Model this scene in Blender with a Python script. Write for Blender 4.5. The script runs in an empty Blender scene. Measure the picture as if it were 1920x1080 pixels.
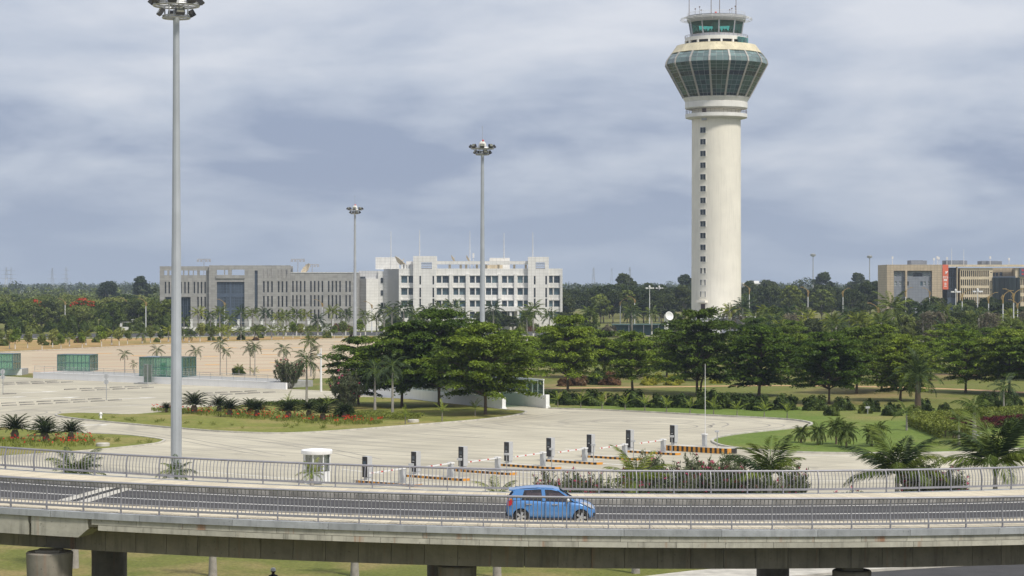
import bpy, bmesh, math, random
import numpy as np
from mathutils import Vector, Matrix

random.seed(11)
RNG = np.random.default_rng(5)
S = bpy.context.scene
C = S.collection
R = math.radians

# ------------------------------------------------------------------ camera
# level camera 15 m above the ground; horizon at row 530 of the 1920x1080 photograph
F, HC, HX, HY = 4000.0, 15.0, 960.0, 530.0
cam = bpy.data.cameras.new('camera')
cam.sensor_width = 36.0
cam.lens = 36.0 * F / 1920.0
cam.shift_y = -(540.0 - HY) / 1920.0
cam.clip_start, cam.clip_end = 1.0, 30000.0
cam_o = bpy.data.objects.new('camera', cam)
cam_o.location = (0, 0, HC)
cam_o.rotation_euler = (R(90), 0, 0)
C.objects.link(cam_o)
S.camera = cam_o

# ------------------------------------------------------------------ light
SUN_DIR = Vector((0.52, -0.58, 1.0)).normalized()       # towards the sun
sun = bpy.data.lights.new('sun', 'SUN')
sun.energy = 3.3
sun.angle = R(9)
sun.color = (1.0, 0.94, 0.84)
sun_o = bpy.data.objects.new('sun', sun)
sun_o.rotation_euler = (-SUN_DIR).to_track_quat('-Z', 'Y').to_euler()
sun_o.location = (0, 0, 200)
C.objects.link(sun_o)

w = bpy.data.worlds.new('World')
S.world = w
w.use_nodes = True
nt = w.node_tree
N = nt.nodes
for n in list(N):
    N.remove(n)
def wn(t, **k):
    n = N.new(t)
    for a, b in k.items():
        setattr(n, a, b)
    return n
def lk(a, b):
    nt.links.new(a, b)
out = wn('ShaderNodeOutputWorld')
sky = wn('ShaderNodeTexSky', sky_type='NISHITA', sun_disc=False)
sky.sun_elevation = math.asin(SUN_DIR.z)
sky.sun_rotation = math.atan2(SUN_DIR.x, SUN_DIR.y)
bg1 = wn('ShaderNodeBackground'); bg1.inputs[1].default_value = 0.1
lk(sky.outputs[0], bg1.inputs[0])
tc = wn('ShaderNodeTexCoord')
sep = wn('ShaderNodeSeparateXYZ'); lk(tc.outputs['Generated'], sep.inputs[0])
zc = wn('ShaderNodeMath', operation='MAXIMUM'); lk(sep.outputs[2], zc.inputs[0]); zc.inputs[1].default_value = 0.0
za = wn('ShaderNodeMath', operation='ADD'); lk(zc.outputs[0], za.inputs[0]); za.inputs[1].default_value = 0.24
dx = wn('ShaderNodeMath', operation='DIVIDE'); lk(sep.outputs[0], dx.inputs[0]); lk(za.outputs[0], dx.inputs[1])
dy = wn('ShaderNodeMath', operation='DIVIDE'); lk(sep.outputs[1], dy.inputs[0]); lk(za.outputs[0], dy.inputs[1])
cmb = wn('ShaderNodeCombineXYZ'); lk(dx.outputs[0], cmb.inputs[0]); lk(dy.outputs[0], cmb.inputs[1])
n1 = wn('ShaderNodeTexNoise'); n1.inputs['Scale'].default_value = 2.3; n1.inputs['Detail'].default_value = 7
n1.inputs['Roughness'].default_value = 0.5; n1.inputs['Distortion'].default_value = 0.35
mp = wn('ShaderNodeMapping'); mp.inputs['Location'].default_value = (3.1, 7.4, 0.0); lk(cmb.outputs[0], mp.inputs[0])
lk(mp.outputs[0], n1.inputs['Vector'])
n2 = wn('ShaderNodeTexNoise'); n2.inputs['Scale'].default_value = 6.5; n2.inputs['Detail'].default_value = 6; n2.inputs['Roughness'].default_value = 0.55
lk(mp.outputs[0], n2.inputs['Vector'])
nm = wn('ShaderNodeMix', data_type='FLOAT'); nm.inputs[0].default_value = 0.22
lk(n1.outputs[0], nm.inputs[2]); lk(n2.outputs[0], nm.inputs[3])
# clouds thin and bright higher up, blue-grey towards the horizon
zr = wn('ShaderNodeMapRange'); zr.inputs[1].default_value = 0.03; zr.inputs[2].default_value = 0.125
zr.inputs[3].default_value = -0.07; zr.inputs[4].default_value = 0.10
lk(sep.outputs[2], zr.inputs[0])
ad = wn('ShaderNodeMath', operation='ADD'); lk(nm.outputs[0], ad.inputs[0]); lk(zr.outputs[0], ad.inputs[1])
cr = wn('ShaderNodeValToRGB')
e = cr.color_ramp.elements
e[0].position = 0.37; e[0].color = (0.28, 0.33, 0.455, 1)
e[1].position = 0.67; e[1].color = (0.66, 0.68, 0.735, 1)
m_ = e.new(0.50); m_.color = (0.465, 0.51, 0.605, 1)
lk(ad.outputs[0], cr.inputs[0])
# pale haze band right at the horizon
hz = wn('ShaderNodeMapRange'); hz.inputs[1].default_value = 0.0; hz.inputs[2].default_value = 0.05
hz.inputs[3].default_value = 0.75; hz.inputs[4].default_value = 0.0
lk(sep.outputs[2], hz.inputs[0])
hm = wn('ShaderNodeMix', data_type='RGBA')
lk(hz.outputs[0], hm.inputs[0]); lk(cr.outputs[0], hm.inputs[6]); hm.inputs[7].default_value = (0.40, 0.465, 0.575, 1)
bg2 = wn('ShaderNodeBackground'); bg2.inputs[1].default_value = 1.0
lk(hm.outputs[2], bg2.inputs[0])
mx = wn('ShaderNodeMixShader'); mx.inputs[0].default_value = 0.93
lk(bg1.outputs[0], mx.inputs[1]); lk(bg2.outputs[0], mx.inputs[2])
lk(mx.outputs[0], out.inputs[0])

S.view_settings.view_transform = 'Standard'
S.view_settings.look = 'None'
S.view_settings.exposure = 0.2
S.view_settings.gamma = 1.0
S.view_settings.use_curve_mapping = False
S.render.engine = 'CYCLES'
S.cycles.volume_bounces = 0
S.cycles.transparent_max_bounces = 16
S.cycles.max_bounces = 6

# ------------------------------------------------------------------ helpers
def G(px, py, z=0.0):
    """ground point (height z) seen at photograph pixel px, py"""
    p = (py - HY) / (HC - z)
    return Vector(((px - HX) / p, F / p, z))

def W(px, py, D):
    return Vector(((px - HX) * D / F, D, HC - (py - HY) * D / F))

class MB:
    """collects faces; build() makes one mesh"""
    def __init__(self):
        self.v, self.f, self.mi = [], [], []
        self.m = 0
    def quad(self, *pts):
        b = len(self.v)
        self.v += [tuple(p) for p in pts]
        self.f.append(tuple(range(b, b + len(pts)))); self.mi.append(self.m)
        return self
    def box(self, x0, x1, y0, y1, z0, z1, M=None):
        P = [Vector(p) for p in ((x0, y0, z0), (x1, y0, z0), (x1, y1, z0), (x0, y1, z0), (x0, y0, z1), (x1, y0, z1), (x1, y1, z1), (x0, y1, z1))]
        if M is not None:
            P = [M @ p for p in P]
        b = len(self.v)
        self.v += [tuple(p) for p in P]
        for f in ((0, 3, 2, 1), (4, 5, 6, 7), (0, 1, 5, 4), (1, 2, 6, 5), (2, 3, 7, 6), (3, 0, 4, 7)):
            self.f.append(tuple(b + i for i in f)); self.mi.append(self.m)
        return self
    def prism(self, pts, z0, z1):
        """pts: ccw (x, y) outline"""
        b, n = len(self.v), len(pts)
        self.v += [(p[0], p[1], z0) for p in pts] + [(p[0], p[1], z1) for p in pts]
        self.f.append(tuple(b + i for i in reversed(range(n)))); self.mi.append(self.m)
        self.f.append(tuple(b + n + i for i in range(n))); self.mi.append(self.m)
        for i in range(n):
            j = (i + 1) % n
            self.f.append((b + i, b + j, b + n + j, b + n + i)); self.mi.append(self.m)
        return self
    def tube(self, pts, rad, n=6, caps=True):
        pts = [Vector(p) for p in pts]
        if not hasattr(rad, '__len__'):
            rad = [rad] * len(pts)
        b = len(self.v)
        up = None
        for i, p in enumerate(pts):
            t = (pts[min(i + 1, len(pts) - 1)] - pts[max(i - 1, 0)])
            t = t.normalized() if t.length > 1e-9 else Vector((0, 0, 1))
            a = Vector((1, 0, 0)) if abs(t.x) < 0.8 else Vector((0, 1, 0))
            if up is not None:
                a = up
            u = (a - t * a.dot(t)).normalized(); up = u
            q = t.cross(u)
            for k in range(n):
                an = 2 * math.pi * k / n
                self.v.append(tuple(p + (u * math.cos(an) + q * math.sin(an)) * rad[i]))
        for i in range(len(pts) - 1):
            for k in range(n):
                k2 = (k + 1) % n
                self.f.append((b + i * n + k, b + i * n + k2, b + (i + 1) * n + k2, b + (i + 1) * n + k)); self.mi.append(self.m)
        if caps:
            self.f.append(tuple(b + k for k in reversed(range(n)))); self.mi.append(self.m)
            e = b + (len(pts) - 1) * n
            self.f.append(tuple(e + k for k in range(n))); self.mi.append(self.m)
        return self
    def lathe(self, prof, n=32, a0=0.0, caps=False):
        """prof: list of (r, z) from bottom to top on the outside"""
        b, k = len(self.v), len(prof)
        for r, z in prof:
            for i in range(n):
                an = a0 + 2 * math.pi * i / n
                self.v.append((r * math.cos(an), r * math.sin(an), z))
        for j in range(k - 1):
            for i in range(n):
                i2 = (i + 1) % n
                self.f.append((b + j * n + i, b + j * n + i2, b + (j + 1) * n + i2, b + (j + 1) * n + i)); self.mi.append(self.m)
        if caps:
            self.f.append(tuple(b + i for i in reversed(range(n)))); self.mi.append(self.m)
            e = b + (k - 1) * n
            self.f.append(tuple(e + i for i in range(n))); self.mi.append(self.m)
        return self
    def mesh(self, name, mats, smooth=False):
        me = bpy.data.meshes.new(name)
        me.from_pydata(self.v, [], self.f)
        if not isinstance(mats, (list, tuple)):
            mats = [mats]
        for m in mats:
            me.materials.append(m)
        if len(mats) > 1:
            me.polygons.foreach_set('material_index', self.mi)
        if smooth:
            me.polygons.foreach_set('use_smooth', [True] * len(me.polygons))
            if smooth is not True:
                try:
                    me.set_sharp_from_angle(angle=smooth)
                except Exception:
                    pass
        me.update()
        return me

def obj(name, me, parent=None, loc=(0, 0, 0), rz=0.0, rot=None, scale=None):
    o = bpy.data.objects.new(name, me)
    o.location = loc
    o.rotation_euler = rot if rot is not None else (0, 0, rz)
    if scale is not None:
        o.scale = scale if hasattr(scale, '__len__') else (scale,) * 3
    o.parent = parent
    C.objects.link(o)
    return o

def tag(o, label, cat, group=None):
    o['label'] = label; o['category'] = cat
    if group:
        o['group'] = group
    return o

def thing(name, label, cat, loc=(0, 0, 0), rz=0.0, group=None, scale=None, rot=None):
    return tag(obj(name, None, None, loc, rz, rot, scale), label, cat, group)

def struct(o, kind='structure'):
    o['kind'] = kind
    return o

ORD = ['first', 'second', 'third', 'fourth', 'fifth', 'sixth', 'seventh', 'eighth', 'ninth', 'tenth', 'eleventh', 'twelfth',
       'thirteenth', 'fourteenth', 'fifteenth', 'sixteenth', 'seventeenth', 'eighteenth', 'nineteenth', 'twentieth',
       'twenty-first', 'twenty-second', 'twenty-third', 'twenty-fourth', 'twenty-fifth', 'twenty-sixth', 'twenty-seventh', 'twenty-eighth',
       'twenty-ninth', 'thirtieth']

# ------------------------------------------------------------------ materials
def newmat(name):
    m = bpy.data.materials.new(name)
    m.use_nodes = True
    t = m.node_tree
    b = t.nodes['Principled BSDF']
    return m, t, b

def nd(t, ty, **k):
    n = t.nodes.new(ty)
    for a, v in k.items():
        if a.startswith('i_'):
            n.inputs[a[2:].replace('_', ' ')].default_value = v
        else:
            setattr(n, a, v)
    return n

def rgb(c):
    return (c[0], c[1], c[2], 1.0)

def mixc(t, fac, a, b, blend='MIX'):
    n = t.nodes.new('ShaderNodeMix'); n.data_type = 'RGBA'; n.blend_type = blend
    for sock, v in ((n.inputs[0], fac), (n.inputs[6], a), (n.inputs[7], b)):
        if hasattr(v, 'is_output') or hasattr(v, 'links'):
            t.links.new(v, sock)
        else:
            sock.default_value = v if not isinstance(v, tuple) or len(v) == 4 else rgb(v)
    return n.outputs[2]

def noise(t, vec, scale, detail=4.0, rough=0.55, dist=0.0):
    n = t.nodes.new('ShaderNodeTexNoise')
    n.inputs['Scale'].default_value = scale; n.inputs['Detail'].default_value = detail
    n.inputs['Roughness'].default_value = rough; n.inputs['Distortion'].default_value = dist
    if vec is not None:
        t.links.new(vec, n.inputs['Vector'])
    return n.outputs[0]

def ramp(t, v, lo, hi, a=0.0, b=1.0):
    n = t.nodes.new('ShaderNodeMapRange')
    n.inputs[1].default_value = lo; n.inputs[2].default_value = hi
    n.inputs[3].default_value = a; n.inputs[4].default_value = b
    t.links.new(v, n.inputs[0])
    return n.outputs[0]

def mapping(t, vec, scale=(1, 1, 1), rot=(0, 0, 0), loc=(0, 0, 0)):
    n = t.nodes.new('ShaderNodeMapping')
    n.inputs['Scale'].default_value = scale; n.inputs['Rotation'].default_value = rot; n.inputs['Location'].default_value = loc
    t.links.new(vec, n.inputs[0])
    return n.outputs[0]

def bump(t, b, h, strength=0.3, dist=0.05):
    n = t.nodes.new('ShaderNodeBump')
    n.inputs['Strength'].default_value = strength; n.inputs['Distance'].default_value = dist
    t.links.new(h, n.inputs['Height'])
    t.links.new(n.outputs[0], b.inputs['Normal'])

def mat(name, col, rough=0.7, metal=0.0, var=0.15, scale=2.0, detail=5.0, bmp=0.0, bscale=None, coat=0.0, perobj=0.0, spec=0.5, streak=0.0):
    m, t, b = newmat(name)
    vec = t.nodes.new('ShaderNodeTexCoord').outputs['Object']
    n = noise(t, vec, scale, detail)
    f = ramp(t, n, 0.3, 0.7)
    c = mixc(t, f, tuple(x * (1 - var) for x in col), tuple(min(1, x * (1 + var)) for x in col))
    if streak:
        sn = noise(t, mapping(t, vec, (2.2, 2.2, 0.12)), 1.0, 5)
        c = mixc(t, ramp(t, sn, 0.5, 0.72, 0, streak), c, tuple(x * 0.35 for x in col))
    if perobj:
        oi = t.nodes.new('ShaderNodeObjectInfo')
        h = t.nodes.new('ShaderNodeHueSaturation')
        t.links.new(ramp(t, oi.outputs['Random'], 0, 1, 1 - perobj, 1 + perobj), h.inputs['Value'])
        t.links.new(c, h.inputs['Color'])
        c = h.outputs[0]
    t.links.new(c, b.inputs['Base Color'])
    b.inputs['Roughness'].default_value = rough
    b.inputs['Metallic'].default_value = metal
    b.inputs['Specular IOR Level'].default_value = spec
    if coat:
        b.inputs['Coat Weight'].default_value = coat; b.inputs['Coat Roughness'].default_value = 0.06
    if bmp:
        bump(t, b, noise(t, vec, bscale or scale * 6, 4), bmp, 0.03)
    return m

def glass_mat(name, tint, refl=0.12, rough=0.03, alpha=0.75):
    """thin pane: tinted see-through plus reflection"""
    m = bpy.data.materials.new(name); m.use_nodes = True
    t = m.node_tree
    for n in list(t.nodes):
        t.nodes.remove(n)
    o = t.nodes.new('ShaderNodeOutputMaterial')
    tr = t.nodes.new('ShaderNodeBsdfTransparent'); tr.inputs[0].default_value = rgb(tint)
    df = t.nodes.new('ShaderNodeBsdfDiffuse'); df.inputs[0].default_value = rgb(tuple(x * 0.55 for x in tint))
    gl = t.nodes.new('ShaderNodeBsdfGlossy'); gl.inputs['Roughness'].default_value = rough
    a = t.nodes.new('ShaderNodeMixShader'); a.inputs[0].default_value = 1 - alpha
    t.links.new(tr.outputs[0], a.inputs[1]); t.links.new(df.outputs[0], a.inputs[2])
    lw = t.nodes.new('ShaderNodeLayerWeight'); lw.inputs[0].default_value = 0.35
    fr = ramp(t, lw.outputs['Fresnel'], 0, 1, refl, 0.9)
    b = t.nodes.new('ShaderNodeMixShader')
    t.links.new(fr, b.inputs[0]); t.links.new(a.outputs[0], b.inputs[1]); t.links.new(gl.outputs[0], b.inputs[2])
    t.links.new(b.outputs[0], o.inputs[0])
    return m

def pane_mat(name, col, rough=0.08, var=0.35, perobj=0.35, spec=0.8):
    """dark window pane backed by a room"""
    m, t, b = newmat(name)
    oi = t.nodes.new('ShaderNodeObjectInfo')
    c = mixc(t, ramp(t, oi.outputs['Random'], 0, 1), tuple(x * (1 - perobj) for x in col), tuple(x * (1 + perobj) for x in col))
    t.links.new(c, b.inputs['Base Color'])
    b.inputs['Roughness'].default_value = rough
    b.inputs['Specular IOR Level'].default_value = spec
    return m

def leaf_mat(name, dark, light, tr=0.25, clump=0.5, perobj=0.12):
    m = bpy.data.materials.new(name); m.use_nodes = True
    t = m.node_tree
    for n in list(t.nodes):
        t.nodes.remove(n)
    o = t.nodes.new('ShaderNodeOutputMaterial')
    vec = t.nodes.new('ShaderNodeTexCoord').outputs['Object']
    g = t.nodes.new('ShaderNodeNewGeometry')
    c = mixc(t, ramp(t, noise(t, vec, clump, 3), 0.32, 0.68), dark, light)
    c2 = mixc(t, ramp(t, g.outputs['Random Per Island'], 0, 1, 0.55, 1.45), (0, 0, 0), c)
    mm = t.nodes.new('ShaderNodeVectorMath'); mm.operation = 'SCALE'
    t.links.new(c, mm.inputs[0]); t.links.new(ramp(t, g.outputs['Random Per Island'], 0, 1, 0.6, 1.4), mm.inputs['Scale'])
    oi = t.nodes.new('ShaderNodeObjectInfo')
    h = t.nodes.new('ShaderNodeHueSaturation')
    t.links.new(ramp(t, oi.outputs['Random'], 0, 1, 1 - perobj, 1 + perobj), h.inputs['Value'])
    t.links.new(ramp(t, oi.outputs['Random'], 0, 1, 0.5 + perobj * 0.05, 0.5 - perobj * 0.05), h.inputs['Hue'])
    t.links.new(mm.outputs[0], h.inputs['Color'])
    df = t.nodes.new('ShaderNodeBsdfDiffuse'); t.links.new(h.outputs[0], df.inputs[0])
    tl = t.nodes.new('ShaderNodeBsdfTranslucent'); t.links.new(h.outputs[0], tl.inputs[0])
    gl = t.nodes.new('ShaderNodeBsdfGlossy'); gl.inputs['Roughness'].default_value = 0.45; gl.inputs[0].default_value = (0.9, 0.95, 0.9, 1)
    a = t.nodes.new('ShaderNodeMixShader'); a.inputs[0].default_value = tr
    t.links.new(df.outputs[0], a.inputs[1]); t.links.new(tl.outputs[0], a.inputs[2])
    b = t.nodes.new('ShaderNodeMixShader'); b.inputs[0].default_value = 0.015
    t.links.new(a.outputs[0], b.inputs[1]); t.links.new(gl.outputs[0], b.inputs[2])
    t.links.new(b.outputs[0], o.inputs[0])
    return m

def panel_mat(name, col, pw, ph, joint=0.55, var=0.12, mortar=0.012, rough=0.6, offset=0.0, pervar=0.10):
    """cladding panels too small to pick apart: joint lines and tone per panel, on an XZ facade or its YZ sides"""
    m, t, b = newmat(name)
    vec = t.nodes.new('ShaderNodeTexCoord').outputs['Object']
    s = t.nodes.new('ShaderNodeSeparateXYZ'); t.links.new(vec, s.inputs[0])
    ad = t.nodes.new('ShaderNodeMath'); ad.operation = 'ADD'
    t.links.new(s.outputs[0], ad.inputs[0]); t.links.new(s.outputs[1], ad.inputs[1])
    cb = t.nodes.new('ShaderNodeCombineXYZ'); t.links.new(ad.outputs[0], cb.inputs[0]); t.links.new(s.outputs[2], cb.inputs[1])
    br = t.nodes.new('ShaderNodeTexBrick')
    br.offset = offset; br.squash = 1.0
    br.inputs['Scale'].default_value = 1.0; br.inputs['Brick Width'].default_value = pw; br.inputs['Row Height'].default_value = ph
    br.inputs['Mortar Size'].default_value = mortar; br.inputs['Mortar Smooth'].default_value = 0.3; br.inputs['Bias'].default_value = 0.0
    br.inputs['Color1'].default_value = rgb(tuple(x * (1 - pervar) for x in col)); br.inputs['Color2'].default_value = rgb(tuple(x * (1 + pervar) for x in col))
    br.inputs['Mortar'].default_value = rgb(tuple(x * joint for x in col))
    t.links.new(cb.outputs[0], br.inputs['Vector'])
    f = ramp(t, noise(t, vec, 0.35, 6), 0.3, 0.7, 1 - var, 1 + var)
    mm = t.nodes.new('ShaderNodeVectorMath'); mm.operation = 'SCALE'
    t.links.new(br.outputs[0], mm.inputs[0]); t.links.new(f, mm.inputs['Scale'])
    sn = noise(t, mapping(t, vec, (1.1, 1.1, 0.06)), 1.0, 5)
    c = mixc(t, ramp(t, sn, 0.52, 0.75, 0, 0.28), mm.outputs[0], tuple(x * 0.45 for x in col))
    t.links.new(c, b.inputs['Base Color'])
    b.inputs['Roughness'].default_value = rough
    return m
# ------------------------------------------------------------------ surface materials
def grass_mat(name, a, b_, c, big=0.03, dryness=0.5, fine=3.0):
    m, t, b = newmat(name)
    vec = t.nodes.new('ShaderNodeTexCoord').outputs['Object']
    n1_ = noise(t, vec, big, 5, 0.6)
    n2_ = noise(t, vec, 0.35, 6, 0.65)
    n3_ = noise(t, vec, fine, 4, 0.7)
    x = mixc(t, ramp(t, n2_, 0.3, 0.7), a, b_)
    x = mixc(t, ramp(t, n1_, 0.62 - 0.3 * dryness, 0.82 - 0.3 * dryness), x, c)
    mm = t.nodes.new('ShaderNodeVectorMath'); mm.operation = 'SCALE'
    t.links.new(x, mm.inputs[0]); t.links.new(ramp(t, n3_, 0.25, 0.75, 0.6, 1.4), mm.inputs['Scale'])
    t.links.new(mm.outputs[0], b.inputs['Base Color'])
    b.inputs['Roughness'].default_value = 0.9; b.inputs['Specular IOR Level'].default_value = 0.15
    bump(t, b, n3_, 0.8, 0.08)
    return m

M = {}
M['ground'] = grass_mat('park_grass', (0.115, 0.140, 0.030), (0.160, 0.165, 0.045), (0.23, 0.18, 0.08), 0.05, 0.5, 2.0)
M['lawn'] = grass_mat('lawn_grass', (0.100, 0.155, 0.026), (0.145, 0.195, 0.040), (0.22, 0.20, 0.07), 0.06, 0.35)
M['islandlawn'] = grass_mat('island_grass', (0.14, 0.16, 0.03), (0.20, 0.21, 0.05), (0.26, 0.22, 0.08), 0.12, 0.5)
M['verge'] = grass_mat('worn_verge_grass', (0.115, 0.135, 0.030), (0.165, 0.170, 0.045), (0.25, 0.20, 0.085), 0.16, 0.55, 4.0)
M['dry'] = grass_mat('dry_grass', (0.22, 0.18, 0.06), (0.34, 0.25, 0.10), (0.38, 0.25, 0.11), 0.04, 0.8)
M['earth'] = mat('red_earth', (0.46, 0.29, 0.15), 0.95, var=0.25, scale=0.6)

def yard_mat():
    m, t, b = newmat('concrete_yard')
    vec = t.nodes.new('ShaderNodeTexCoord').outputs['Object']
    rv = mapping(t, vec, rot=(0, 0, R(39)))
    big = noise(t, vec, 0.05, 6, 0.6)
    col = mixc(t, ramp(t, big, 0.3, 0.7), (0.39, 0.36, 0.28), (0.555, 0.515, 0.405))
    # slabs cast in bays: tone per bay and sawn joints
    br = t.nodes.new('ShaderNodeTexBrick'); br.offset = 0.0
    for k, v in (('Scale', 1.0), ('Brick Width', 4.5), ('Row Height', 4.0), ('Mortar Size', 0.022), ('Mortar Smooth', 0.4), ('Bias', 0.0)):
        br.inputs[k].default_value = v
    br.inputs['Color1'].default_value = (0.90, 0.90, 0.90, 1); br.inputs['Color2'].default_value = (1.06, 1.06, 1.05, 1); br.inputs['Mortar'].default_value = (0.55, 0.53, 0.50, 1)
    t.links.new(rv, br.inputs['Vector'])
    col = mixc(t, 1.0, col, br.outputs[0], 'MULTIPLY')
    # trowel and wash streaks along the bays
    st = noise(t, mapping(t, rv, (0.08, 0.9, 1)), 1.0, 6, 0.6)
    col = mixc(t, ramp(t, st, 0.45, 0.72, 0, 0.65), col, (0.33, 0.305, 0.24))
    # rubbed-in rubber where cars turn: swept arcs
    wv = t.nodes.new('ShaderNodeTexWave'); wv.wave_type = 'RINGS'; wv.rings_direction = 'Z'
    wv.inputs['Scale'].default_value = 0.09; wv.inputs['Distortion'].default_value = 5.0; wv.inputs['Detail'].default_value = 3; wv.inputs['Detail Scale'].default_value = 0.25
    t.links.new(mapping(t, vec, loc=(-14, -230, 0)), wv.inputs['Vector'])
    arc = ramp(t, wv.outputs['Fac'], 0.80, 1.0)
    msk = ramp(t, noise(t, vec, 0.035, 4), 0.44, 0.62)
    ml = t.nodes.new('ShaderNodeMath'); ml.operation = 'MULTIPLY'
    t.links.new(arc, ml.inputs[0]); t.links.new(msk, ml.inputs[1])
    m2 = t.nodes.new('ShaderNodeMath'); m2.operation = 'MULTIPLY'; t.links.new(ml.outputs[0], m2.inputs[0]); m2.inputs[1].default_value = 0.38
    col = mixc(t, m2.outputs[0], col, (0.17, 0.16, 0.145))
    blot = noise(t, vec, 0.28, 5, 0.6, 1.0)
    col = mixc(t, ramp(t, blot, 0.60, 0.74, 0, 0.5), col, (0.26, 0.24, 0.20))
    fine = noise(t, vec, 1.6, 6, 0.7)
    col = mixc(t, ramp(t, fine, 0.5, 0.8, 0, 0.35), col, (0.33, 0.31, 0.265))
    t.links.new(col, b.inputs['Base Color'])
    b.inputs['Roughness'].default_value = 0.75; b.inputs['Specular IOR Level'].default_value = 0.3
    bump(t, b, fine, 0.25, 0.02)
    return m
M['yard'] = yard_mat()

def plaza_mat():
    m, t, b = newmat('tan_paving')
    vec = t.nodes.new('ShaderNodeTexCoord').outputs['Object']
    big = noise(t, vec, 0.03, 5, 0.6)
    col = mixc(t, ramp(t, big, 0.3, 0.7), (0.40, 0.325, 0.22), (0.51, 0.42, 0.295))
    st = noise(t, mapping(t, vec, (0.03, 0.35, 1), (0, 0, R(12))), 1.0, 6, 0.6)
    col = mixc(t, ramp(t, st, 0.45, 0.75, 0, 0.5), col, (0.36, 0.295, 0.20))
    t.links.new(col, b.inputs['Base Color']); b.inputs['Roughness'].default_value = 0.85
    return m
M['plaza'] = plaza_mat()
M['asphalt'] = mat('asphalt', (0.046, 0.045, 0.047), 0.85, var=0.22, scale=0.7, bmp=0.4, bscale=25)
def deck_asphalt():
    m, t, b = newmat('deck_asphalt')
    vec = t.nodes.new('ShaderNodeTexCoord').outputs['Object']
    flat = t.nodes.new('ShaderNodeVectorMath'); flat.operation = 'MULTIPLY'; flat.inputs[1].default_value = (1, 1, 0); t.links.new(vec, flat.inputs[0])
    di = t.nodes.new('ShaderNodeVectorMath'); di.operation = 'DISTANCE'; di.inputs[1].default_value = (0.5, 150.0, 0.0); t.links.new(flat.outputs[0], di.inputs[0])
    c = mixc(t, ramp(t, noise(t, vec, 0.6, 6, 0.65), 0.3, 0.7), (0.040, 0.038, 0.039), (0.062, 0.059, 0.060))
    # wheel tracks polished darker along both lanes
    for r_ in (59.2, 60.7, 62.2, 63.8):
        s_ = t.nodes.new('ShaderNodeMath'); s_.operation = 'SUBTRACT'; s_.inputs[1].default_value = r_; t.links.new(di.outputs['Value'], s_.inputs[0])
        a_ = t.nodes.new('ShaderNodeMath'); a_.operation = 'ABSOLUTE'; t.links.new(s_.outputs[0], a_.inputs[0])
        c = mixc(t, ramp(t, a_.outputs[0], 0.12, 0.42, 0.5, 0.0), c, (0.030, 0.029, 0.030))
    pt = noise(t, vec, 0.22, 3, 0.4)
    c = mixc(t, ramp(t, pt, 0.60, 0.63, 0, 0.35), c, (0.030, 0.030, 0.031))
    c = mixc(t, ramp(t, noise(t, vec, 40, 2), 0.55, 0.75, 0, 0.25), c, (0.10, 0.097, 0.095))
    t.links.new(c, b.inputs['Base Color']); b.inputs['Roughness'].default_value = 0.82
    bump(t, b, noise(t, vec, 30, 3), 0.4, 0.02)
    return m
M['deck_asphalt'] = deck_asphalt()
M['kerb'] = mat('kerb_concrete', (0.46, 0.44, 0.39), 0.8, var=0.25, scale=1.2)
M['line'] = mat('road_paint_white', (0.74, 0.73, 0.70), 0.7, var=0.12, scale=4)
M['line_red'] = mat('road_paint_red', (0.36, 0.16, 0.11), 0.8, var=0.2, scale=0.5)
M['line_orange'] = mat('road_paint_orange', (0.62, 0.32, 0.06), 0.8, var=0.2, scale=0.5)

def smooth_loop(pts, k=5, closed=True):
    P = [Vector(p) for p in pts]; n = len(P); res = []
    for i in range(n if closed else n - 1):
        if closed:
            a, b, c, d = P[i - 1], P[i], P[(i + 1) % n], P[(i + 2) % n]
        else:
            a, b, c, d = P[max(i - 1, 0)], P[i], P[i + 1], P[min(i + 2, n - 1)]
        for j in range(k):
            s = j / k
            res.append(0.5 * ((2 * b) + (c - a) * s + (2 * a - 5 * b + 4 * c - d) * s * s + (3 * b - a - 3 * c + d) * s ** 3))
    if not closed:
        res.append(P[-1])
    return res

def sheet(name, pts, z, m, parent=None):
    """flat polygon at height z, triangulated so that concave outlines hold"""
    bm = bmesh.new()
    vs = [bm.verts.new((p[0], p[1], z)) for p in pts]
    f = bm.faces.new(vs)
    if f.normal.z < 0:
        f.normal_flip()
    f.normal_update()
    if f.normal.z < 0:
        bmesh.ops.reverse_faces(bm, faces=[f])
    bmesh.ops.triangulate(bm, faces=bm.faces[:])
    me = bpy.data.meshes.new(name); bm.to_mesh(me); bm.free()
    me.materials.append(m)
    return obj(name, me, parent)

def strip(name, line, wl, wr, z0, z1, m, closed=False, parent=None):
    """kerb or path: band from wl left to wr right of a ground line, between z0 and z1"""
    L = [Vector((p[0], p[1], 0)) for p in line]; n = len(L)
    mb = MB(); sec = []
    for i, p in enumerate(L):
        a = L[i - 1] if (closed or i) else L[0]
        c = L[(i + 1) % n] if (closed or i < n - 1) else L[-1]
        d = (c - a).normalized(); q = Vector((-d.y, d.x, 0))
        sec.append((p + q * wl, p - q * wr))
    for i in range(n if closed else n - 1):
        (a, b), (c, d) = sec[i], sec[(i + 1) % n]
        u = lambda p, z: (p.x, p.y, z)
        mb.quad(u(a, z1), u(b, z1), u(d, z1), u(c, z1))
        if z1 - z0 > 0.01:
            mb.quad(u(b, z0), u(d, z0), u(d, z1), u(b, z1)); mb.quad(u(a, z1), u(c, z1), u(c, z0), u(a, z0))
    if not closed and z1 - z0 > 0.01:
        for (a, b) in (sec[0], sec[-1]):
            mb.quad((a.x, a.y, z0), (b.x, b.y, z0), (b.x, b.y, z1), (a.x, a.y, z1))
    return obj(name, mb.mesh(name, m), parent)

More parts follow.
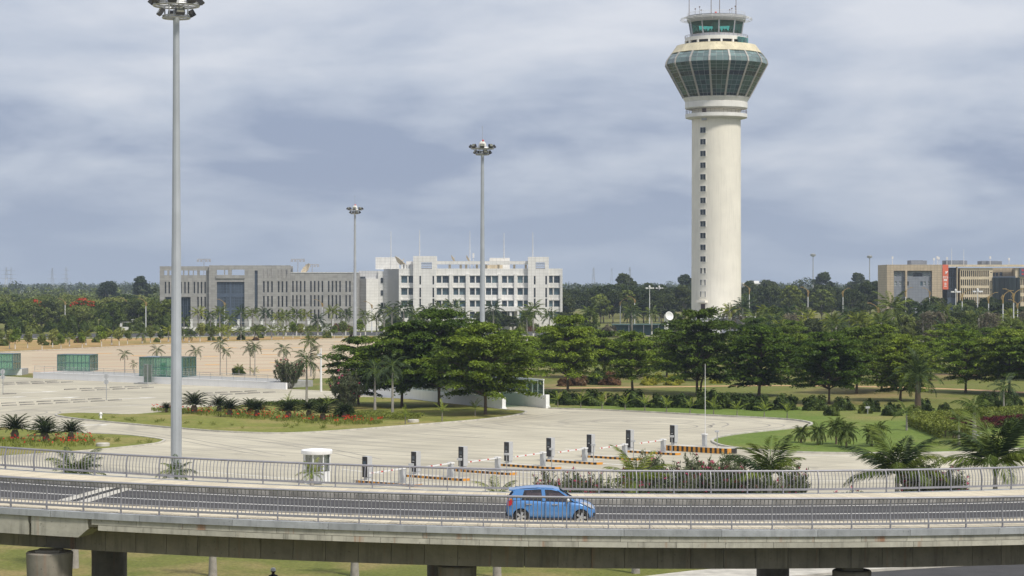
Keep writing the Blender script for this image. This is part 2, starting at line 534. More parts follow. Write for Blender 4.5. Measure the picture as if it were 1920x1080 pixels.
# ------------------------------------------------------------------ the ground
# one sheet to the horizon
mb = MB(); Yc = [-600, 60, 400, 900, 2500, 9000, 16000]
for i in range(len(Yc) - 1):
    for x0, x1 in ((-9000, -600), (-600, 600), (600, 9000)):
        mb.quad((x0, Yc[i], 0), (x1, Yc[i], 0), (x1, Yc[i + 1], 0), (x0, Yc[i + 1], 0))
struct(obj('ground', mb.mesh('ground', M['ground'])))

# dry grass verge with the saplings
struct(sheet('dry_verge', [G(*p) for p in ((-500, 676), (-500, 646), (0, 640), (260, 634), (420, 631.5), (700, 630.5), (700, 637), (420, 645), (250, 652), (0, 665))], 0.004, M['dry']))
# tan paved car park at the back
pl = [G(*p) for p in ((-700, 672), (0, 661.5), (170, 653.5), (300, 647), (450, 641.5), (690, 634.5), (790, 633), (840, 700), (535, 712), (60, 700), (0, 699), (-700, 690))]
plaza = struct(sheet('paved_car_park', pl, 0.008, M['plaza']))
strip('kerb', [G(*p) for p in ((-700, 671.5), (0, 661), (170, 653), (300, 646.5), (450, 641), (690, 634))], 0.25, 0.25, 0, 0.16, M['kerb'], parent=plaza)
for y0, y1 in ((671, 663), (676.5, 668), (683, 673.5), (690, 680), (697, 686.5), (703, 693), (664, 656.5), (658, 650.5), (652.5, 645.5)):
    a, b = G(60, y0), G(760, y1 - 1)
    strip('red_line', [a, b], 0.5, 0.5, 0.012, 0.012, M['line_red'], parent=plaza)
for x, y in ((196, 663), (260, 667), (330, 654), (398, 684), (430, 652), (395, 669), (505, 665), (500, 655.5), (495, 694), (520, 680), (640, 641), (560, 652), (600, 664), (610, 694)):
    a, b = G(x - 14, y), G(x + 14, y - 0.4)
    strip('orange_line', [a, b], 0.95, 0.95, 0.013, 0.013, M['line_orange'], parent=plaza)

M['rubbermark'] = mat('tyre_rubber_marks', (0.27, 0.25, 0.215), 0.8, var=0.35, scale=0.25)
# the access road in front of the office blocks
rd = struct(sheet('road', [G(*p) for p in ((-600, 640), (-600, 634), (200, 625), (520, 622.5), (900, 621.5), (1400, 623), (2500, 628), (2500, 636), (1400, 630.5), (1000, 629.5), (700, 629.5), (420, 630.5), (200, 633.5))], 0.006, M['asphalt']))
strip('white_line', [G(*p) for p in ((-600, 637), (200, 629), (520, 626.2), (900, 625.2), (1400, 626.5), (2500, 632))], 0.08, 0.08, 0.011, 0.011, M['line'], parent=rd)
strip('kerb', [G(*p) for p in ((-600, 640.2), (200, 633.7), (420, 630.7), (700, 629.7), (1000, 629.7), (1400, 630.7), (2500, 636.2))], 0.15, 0.15, 0, 0.15, M['kerb'], parent=rd)

# mown lawn between yard and park, on the right
lawn_edge = [(1030, 766.5), (1120, 769.5), (1220, 774), (1320, 779), (1400, 783), (1465, 786.5), (1505, 790.5), (1524, 795.5), (1512, 801), (1470, 806.5), (1420, 811.5), (1375, 817), (1345, 823), (1338, 829),
             (1352, 836), (1385, 841.5), (1450, 847), (1530, 850.5), (1640, 851.5), (1760, 850.5), (1860, 846.5), (1960, 840), (2150, 832)]
LE = smooth_loop([G(*p) for p in lawn_edge], 4, closed=False)
lawn = struct(sheet('lawn', LE + [G(2300, 800), G(2300, 764), G(1900, 768), G(1640, 766), G(1400, 762), G(1200, 757), G(1032, 752)], 0.05, M['lawn']))
# concrete yard: everything paved between the plaza wall and the viaduct
YP = [G(*p) for p in ((-900, 716), (-100, 707), (0, 705), (62, 708.5), (300, 719), (535, 729), (690, 737), (960, 752), (1030, 766))]
yard = struct(sheet('concrete_yard', YP + LE[1:] + [G(2300, 850), G(2400, 1000), G(1960, 1005), G(960, 1008), G(0, 1005), G(-600, 1000), G(-1100, 800)], 0.012, M['yard']))
strip('kerb', LE, 0.02, 0.22, 0.0, 0.17, M['kerb'], parent=yard)

for px in (((600, 822), (740, 813), (860, 801), (960, 788), (1030, 778), (1075, 772)), ((1045, 771.5), (1150, 776), (1270, 782), (1380, 788.5), (1440, 794), (1455, 799), (1400, 806), (1300, 811)), ((900, 801), (1000, 794), (1120, 790), (1230, 791), (1300, 795), (1320, 801), (1270, 807)),
           ((1010, 800), (1100, 791), (1200, 787), (1290, 789), (1350, 794), (1340, 801)), ((350, 846), (480, 838), (620, 832), (780, 826), (900, 818)), ((30, 768), (100, 772), (60, 782), (-60, 792)), ((0, 776), (80, 768), (190, 762), (330, 756)), ((220, 806), (320, 820), (420, 838), (520, 856)), ((330, 812), (460, 822), (600, 842), (700, 862))):
    L_ = smooth_loop([G(*p) for p in px], 6, closed=False)
    for o_ in (-0.75, 0.75):
        off_ = []
        for i in range(len(L_)):
            d_ = (L_[min(i + 1, len(L_) - 1)] - L_[max(i - 1, 0)]).normalized(); off_.append(L_[i] + Vector((-d_.y, d_.x, 0)) * o_)
        strip('tyre_mark', off_, 0.11, 0.11, 0.0145, 0.0145, M['rubbermark'], parent=yard)
def island(name, px, zt=0.11):
    P = smooth_loop([G(*p) for p in px], 4)
    area = sum(P[i].x * P[(i + 1) % len(P)].y - P[(i + 1) % len(P)].x * P[i].y for i in range(len(P)))
    if area < 0:
        P.reverse()
    o = struct(sheet(name, P, zt, M['islandlawn']))
    strip('kerb', P, 0.02, 0.2, 0.0, 0.16, M['kerb'], closed=True, parent=o)
    return o
island('planted_island', ((106, 779.5), (135, 776), (180, 776.5), (240, 778.5), (300, 774), (360, 766), (440, 762), (520, 757), (600, 751), (680, 746), (760, 750), (860, 758.5), (935, 768.5), (975, 771.5), (984, 774.5), (955, 781.5), (900, 788), (830, 794), (740, 801), (640, 808.5), (540, 813.5), (440, 811.5), (340, 804.5), (240, 795.5), (150, 787)))
island('planted_island', ((-260, 800), (-100, 801), (0, 803), (60, 808), (160, 814), (240, 818), (300, 825.5), (304, 829), (285, 834), (215, 842), (120, 850), (0, 858), (-140, 868), (-300, 860)))

# grass and the road below the viaduct
PK = smooth_loop([G(*p) for p in ((-500, 1012), (300, 1020), (900, 1024), (1500, 1020), (2300, 1006))], 4, closed=False)
struct(sheet('verge_lawn', PK + [G(2300, 1030), G(1920, 1043), G(1660, 1056), G(1480, 1067), G(1180, 1083), G(900, 1110), G(500, 1180), G(-900, 1180), G(-900, 1012)], 0.016, M['verge']))
LR = [G(*p) for p in ((2300, 1043), (1920, 1055), (1700, 1068), (1600, 1075), (1400, 1092), (1100, 1130))]
struct(sheet('lower_road', LR + [G(1100, 1300), G(2300, 1300)], 0.008, M['asphalt']))
M['paving'] = panel_mat('footpath_paving', (0.50, 0.46, 0.37), 0.6, 0.3, 0.6, 0.1)
fp = strip('footpath', LR, 0.0, 4.2, 0.0, 0.14, M['kerb'])
struct(fp)
strip('white_line', [p + Vector((2.0, -9.0, 0)) for p in LR], 0.08, 0.08, 0.013, 0.013, M['line'])['kind'] = 'structure'
# trodden earth path through the park and bare ground at its back
struct(strip('earth_path', smooth_loop([G(*p) for p in ((960, 729), (1150, 726.5), (1300, 724.5), (1440, 723), (1600, 724.5), (1760, 728.5), (1920, 736), (2200, 752))], 4, closed=False), 1.3, 1.3, 0, 0.006, M['earth']))
struct(strip('bare_earth', [G(*p) for p in ((-100, 640), (60, 638.5), (150, 637), (250, 635.5))], 3.4, 3.4, 0, 0.010, M['earth']))
struct(strip('bare_earth', [G(*p) for p in ((1750, 702), (1860, 704), (2000, 708))], 1.6, 1.6, 0, 0.006, M['earth']))
# ------------------------------------------------------------------ the curved viaduct
BC = Vector((0.5, 150.0, 0.0))
def zdeck(x):
    return 5.45 - (0.022 if x < 0 else 0.015) * x
def AP(r, th, dz=0.0):
    x = BC.x + r * math.sin(th)
    return Vector((x, BC.y - r * math.cos(th), zdeck(x) + dz))
TH = 0.53

def stain_concrete(name, col, rust=0.3, dark=0.35):
    m, t, b = newmat(name)
    vec = t.nodes.new('ShaderNodeTexCoord').outputs['Object']
    oi = t.nodes.new('ShaderNodeObjectInfo')
    # pieces share one mesh: shift the pattern by the piece's own place
    va = t.nodes.new('ShaderNodeVectorMath'); va.operation = 'ADD'
    t.links.new(vec, va.inputs[0])
    sc = t.nodes.new('ShaderNodeVectorMath'); sc.operation = 'SCALE'; sc.inputs['Scale'].default_value = 37.0
    cbv = t.nodes.new('ShaderNodeCombineXYZ'); t.links.new(oi.outputs['Random'], cbv.inputs[0]); t.links.new(oi.outputs['Random'], cbv.inputs[1])
    t.links.new(cbv.outputs[0], sc.inputs[0]); t.links.new(sc.outputs[0], va.inputs[1])
    v = va.outputs[0]
    base = mixc(t, ramp(t, noise(t, v, 1.4, 6, 0.65), 0.3, 0.7), tuple(x * 0.8 for x in col), tuple(x * 1.15 for x in col))
    h = t.nodes.new('ShaderNodeHueSaturation')
    t.links.new(ramp(t, oi.outputs['Random'], 0, 1, 0.88, 1.1), h.inputs['Value']); t.links.new(base, h.inputs['Color'])
    st = noise(t, mapping(t, v, (3.0, 3.0, 0.25)), 1.0, 6, 0.65)
    c = mixc(t, ramp(t, st, 0.52, 0.72, 0, dark), h.outputs[0], tuple(x * 0.28 for x in col))
    rs = noise(t, mapping(t, v, (2.2, 2.2, 0.10), loc=(9, 3, 1)), 1.0, 4, 0.6)
    c = mixc(t, ramp(t, rs, 0.60, 0.72, 0, rust), c, (0.30, 0.13, 0.06))
    pk = noise(t, v, 9.0, 3, 0.5)
    c = mixc(t, ramp(t, pk, 0.66, 0.74, 0, 0.6), c, tuple(x * 0.3 for x in col))
    t.links.new(c, b.inputs['Base Color']); b.inputs['Roughness'].default_value = 0.85; b.inputs['Specular IOR Level'].default_value = 0.25
    bump(t, b, pk, 0.3, 0.02)
    return m
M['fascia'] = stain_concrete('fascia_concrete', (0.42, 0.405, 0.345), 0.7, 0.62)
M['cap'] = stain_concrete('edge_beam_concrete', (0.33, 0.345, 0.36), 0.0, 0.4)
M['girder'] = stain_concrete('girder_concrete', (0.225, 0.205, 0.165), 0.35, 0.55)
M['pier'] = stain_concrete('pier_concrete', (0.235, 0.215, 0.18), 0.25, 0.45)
M['slab'] = mat('footway_slab', (0.55, 0.49, 0.37), 0.8, var=0.12, scale=2.5, perobj=0.10)
M['kerbgrey'] = mat('deck_kerb', (0.25, 0.24, 0.22), 0.85, var=0.3, scale=2.0, perobj=0.15)
M['rail'] = mat('grey_painted_steel', (0.27, 0.27, 0.30), 0.45, 0.25, var=0.12, scale=3)
M['rubber'] = mat('joint_rubber', (0.02, 0.02, 0.02), 0.8, var=0.1)

def sweep(mb, prof, t0, t1, n):
    """closed cross-section prof [(r, dz)] swept along the arc"""
    b, k = len(mb.v), len(prof)
    for i in range(n + 1):
        th = t0 + (t1 - t0) * i / n
        mb.v += [tuple(AP(r, th, dz)) for r, dz in prof]
    for i in range(n):
        for j in range(k):
            j2 = (j + 1) % k
            mb.f.append((b + i * k + j, b + i * k + j2, b + (i + 1) * k + j2, b + (i + 1) * k + j)); mb.mi.append(mb.m)
    mb.f.append(tuple(b + j for j in reversed(range(k)))); mb.mi.append(mb.m)
    mb.f.append(tuple(b + n * k + j for j in range(k))); mb.mi.append(mb.m)
    return mb

RN, RF = 68.3, 54.2            # near and far edge radii
bridge = thing('road_viaduct', 'curved concrete viaduct carrying a two-lane road across the foreground', 'bridge', (0, 0, 0))
def bpart(name, prof, m, t0=-TH, t1=TH, n=60, parent=bridge, smooth=False):
    mb = MB(); sweep(mb, prof, t0, t1, n)
    me = mb.mesh(name, m)
    bm = bmesh.new(); bm.from_mesh(me); bmesh.ops.recalc_face_normals(bm, faces=bm.faces); bm.to_mesh(me); bm.free()
    return obj(name, me, parent)
def ring(r0, r1, z0, z1):
    return [(r0, z0), (r1, z0), (r1, z1), (r0, z1)]

bpart('road_surface', ring(57.62, 65.22, -0.12, 0.0), M['deck_asphalt'])
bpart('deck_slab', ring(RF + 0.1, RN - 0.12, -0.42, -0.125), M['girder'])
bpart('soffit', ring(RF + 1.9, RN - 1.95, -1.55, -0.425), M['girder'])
# white lane lines: edge lines and the line between the lanes
for r in (64.5, 61.4, 58.3):
    bpart('lane_line', ring(r - 0.065, r + 0.065, 0.001, 0.005), M['line'], n=80)
# expansion joint: two pale concrete strips with a rubber gap
def skew_strip(name, a, b, z, m):
    # the joint lies askew to the deck
    pts = [AP(65.2, -0.297 + a, z), AP(65.2, -0.297 + b, z), AP(57.65, -0.318 + b, z), AP(57.65, -0.318 + a, z)]
    low = [p - Vector((0, 0, 0.02)) for p in pts]
    mb = MB().quad(*pts)
    for i in range(4):
        mb.quad(pts[i], low[i], low[(i + 1) % 4], pts[(i + 1) % 4])
    obj(name, mb.mesh(name, m), bridge)
skew_strip('joint_strip', -0.0115, -0.003, 0.009, M['kerb']); skew_strip('joint_strip', 0.003, 0.0115, 0.009, M['kerb']); skew_strip('joint_seal', -0.003, 0.003, 0.006, M['rubber'])
# kerbs in stones, footway slabs: pieces alike share a mesh and are turned about the curve's centre
def piece(name, prof, dth, m, t_list, parent=bridge, nseg=1):
    mb = MB(); b = len(mb.v); k = len(prof)
    for i in range(nseg + 1):
        th = -dth / 2 + dth * i / nseg
        mb.v += [(r * math.sin(th), -r * math.cos(th), dz) for r, dz in prof]
    for i in range(nseg):
        for j in range(k):
            j2 = (j + 1) % k
            mb.f.append((i * k + j, i * k + j2, (i + 1) * k + j2, (i + 1) * k + j)); mb.mi.append(0)
    mb.f.append(tuple(reversed(range(k)))); mb.mi.append(0)
    mb.f.append(tuple(nseg * k + j for j in range(k))); mb.mi.append(0)
    me = mb.mesh(name, m)
    bm = bmesh.new(); bm.from_mesh(me); bmesh.ops.recalc_face_normals(bm, faces=bm.faces); bm.to_mesh(me); bm.free()
    rm = sum(r for r, _ in prof) / k
    for th in t_list:
        x = BC.x + rm * math.sin(th)
        # tilt with the ramp's fall so neighbours meet
        o = obj(name, me, parent, (BC.x, BC.y, 0))
        tl = Matrix.Translation((x, BC.y - rm * math.cos(th), zdeck(x)))
        Mx = tl @ Matrix.Rotation(0.022 if x < 0 else 0.015, 4, 'Y') @ Matrix.Rotation(th, 4, 'Z') @ Matrix.Translation((0, rm, 0))   # follows the ramp's fall
        o.matrix_basis = Mx
    return me
def frange(a, b, s):
    n = int(round((b - a) / s)); return [a + (i + 0.5) * s for i in range(n)]
d_ = 0.0072
piece('footway_slab', ring(65.52, 67.95, -0.10, 0.165), d_ * 0.972, M['slab'], frange(-0.38, 0.38, d_))
d_ = 0.0064
piece('footway_slab', ring(RF + 0.55, 57.28, -0.10, 0.165), d_ * 0.966, M['slab'], frange(-0.52, 0.52, d_))
d_ = 0.0168
piece('kerb_stone', ring(57.30, 57.60, -0.11, 0.20), d_ * 0.99, M['kerbgrey'], frange(-TH, TH, d_))
piece('kerb_stone', ring(65.24, 65.50, -0.11, 0.20), d_ * 0.99, M['kerbgrey'], frange(-TH, TH, d_))
# edge beams under the railings
d_ = 0.0555
piece('edge_beam', ring(67.97, RN + 0.07, -0.10, 0.15), d_ * 0.996, M['cap'], frange(-0.4995, 0.4995, d_), nseg=3)
piece('edge_beam', ring(RF - 0.05, RF + 0.53, -0.40, 0.15), d_ * 0.996, M['cap'], frange(-0.4995, 0.4995, d_), nseg=3)
# near fascia in two lifts of formwork panels
d_ = 0.0278
tl_ = frange(-0.252, 0.5, d_)
piece('fascia_panel', ring(67.75, RN - 0.01, -0.325, -0.108), d_ * 0.993, M['fascia'], tl_, nseg=2)
piece('fascia_panel', ring(67.75, RN - 0.02, -0.545, -0.335), d_ * 0.993, M['fascia'], [t + 0.004 for t in tl_], nseg=2)
# deeper end blocks beside the joint
mb = MB()
t0, t1 = -0.2905, -0.2545
pr = [(-0.2905, -0.108), (-0.2545, -0.108), (-0.2545, -0.52), (-0.2605, -0.86), (-0.2905, -0.86)]
fr = [AP(RN - 0.012, t, dz) for t, dz in pr]; bk = [AP(67.0, t, dz) for t, dz in pr]
mb.quad(*fr[::-1]); mb.quad(*bk)
for i in range(5):
    j = (i + 1) % 5
    mb.quad(fr[i], fr[j], bk[j], bk[i])
obj('end_block', mb.mesh('end_block', M['fascia']), bridge)
bpart('end_block', [(67.0, -0.86), (RN - 0.012, -0.86), (RN - 0.012, -0.108), (67.0, -0.108)], M['fascia'], -0.52, -0.2925, 10)
# girder face in formwork bays
d_ = 0.0197
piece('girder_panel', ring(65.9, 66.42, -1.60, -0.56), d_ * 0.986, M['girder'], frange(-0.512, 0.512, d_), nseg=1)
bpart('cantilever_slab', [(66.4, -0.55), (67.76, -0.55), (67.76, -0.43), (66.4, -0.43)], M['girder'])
bpart('far_fascia', ring(RF, RF + 0.5, -0.55, -0.405), M['fascia'])
# piers in pairs with bearing blocks
def pier(px, D, w, ztop, bearing=True):
    p = W(px, 1060, D); x, y = p.x, p.y
    zt = ztop
    mb = MB()
    r = w / 2
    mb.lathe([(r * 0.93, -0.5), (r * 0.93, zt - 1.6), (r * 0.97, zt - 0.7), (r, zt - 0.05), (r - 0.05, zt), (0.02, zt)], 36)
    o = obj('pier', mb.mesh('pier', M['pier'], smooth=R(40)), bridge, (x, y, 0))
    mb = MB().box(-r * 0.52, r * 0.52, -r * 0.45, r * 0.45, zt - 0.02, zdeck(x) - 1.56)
    obj('bearing_block', mb.mesh('bearing_block', M['girder']), o)
pier(93, 85.6, 1.86, 4.22)
pier(205, 96.4, 1.70, 4.28)
pier(857, 85.0, 1.56, 3.76)
pier(832, 95.0, 1.6, 3.95)
pier(1597, 86.5, 1.58, 3.36)
pier(1449, 96.0, 1.58, 3.75)

# ------------------------------------------------------------------ railings
def railing(label, r, side, h, low, thr, lean, nb=10, bay=1.58):
    root = thing('railing', label, 'railing', (0, 0, 0), group='steel railings of the viaduct')
    dz0 = 0.15
    def path(rr, dz, rad, name):
        mb = MB(); n = 60
        mb.tube([AP(rr, -thr + 2 * thr * i / n, dz0 + dz) for i in range(n + 1)], rad, 10)
        obj(name, mb.mesh(name, M['rail'], smooth=R(50)), root)
    path(r + side * lean, h, 0.050, 'top_rail')
    mb = MB(); sweep(mb, ring(r - 0.03, r + 0.03, dz0 + low - 0.045, dz0 + low + 0.045), -thr, thr, 60)
    obj('bottom_rail', mb.mesh('bottom_rail', M['rail']), root)
    # bowed balusters and posts, shared meshes
    def bow(z0, z1, rad, n, flat=False):
        pts = []
        for i in range(7):
            s = i / 6; z = z0 + (z1 - z0) * s
            u = (z - low) / (h - low)
            y = lean * u - 0.085 * math.sin(max(0, min(1, u)) * math.pi) * (1 if lean >= 0 else -1)
            pts.append((0, y, z))
        mb = MB()
        if flat:
            for i in range(6):
                a, b = Vector(pts[i]), Vector(pts[i + 1])
                for sx in (-1, 1):
                    mb.quad((sx * 0.02, a.y - 0.045, a.z), (sx * 0.02, a.y + 0.045, a.z), (sx * 0.02, b.y + 0.045, b.z), (sx * 0.02, b.y - 0.045, b.z))
                for sy in (-0.045, 0.045):
                    mb.quad((-0.02, a.y + sy, a.z), (0.02, a.y + sy, a.z), (0.02, b.y + sy, b.z), (-0.02, b.y + sy, b.z))
        else:
            mb.tube(pts, rad, n, caps=False)
        return mb
    bme = bow(low, h, 0.0185, 5).mesh('baluster', M['rail'], smooth=True)
    pme = bow(0.0, h, 0.03, 4, flat=True).mesh('post', M['rail'])
    fme = MB().box(-0.07, 0.07, -0.09, 0.09, 0.0, 0.015).mesh('base_plate', M['rail'])
    dth = bay / r; k = 0
    nbay = int(2 * thr / dth)
    for i in range(-nbay // 2, nbay // 2 + 1):
        for j in range(nb):
            th = (i + j / nb) * dth
            if abs(th) > thr:
                continue
            p = AP(r, th, dz0)
            # local +y points outwards from the road for the chosen side
            rz = th if side < 0 else th + math.pi
            if j == 0:
                o = obj('post', pme, root, p, rz); obj('base_plate', fme, o)
            else:
                obj('baluster', bme, root, p, rz)
railing('grey steel railing with bowed balusters along the near edge, in front of the blue car', 68.14, 1, 1.20, 0.20, 0.345, 0.08, 10, 1.60)
railing('grey steel railing with bowed balusters along the far edge of the viaduct', 54.45, -1, 1.02, 0.19, 0.505, 0.10, 10, 1.70)
# ------------------------------------------------------------------ control tower
PT = 6.1; DT = F / PT
TX = (1343 - HX) / PT
def tz(y):
    return HC - (y - HY) / PT
M['cream'] = mat('cream_render', (0.745, 0.71, 0.615), 0.85, var=0.07, scale=0.15, detail=6, streak=0.16)
M['creamtop'] = mat('weathered_cream_render', (0.60, 0.54, 0.38), 0.85, var=0.18, scale=0.4, streak=0.35)
M['twhite'] = mat('white_render', (0.70, 0.69, 0.66), 0.75, var=0.08, scale=0.3, streak=0.15)
M['tgrey'] = mat('grey_cladding', (0.40, 0.41, 0.44), 0.5, 0.2, var=0.1, scale=0.5)
M['rib'] = mat('rib_aluminium', (0.40, 0.38, 0.35), 0.5, 0.2, var=0.15, scale=0.6)
M['mull'] = mat('mullion_aluminium', (0.33, 0.35, 0.35), 0.5, 0.3, var=0.1)
M['ttdark'] = pane_mat('tower_glass_lower', (0.038, 0.075, 0.066), 0.10, perobj=0.5)
M['ttspan'] = pane_mat('tower_glass_band', (0.015, 0.022, 0.022), 0.12, perobj=0.4)
M['ttlight'] = pane_mat('tower_glass_upper', (0.13, 0.19, 0.185), 0.10, perobj=0.3)
M['cabglass'] = glass_mat('cab_glass', (0.34, 0.80, 0.72), 0.05, alpha=0.93)
M['door'] = mat('dark_brown_door', (0.05, 0.03, 0.03), 0.6)
M['winpane'] = pane_mat('small_window_glass', (0.030, 0.040, 0.048), 0.2, perobj=0.3, spec=0.3)
M['whitepipe'] = mat('white_pipe', (0.66, 0.66, 0.66), 0.5, var=0.08)
M['rust'] = mat('rusty_steel', (0.20, 0.16, 0.14), 0.7, var=0.3)
M['reddome'] = mat('red_beacon', (0.55, 0.03, 0.02), 0.35)
M['dark'] = mat('dark_equipment', (0.03, 0.03, 0.033), 0.6, var=0.2)

tower = thing('control_tower', 'tall cream airport control tower with a flared glass head and cab on top', 'control tower', (TX, DT, 0))
q = 1.0 / PT
def tl_part(name, prof, m, n=64, a0=0.0, sm=R(35), parent=tower):
    return obj(name, MB().lathe(prof, n, a0).mesh(name, m, smooth=sm), parent)
rs = 46 * q
tl_part('shaft', [(rs * 1.015, -0.5), (rs, tz(420)), (rs * 0.99, tz(205))], M['cream'], 72)
# balcony ring, recessed drum, white band, flared collar
tl_part('balcony', [(rs, tz(224.5)), (57 * q, tz(222)), (58 * q, tz(221)), (58 * q, tz(214.5)), (56.6 * q, tz(214.3)), (56.6 * q, tz(218)), (rs, tz(218))], M['twhite'])
tl_part('collar', [(rs, tz(205.6)), (57 * q, tz(205)), (58.5 * q, tz(203.5)), (58.5 * q, tz(193.5)), (57.4 * q, tz(193)), (58.4 * q, tz(191)), (62.5 * q, tz(184.5)), (61.0 * q, tz(184.2)), (40 * q, tz(184))], M['twhite'])
def hoop(name, r, z, rad, m, parent, n=48):
    mb = MB(); mb.tube([(r * math.cos(2 * math.pi * i / n), r * math.sin(2 * math.pi * i / n), z) for i in range(n + 1)], rad, 5, caps=False)
    return obj(name, mb.mesh(name, m, smooth=True), parent)
def guard(name, r, z0, z1, n, parent=tower, a0=0, a1=2 * math.pi, m=None):
    m = m or M['rust']
    mb = MB()
    full = abs(a1 - a0 - 2 * math.pi) < 1e-3
    for z, rd_ in ((z1, 0.05), ((z0 + z1) / 2, 0.03)):
        k = 48
        mb.tube([(r * math.cos(a0 + (a1 - a0) * i / k), r * math.sin(a0 + (a1 - a0) * i / k), z) for i in range(k + 1)], rd_, 4, caps=False)
    for i in range(n):
        an = a0 + (a1 - a0) * i / n
        mb.tube([(r * math.cos(an), r * math.sin(an), z0), (r * math.cos(an), r * math.sin(an), z1)], 0.035, 4, caps=False)
    return obj(name, mb.mesh(name, m), parent)
guard('balcony_railing', 57.0 * q, tz(214.5), tz(207.5), 44)
# windows down the shaft: angle measured from the side facing the camera, positive to the right
def on_shaft(ang, r):
    return Vector((r * math.sin(ang), -r * math.cos(ang), 0))
wa = -0.655
wframe = MB()
ww, wh = 1.95, 1.65
for s in ((-ww / 2 - 0.09, ww / 2 + 0.09, -wh / 2 - 0.09, -wh / 2), (-ww / 2 - 0.09, ww / 2 + 0.09, wh / 2, wh / 2 + 0.09), (-ww / 2 - 0.09, -ww / 2, -wh / 2, wh / 2), (ww / 2, ww / 2 + 0.09, -wh / 2, wh / 2)):
    wframe.box(s[0], s[1], -0.12, 0.10, s[2], s[3])
wframe.box(-0.03, 0.03, -0.07, 0.0, -wh / 2, wh / 2)
wfm = wframe.mesh('window_frame', M['twhite'])
wpm = MB().box(-ww / 2, ww / 2, -0.03, 0.0, -wh / 2, wh / 2).mesh('window', M['winpane'])
for i in range(15):
    y = 246.5 + 21.78 * i
    p = on_shaft(wa, rs * 0.998 + 0.02)
    o = obj('window', wpm, tower, (p.x, p.y, tz(y)), wa)
    obj('window_frame', wfm, o)
p = on_shaft(-0.60, rs + 0.03)
obj('door', MB().box(-0.65, 0.65, -0.06, 0.1, tz(218), tz(202.5)).mesh('door', M['door']), tower, p, -0.60)
obj('wall_box', MB().box(-0.8, 0.8, -0.25, 0.1, tz(228.5), tz(220)).mesh('wall_box', M['tgrey']), tower, p, -0.60)
p = on_shaft(wa, rs + 0.03)
o = obj('door', MB().box(-0.75, 0.75, -0.06, 0.1, tz(590), tz(569.5)).mesh('door', M['door']), tower, p, wa)
obj('door_canopy', MB().box(-1.7, 1.7, -1.6, 0.0, tz(567), tz(563)).mesh('door_canopy', M['cream']), o)

# glazed head: sixteen facets, ribs at the corners, three columns of panes
NF, A0 = 16, R(9.5)
rows_low = [(184.3, 62.0), (178.5, 67.9), (172.5, 72.0), (164.5, 76.8), (156.5, 81.2), (147.5, 85.6), (139.3, 89.2), (134.5, 91.2), (129.0, 93.6), (122.5, 96.0)]
rows_up = [(122.5, 96.0), (114.5, 94.3), (108.3, 90.3), (101.5, 84.6)]
# the flare is close to a straight cone
rows_low = [(y, 62.0 + (96.0 - 62.0) * (184.3 - y) / (184.3 - 122.5)) for y, _ in rows_low]
pane_meshes = []
def pane_quad(r0, z0, r1, z1, c, ncol, inset=0.06):
    """pane c of a facet whose middle looks along -y"""
    half = math.pi / NF
    a0, a1 = r0 * math.cos(half), r1 * math.cos(half)       # distance of facet plane from axis
    w0, w1 = r0 * math.sin(half), r1 * math.sin(half)
    f0, f1 = -1 + 2 * c / ncol, -1 + 2 * (c + 1) / ncol
    pts = [(f0 * w0 + inset, -a0, z0 + inset), (f1 * w0 - inset, -a0, z0 + inset), (f1 * w1 - inset, -a1, z1 - inset), (f0 * w1 + inset, -a1, z1 - inset)]
    return pts
def pane_solid(pts):
    mb = MB(); P = [Vector(p) for p in pts]
    n = (P[1] - P[0]).cross(P[3] - P[0]).normalized()
    if n.y > 0:
        n = -n
    Q = [p - n * 0.05 for p in P]
    mb.quad(*P); mb.quad(*Q[::-1])
    for i in range(4):
        j = (i + 1) % 4
        mb.quad(P[i], Q[i], Q[j], P[j])
    return mb
specs = []
for k in range(len(rows_low) - 1):
    m = M['ttspan'] if k in (0, 5) else M['ttdark']
    specs.append((rows_low[k], rows_low[k + 1], m))
for k in range(len(rows_up) - 1):
    specs.append((rows_up[k], rows_up[k + 1], M['ttlight']))
back = MB()
ci = {id(M['ttdark']): 0, id(M['ttspan']): 1, id(M['ttlight']): 2}
for (y0, r0), (y1, r1), m in specs:
    for c in range(3):
        pts = pane_quad(r0 * q, tz(y0), r1 * q, tz(y1), c, 3)
        me = pane_solid(pts).mesh('pane', m)
        for f in range(NF):
            mid = A0 + (f + 0.5) * 2 * math.pi / NF          # angle to the right of the camera-facing side
            mid = (mid + math.pi) % (2 * math.pi) - math.pi
            if abs(mid) < R(92):
                obj('pane', me, tower, (0, 0, 0), mid)
            else:
                back.m = ci[id(m)]
                rot = Matrix.Rotation(mid, 4, 'Z')
                back.quad(*[rot @ Vector(p) for p in pts])
o = obj('rear_panes', back.mesh('rear_panes', [M['ttdark'], M['ttspan'], M['ttlight']]), tower)
o['kind'] = 'stuff'
# core behind the panes carries the mullion grid
core = [(r * q - 0.06, tz(y)) for y, r in rows_low] + [(r * q - 0.06, tz(y)) for y, r in rows_up[1:]]
tl_part('mullion_core', core, M['mull'], NF, A0 - math.pi / 2, sm=False)
half = 0.28
ribm = MB()
prof = [rows_low[0], rows_low[-1], rows_up[1], rows_up[-1]]
for i in range(3):
    (ya, ra), (yb, rb) = prof[i], prof[i + 1]
    A = [Vector((sx * half, -ra * q + sy, tz(ya))) for sx, sy in ((-1, -0.22), (1, -0.22), (1, 0.2), (-1, 0.2))]
    B = [Vector((sx * half, -rb * q + sy, tz(yb))) for sx, sy in ((-1, -0.22), (1, -0.22), (1, 0.2), (-1, 0.2))]
    for a in range(4):
        b = (a + 1) % 4
        ribm.quad(A[a], A[b], B[b], B[a])
ribme = ribm.mesh('rib', M['rib'])
for f in range(NF):
    obj('rib', ribme, tower, (0, 0, 0), A0 + f * 2 * math.pi / NF)
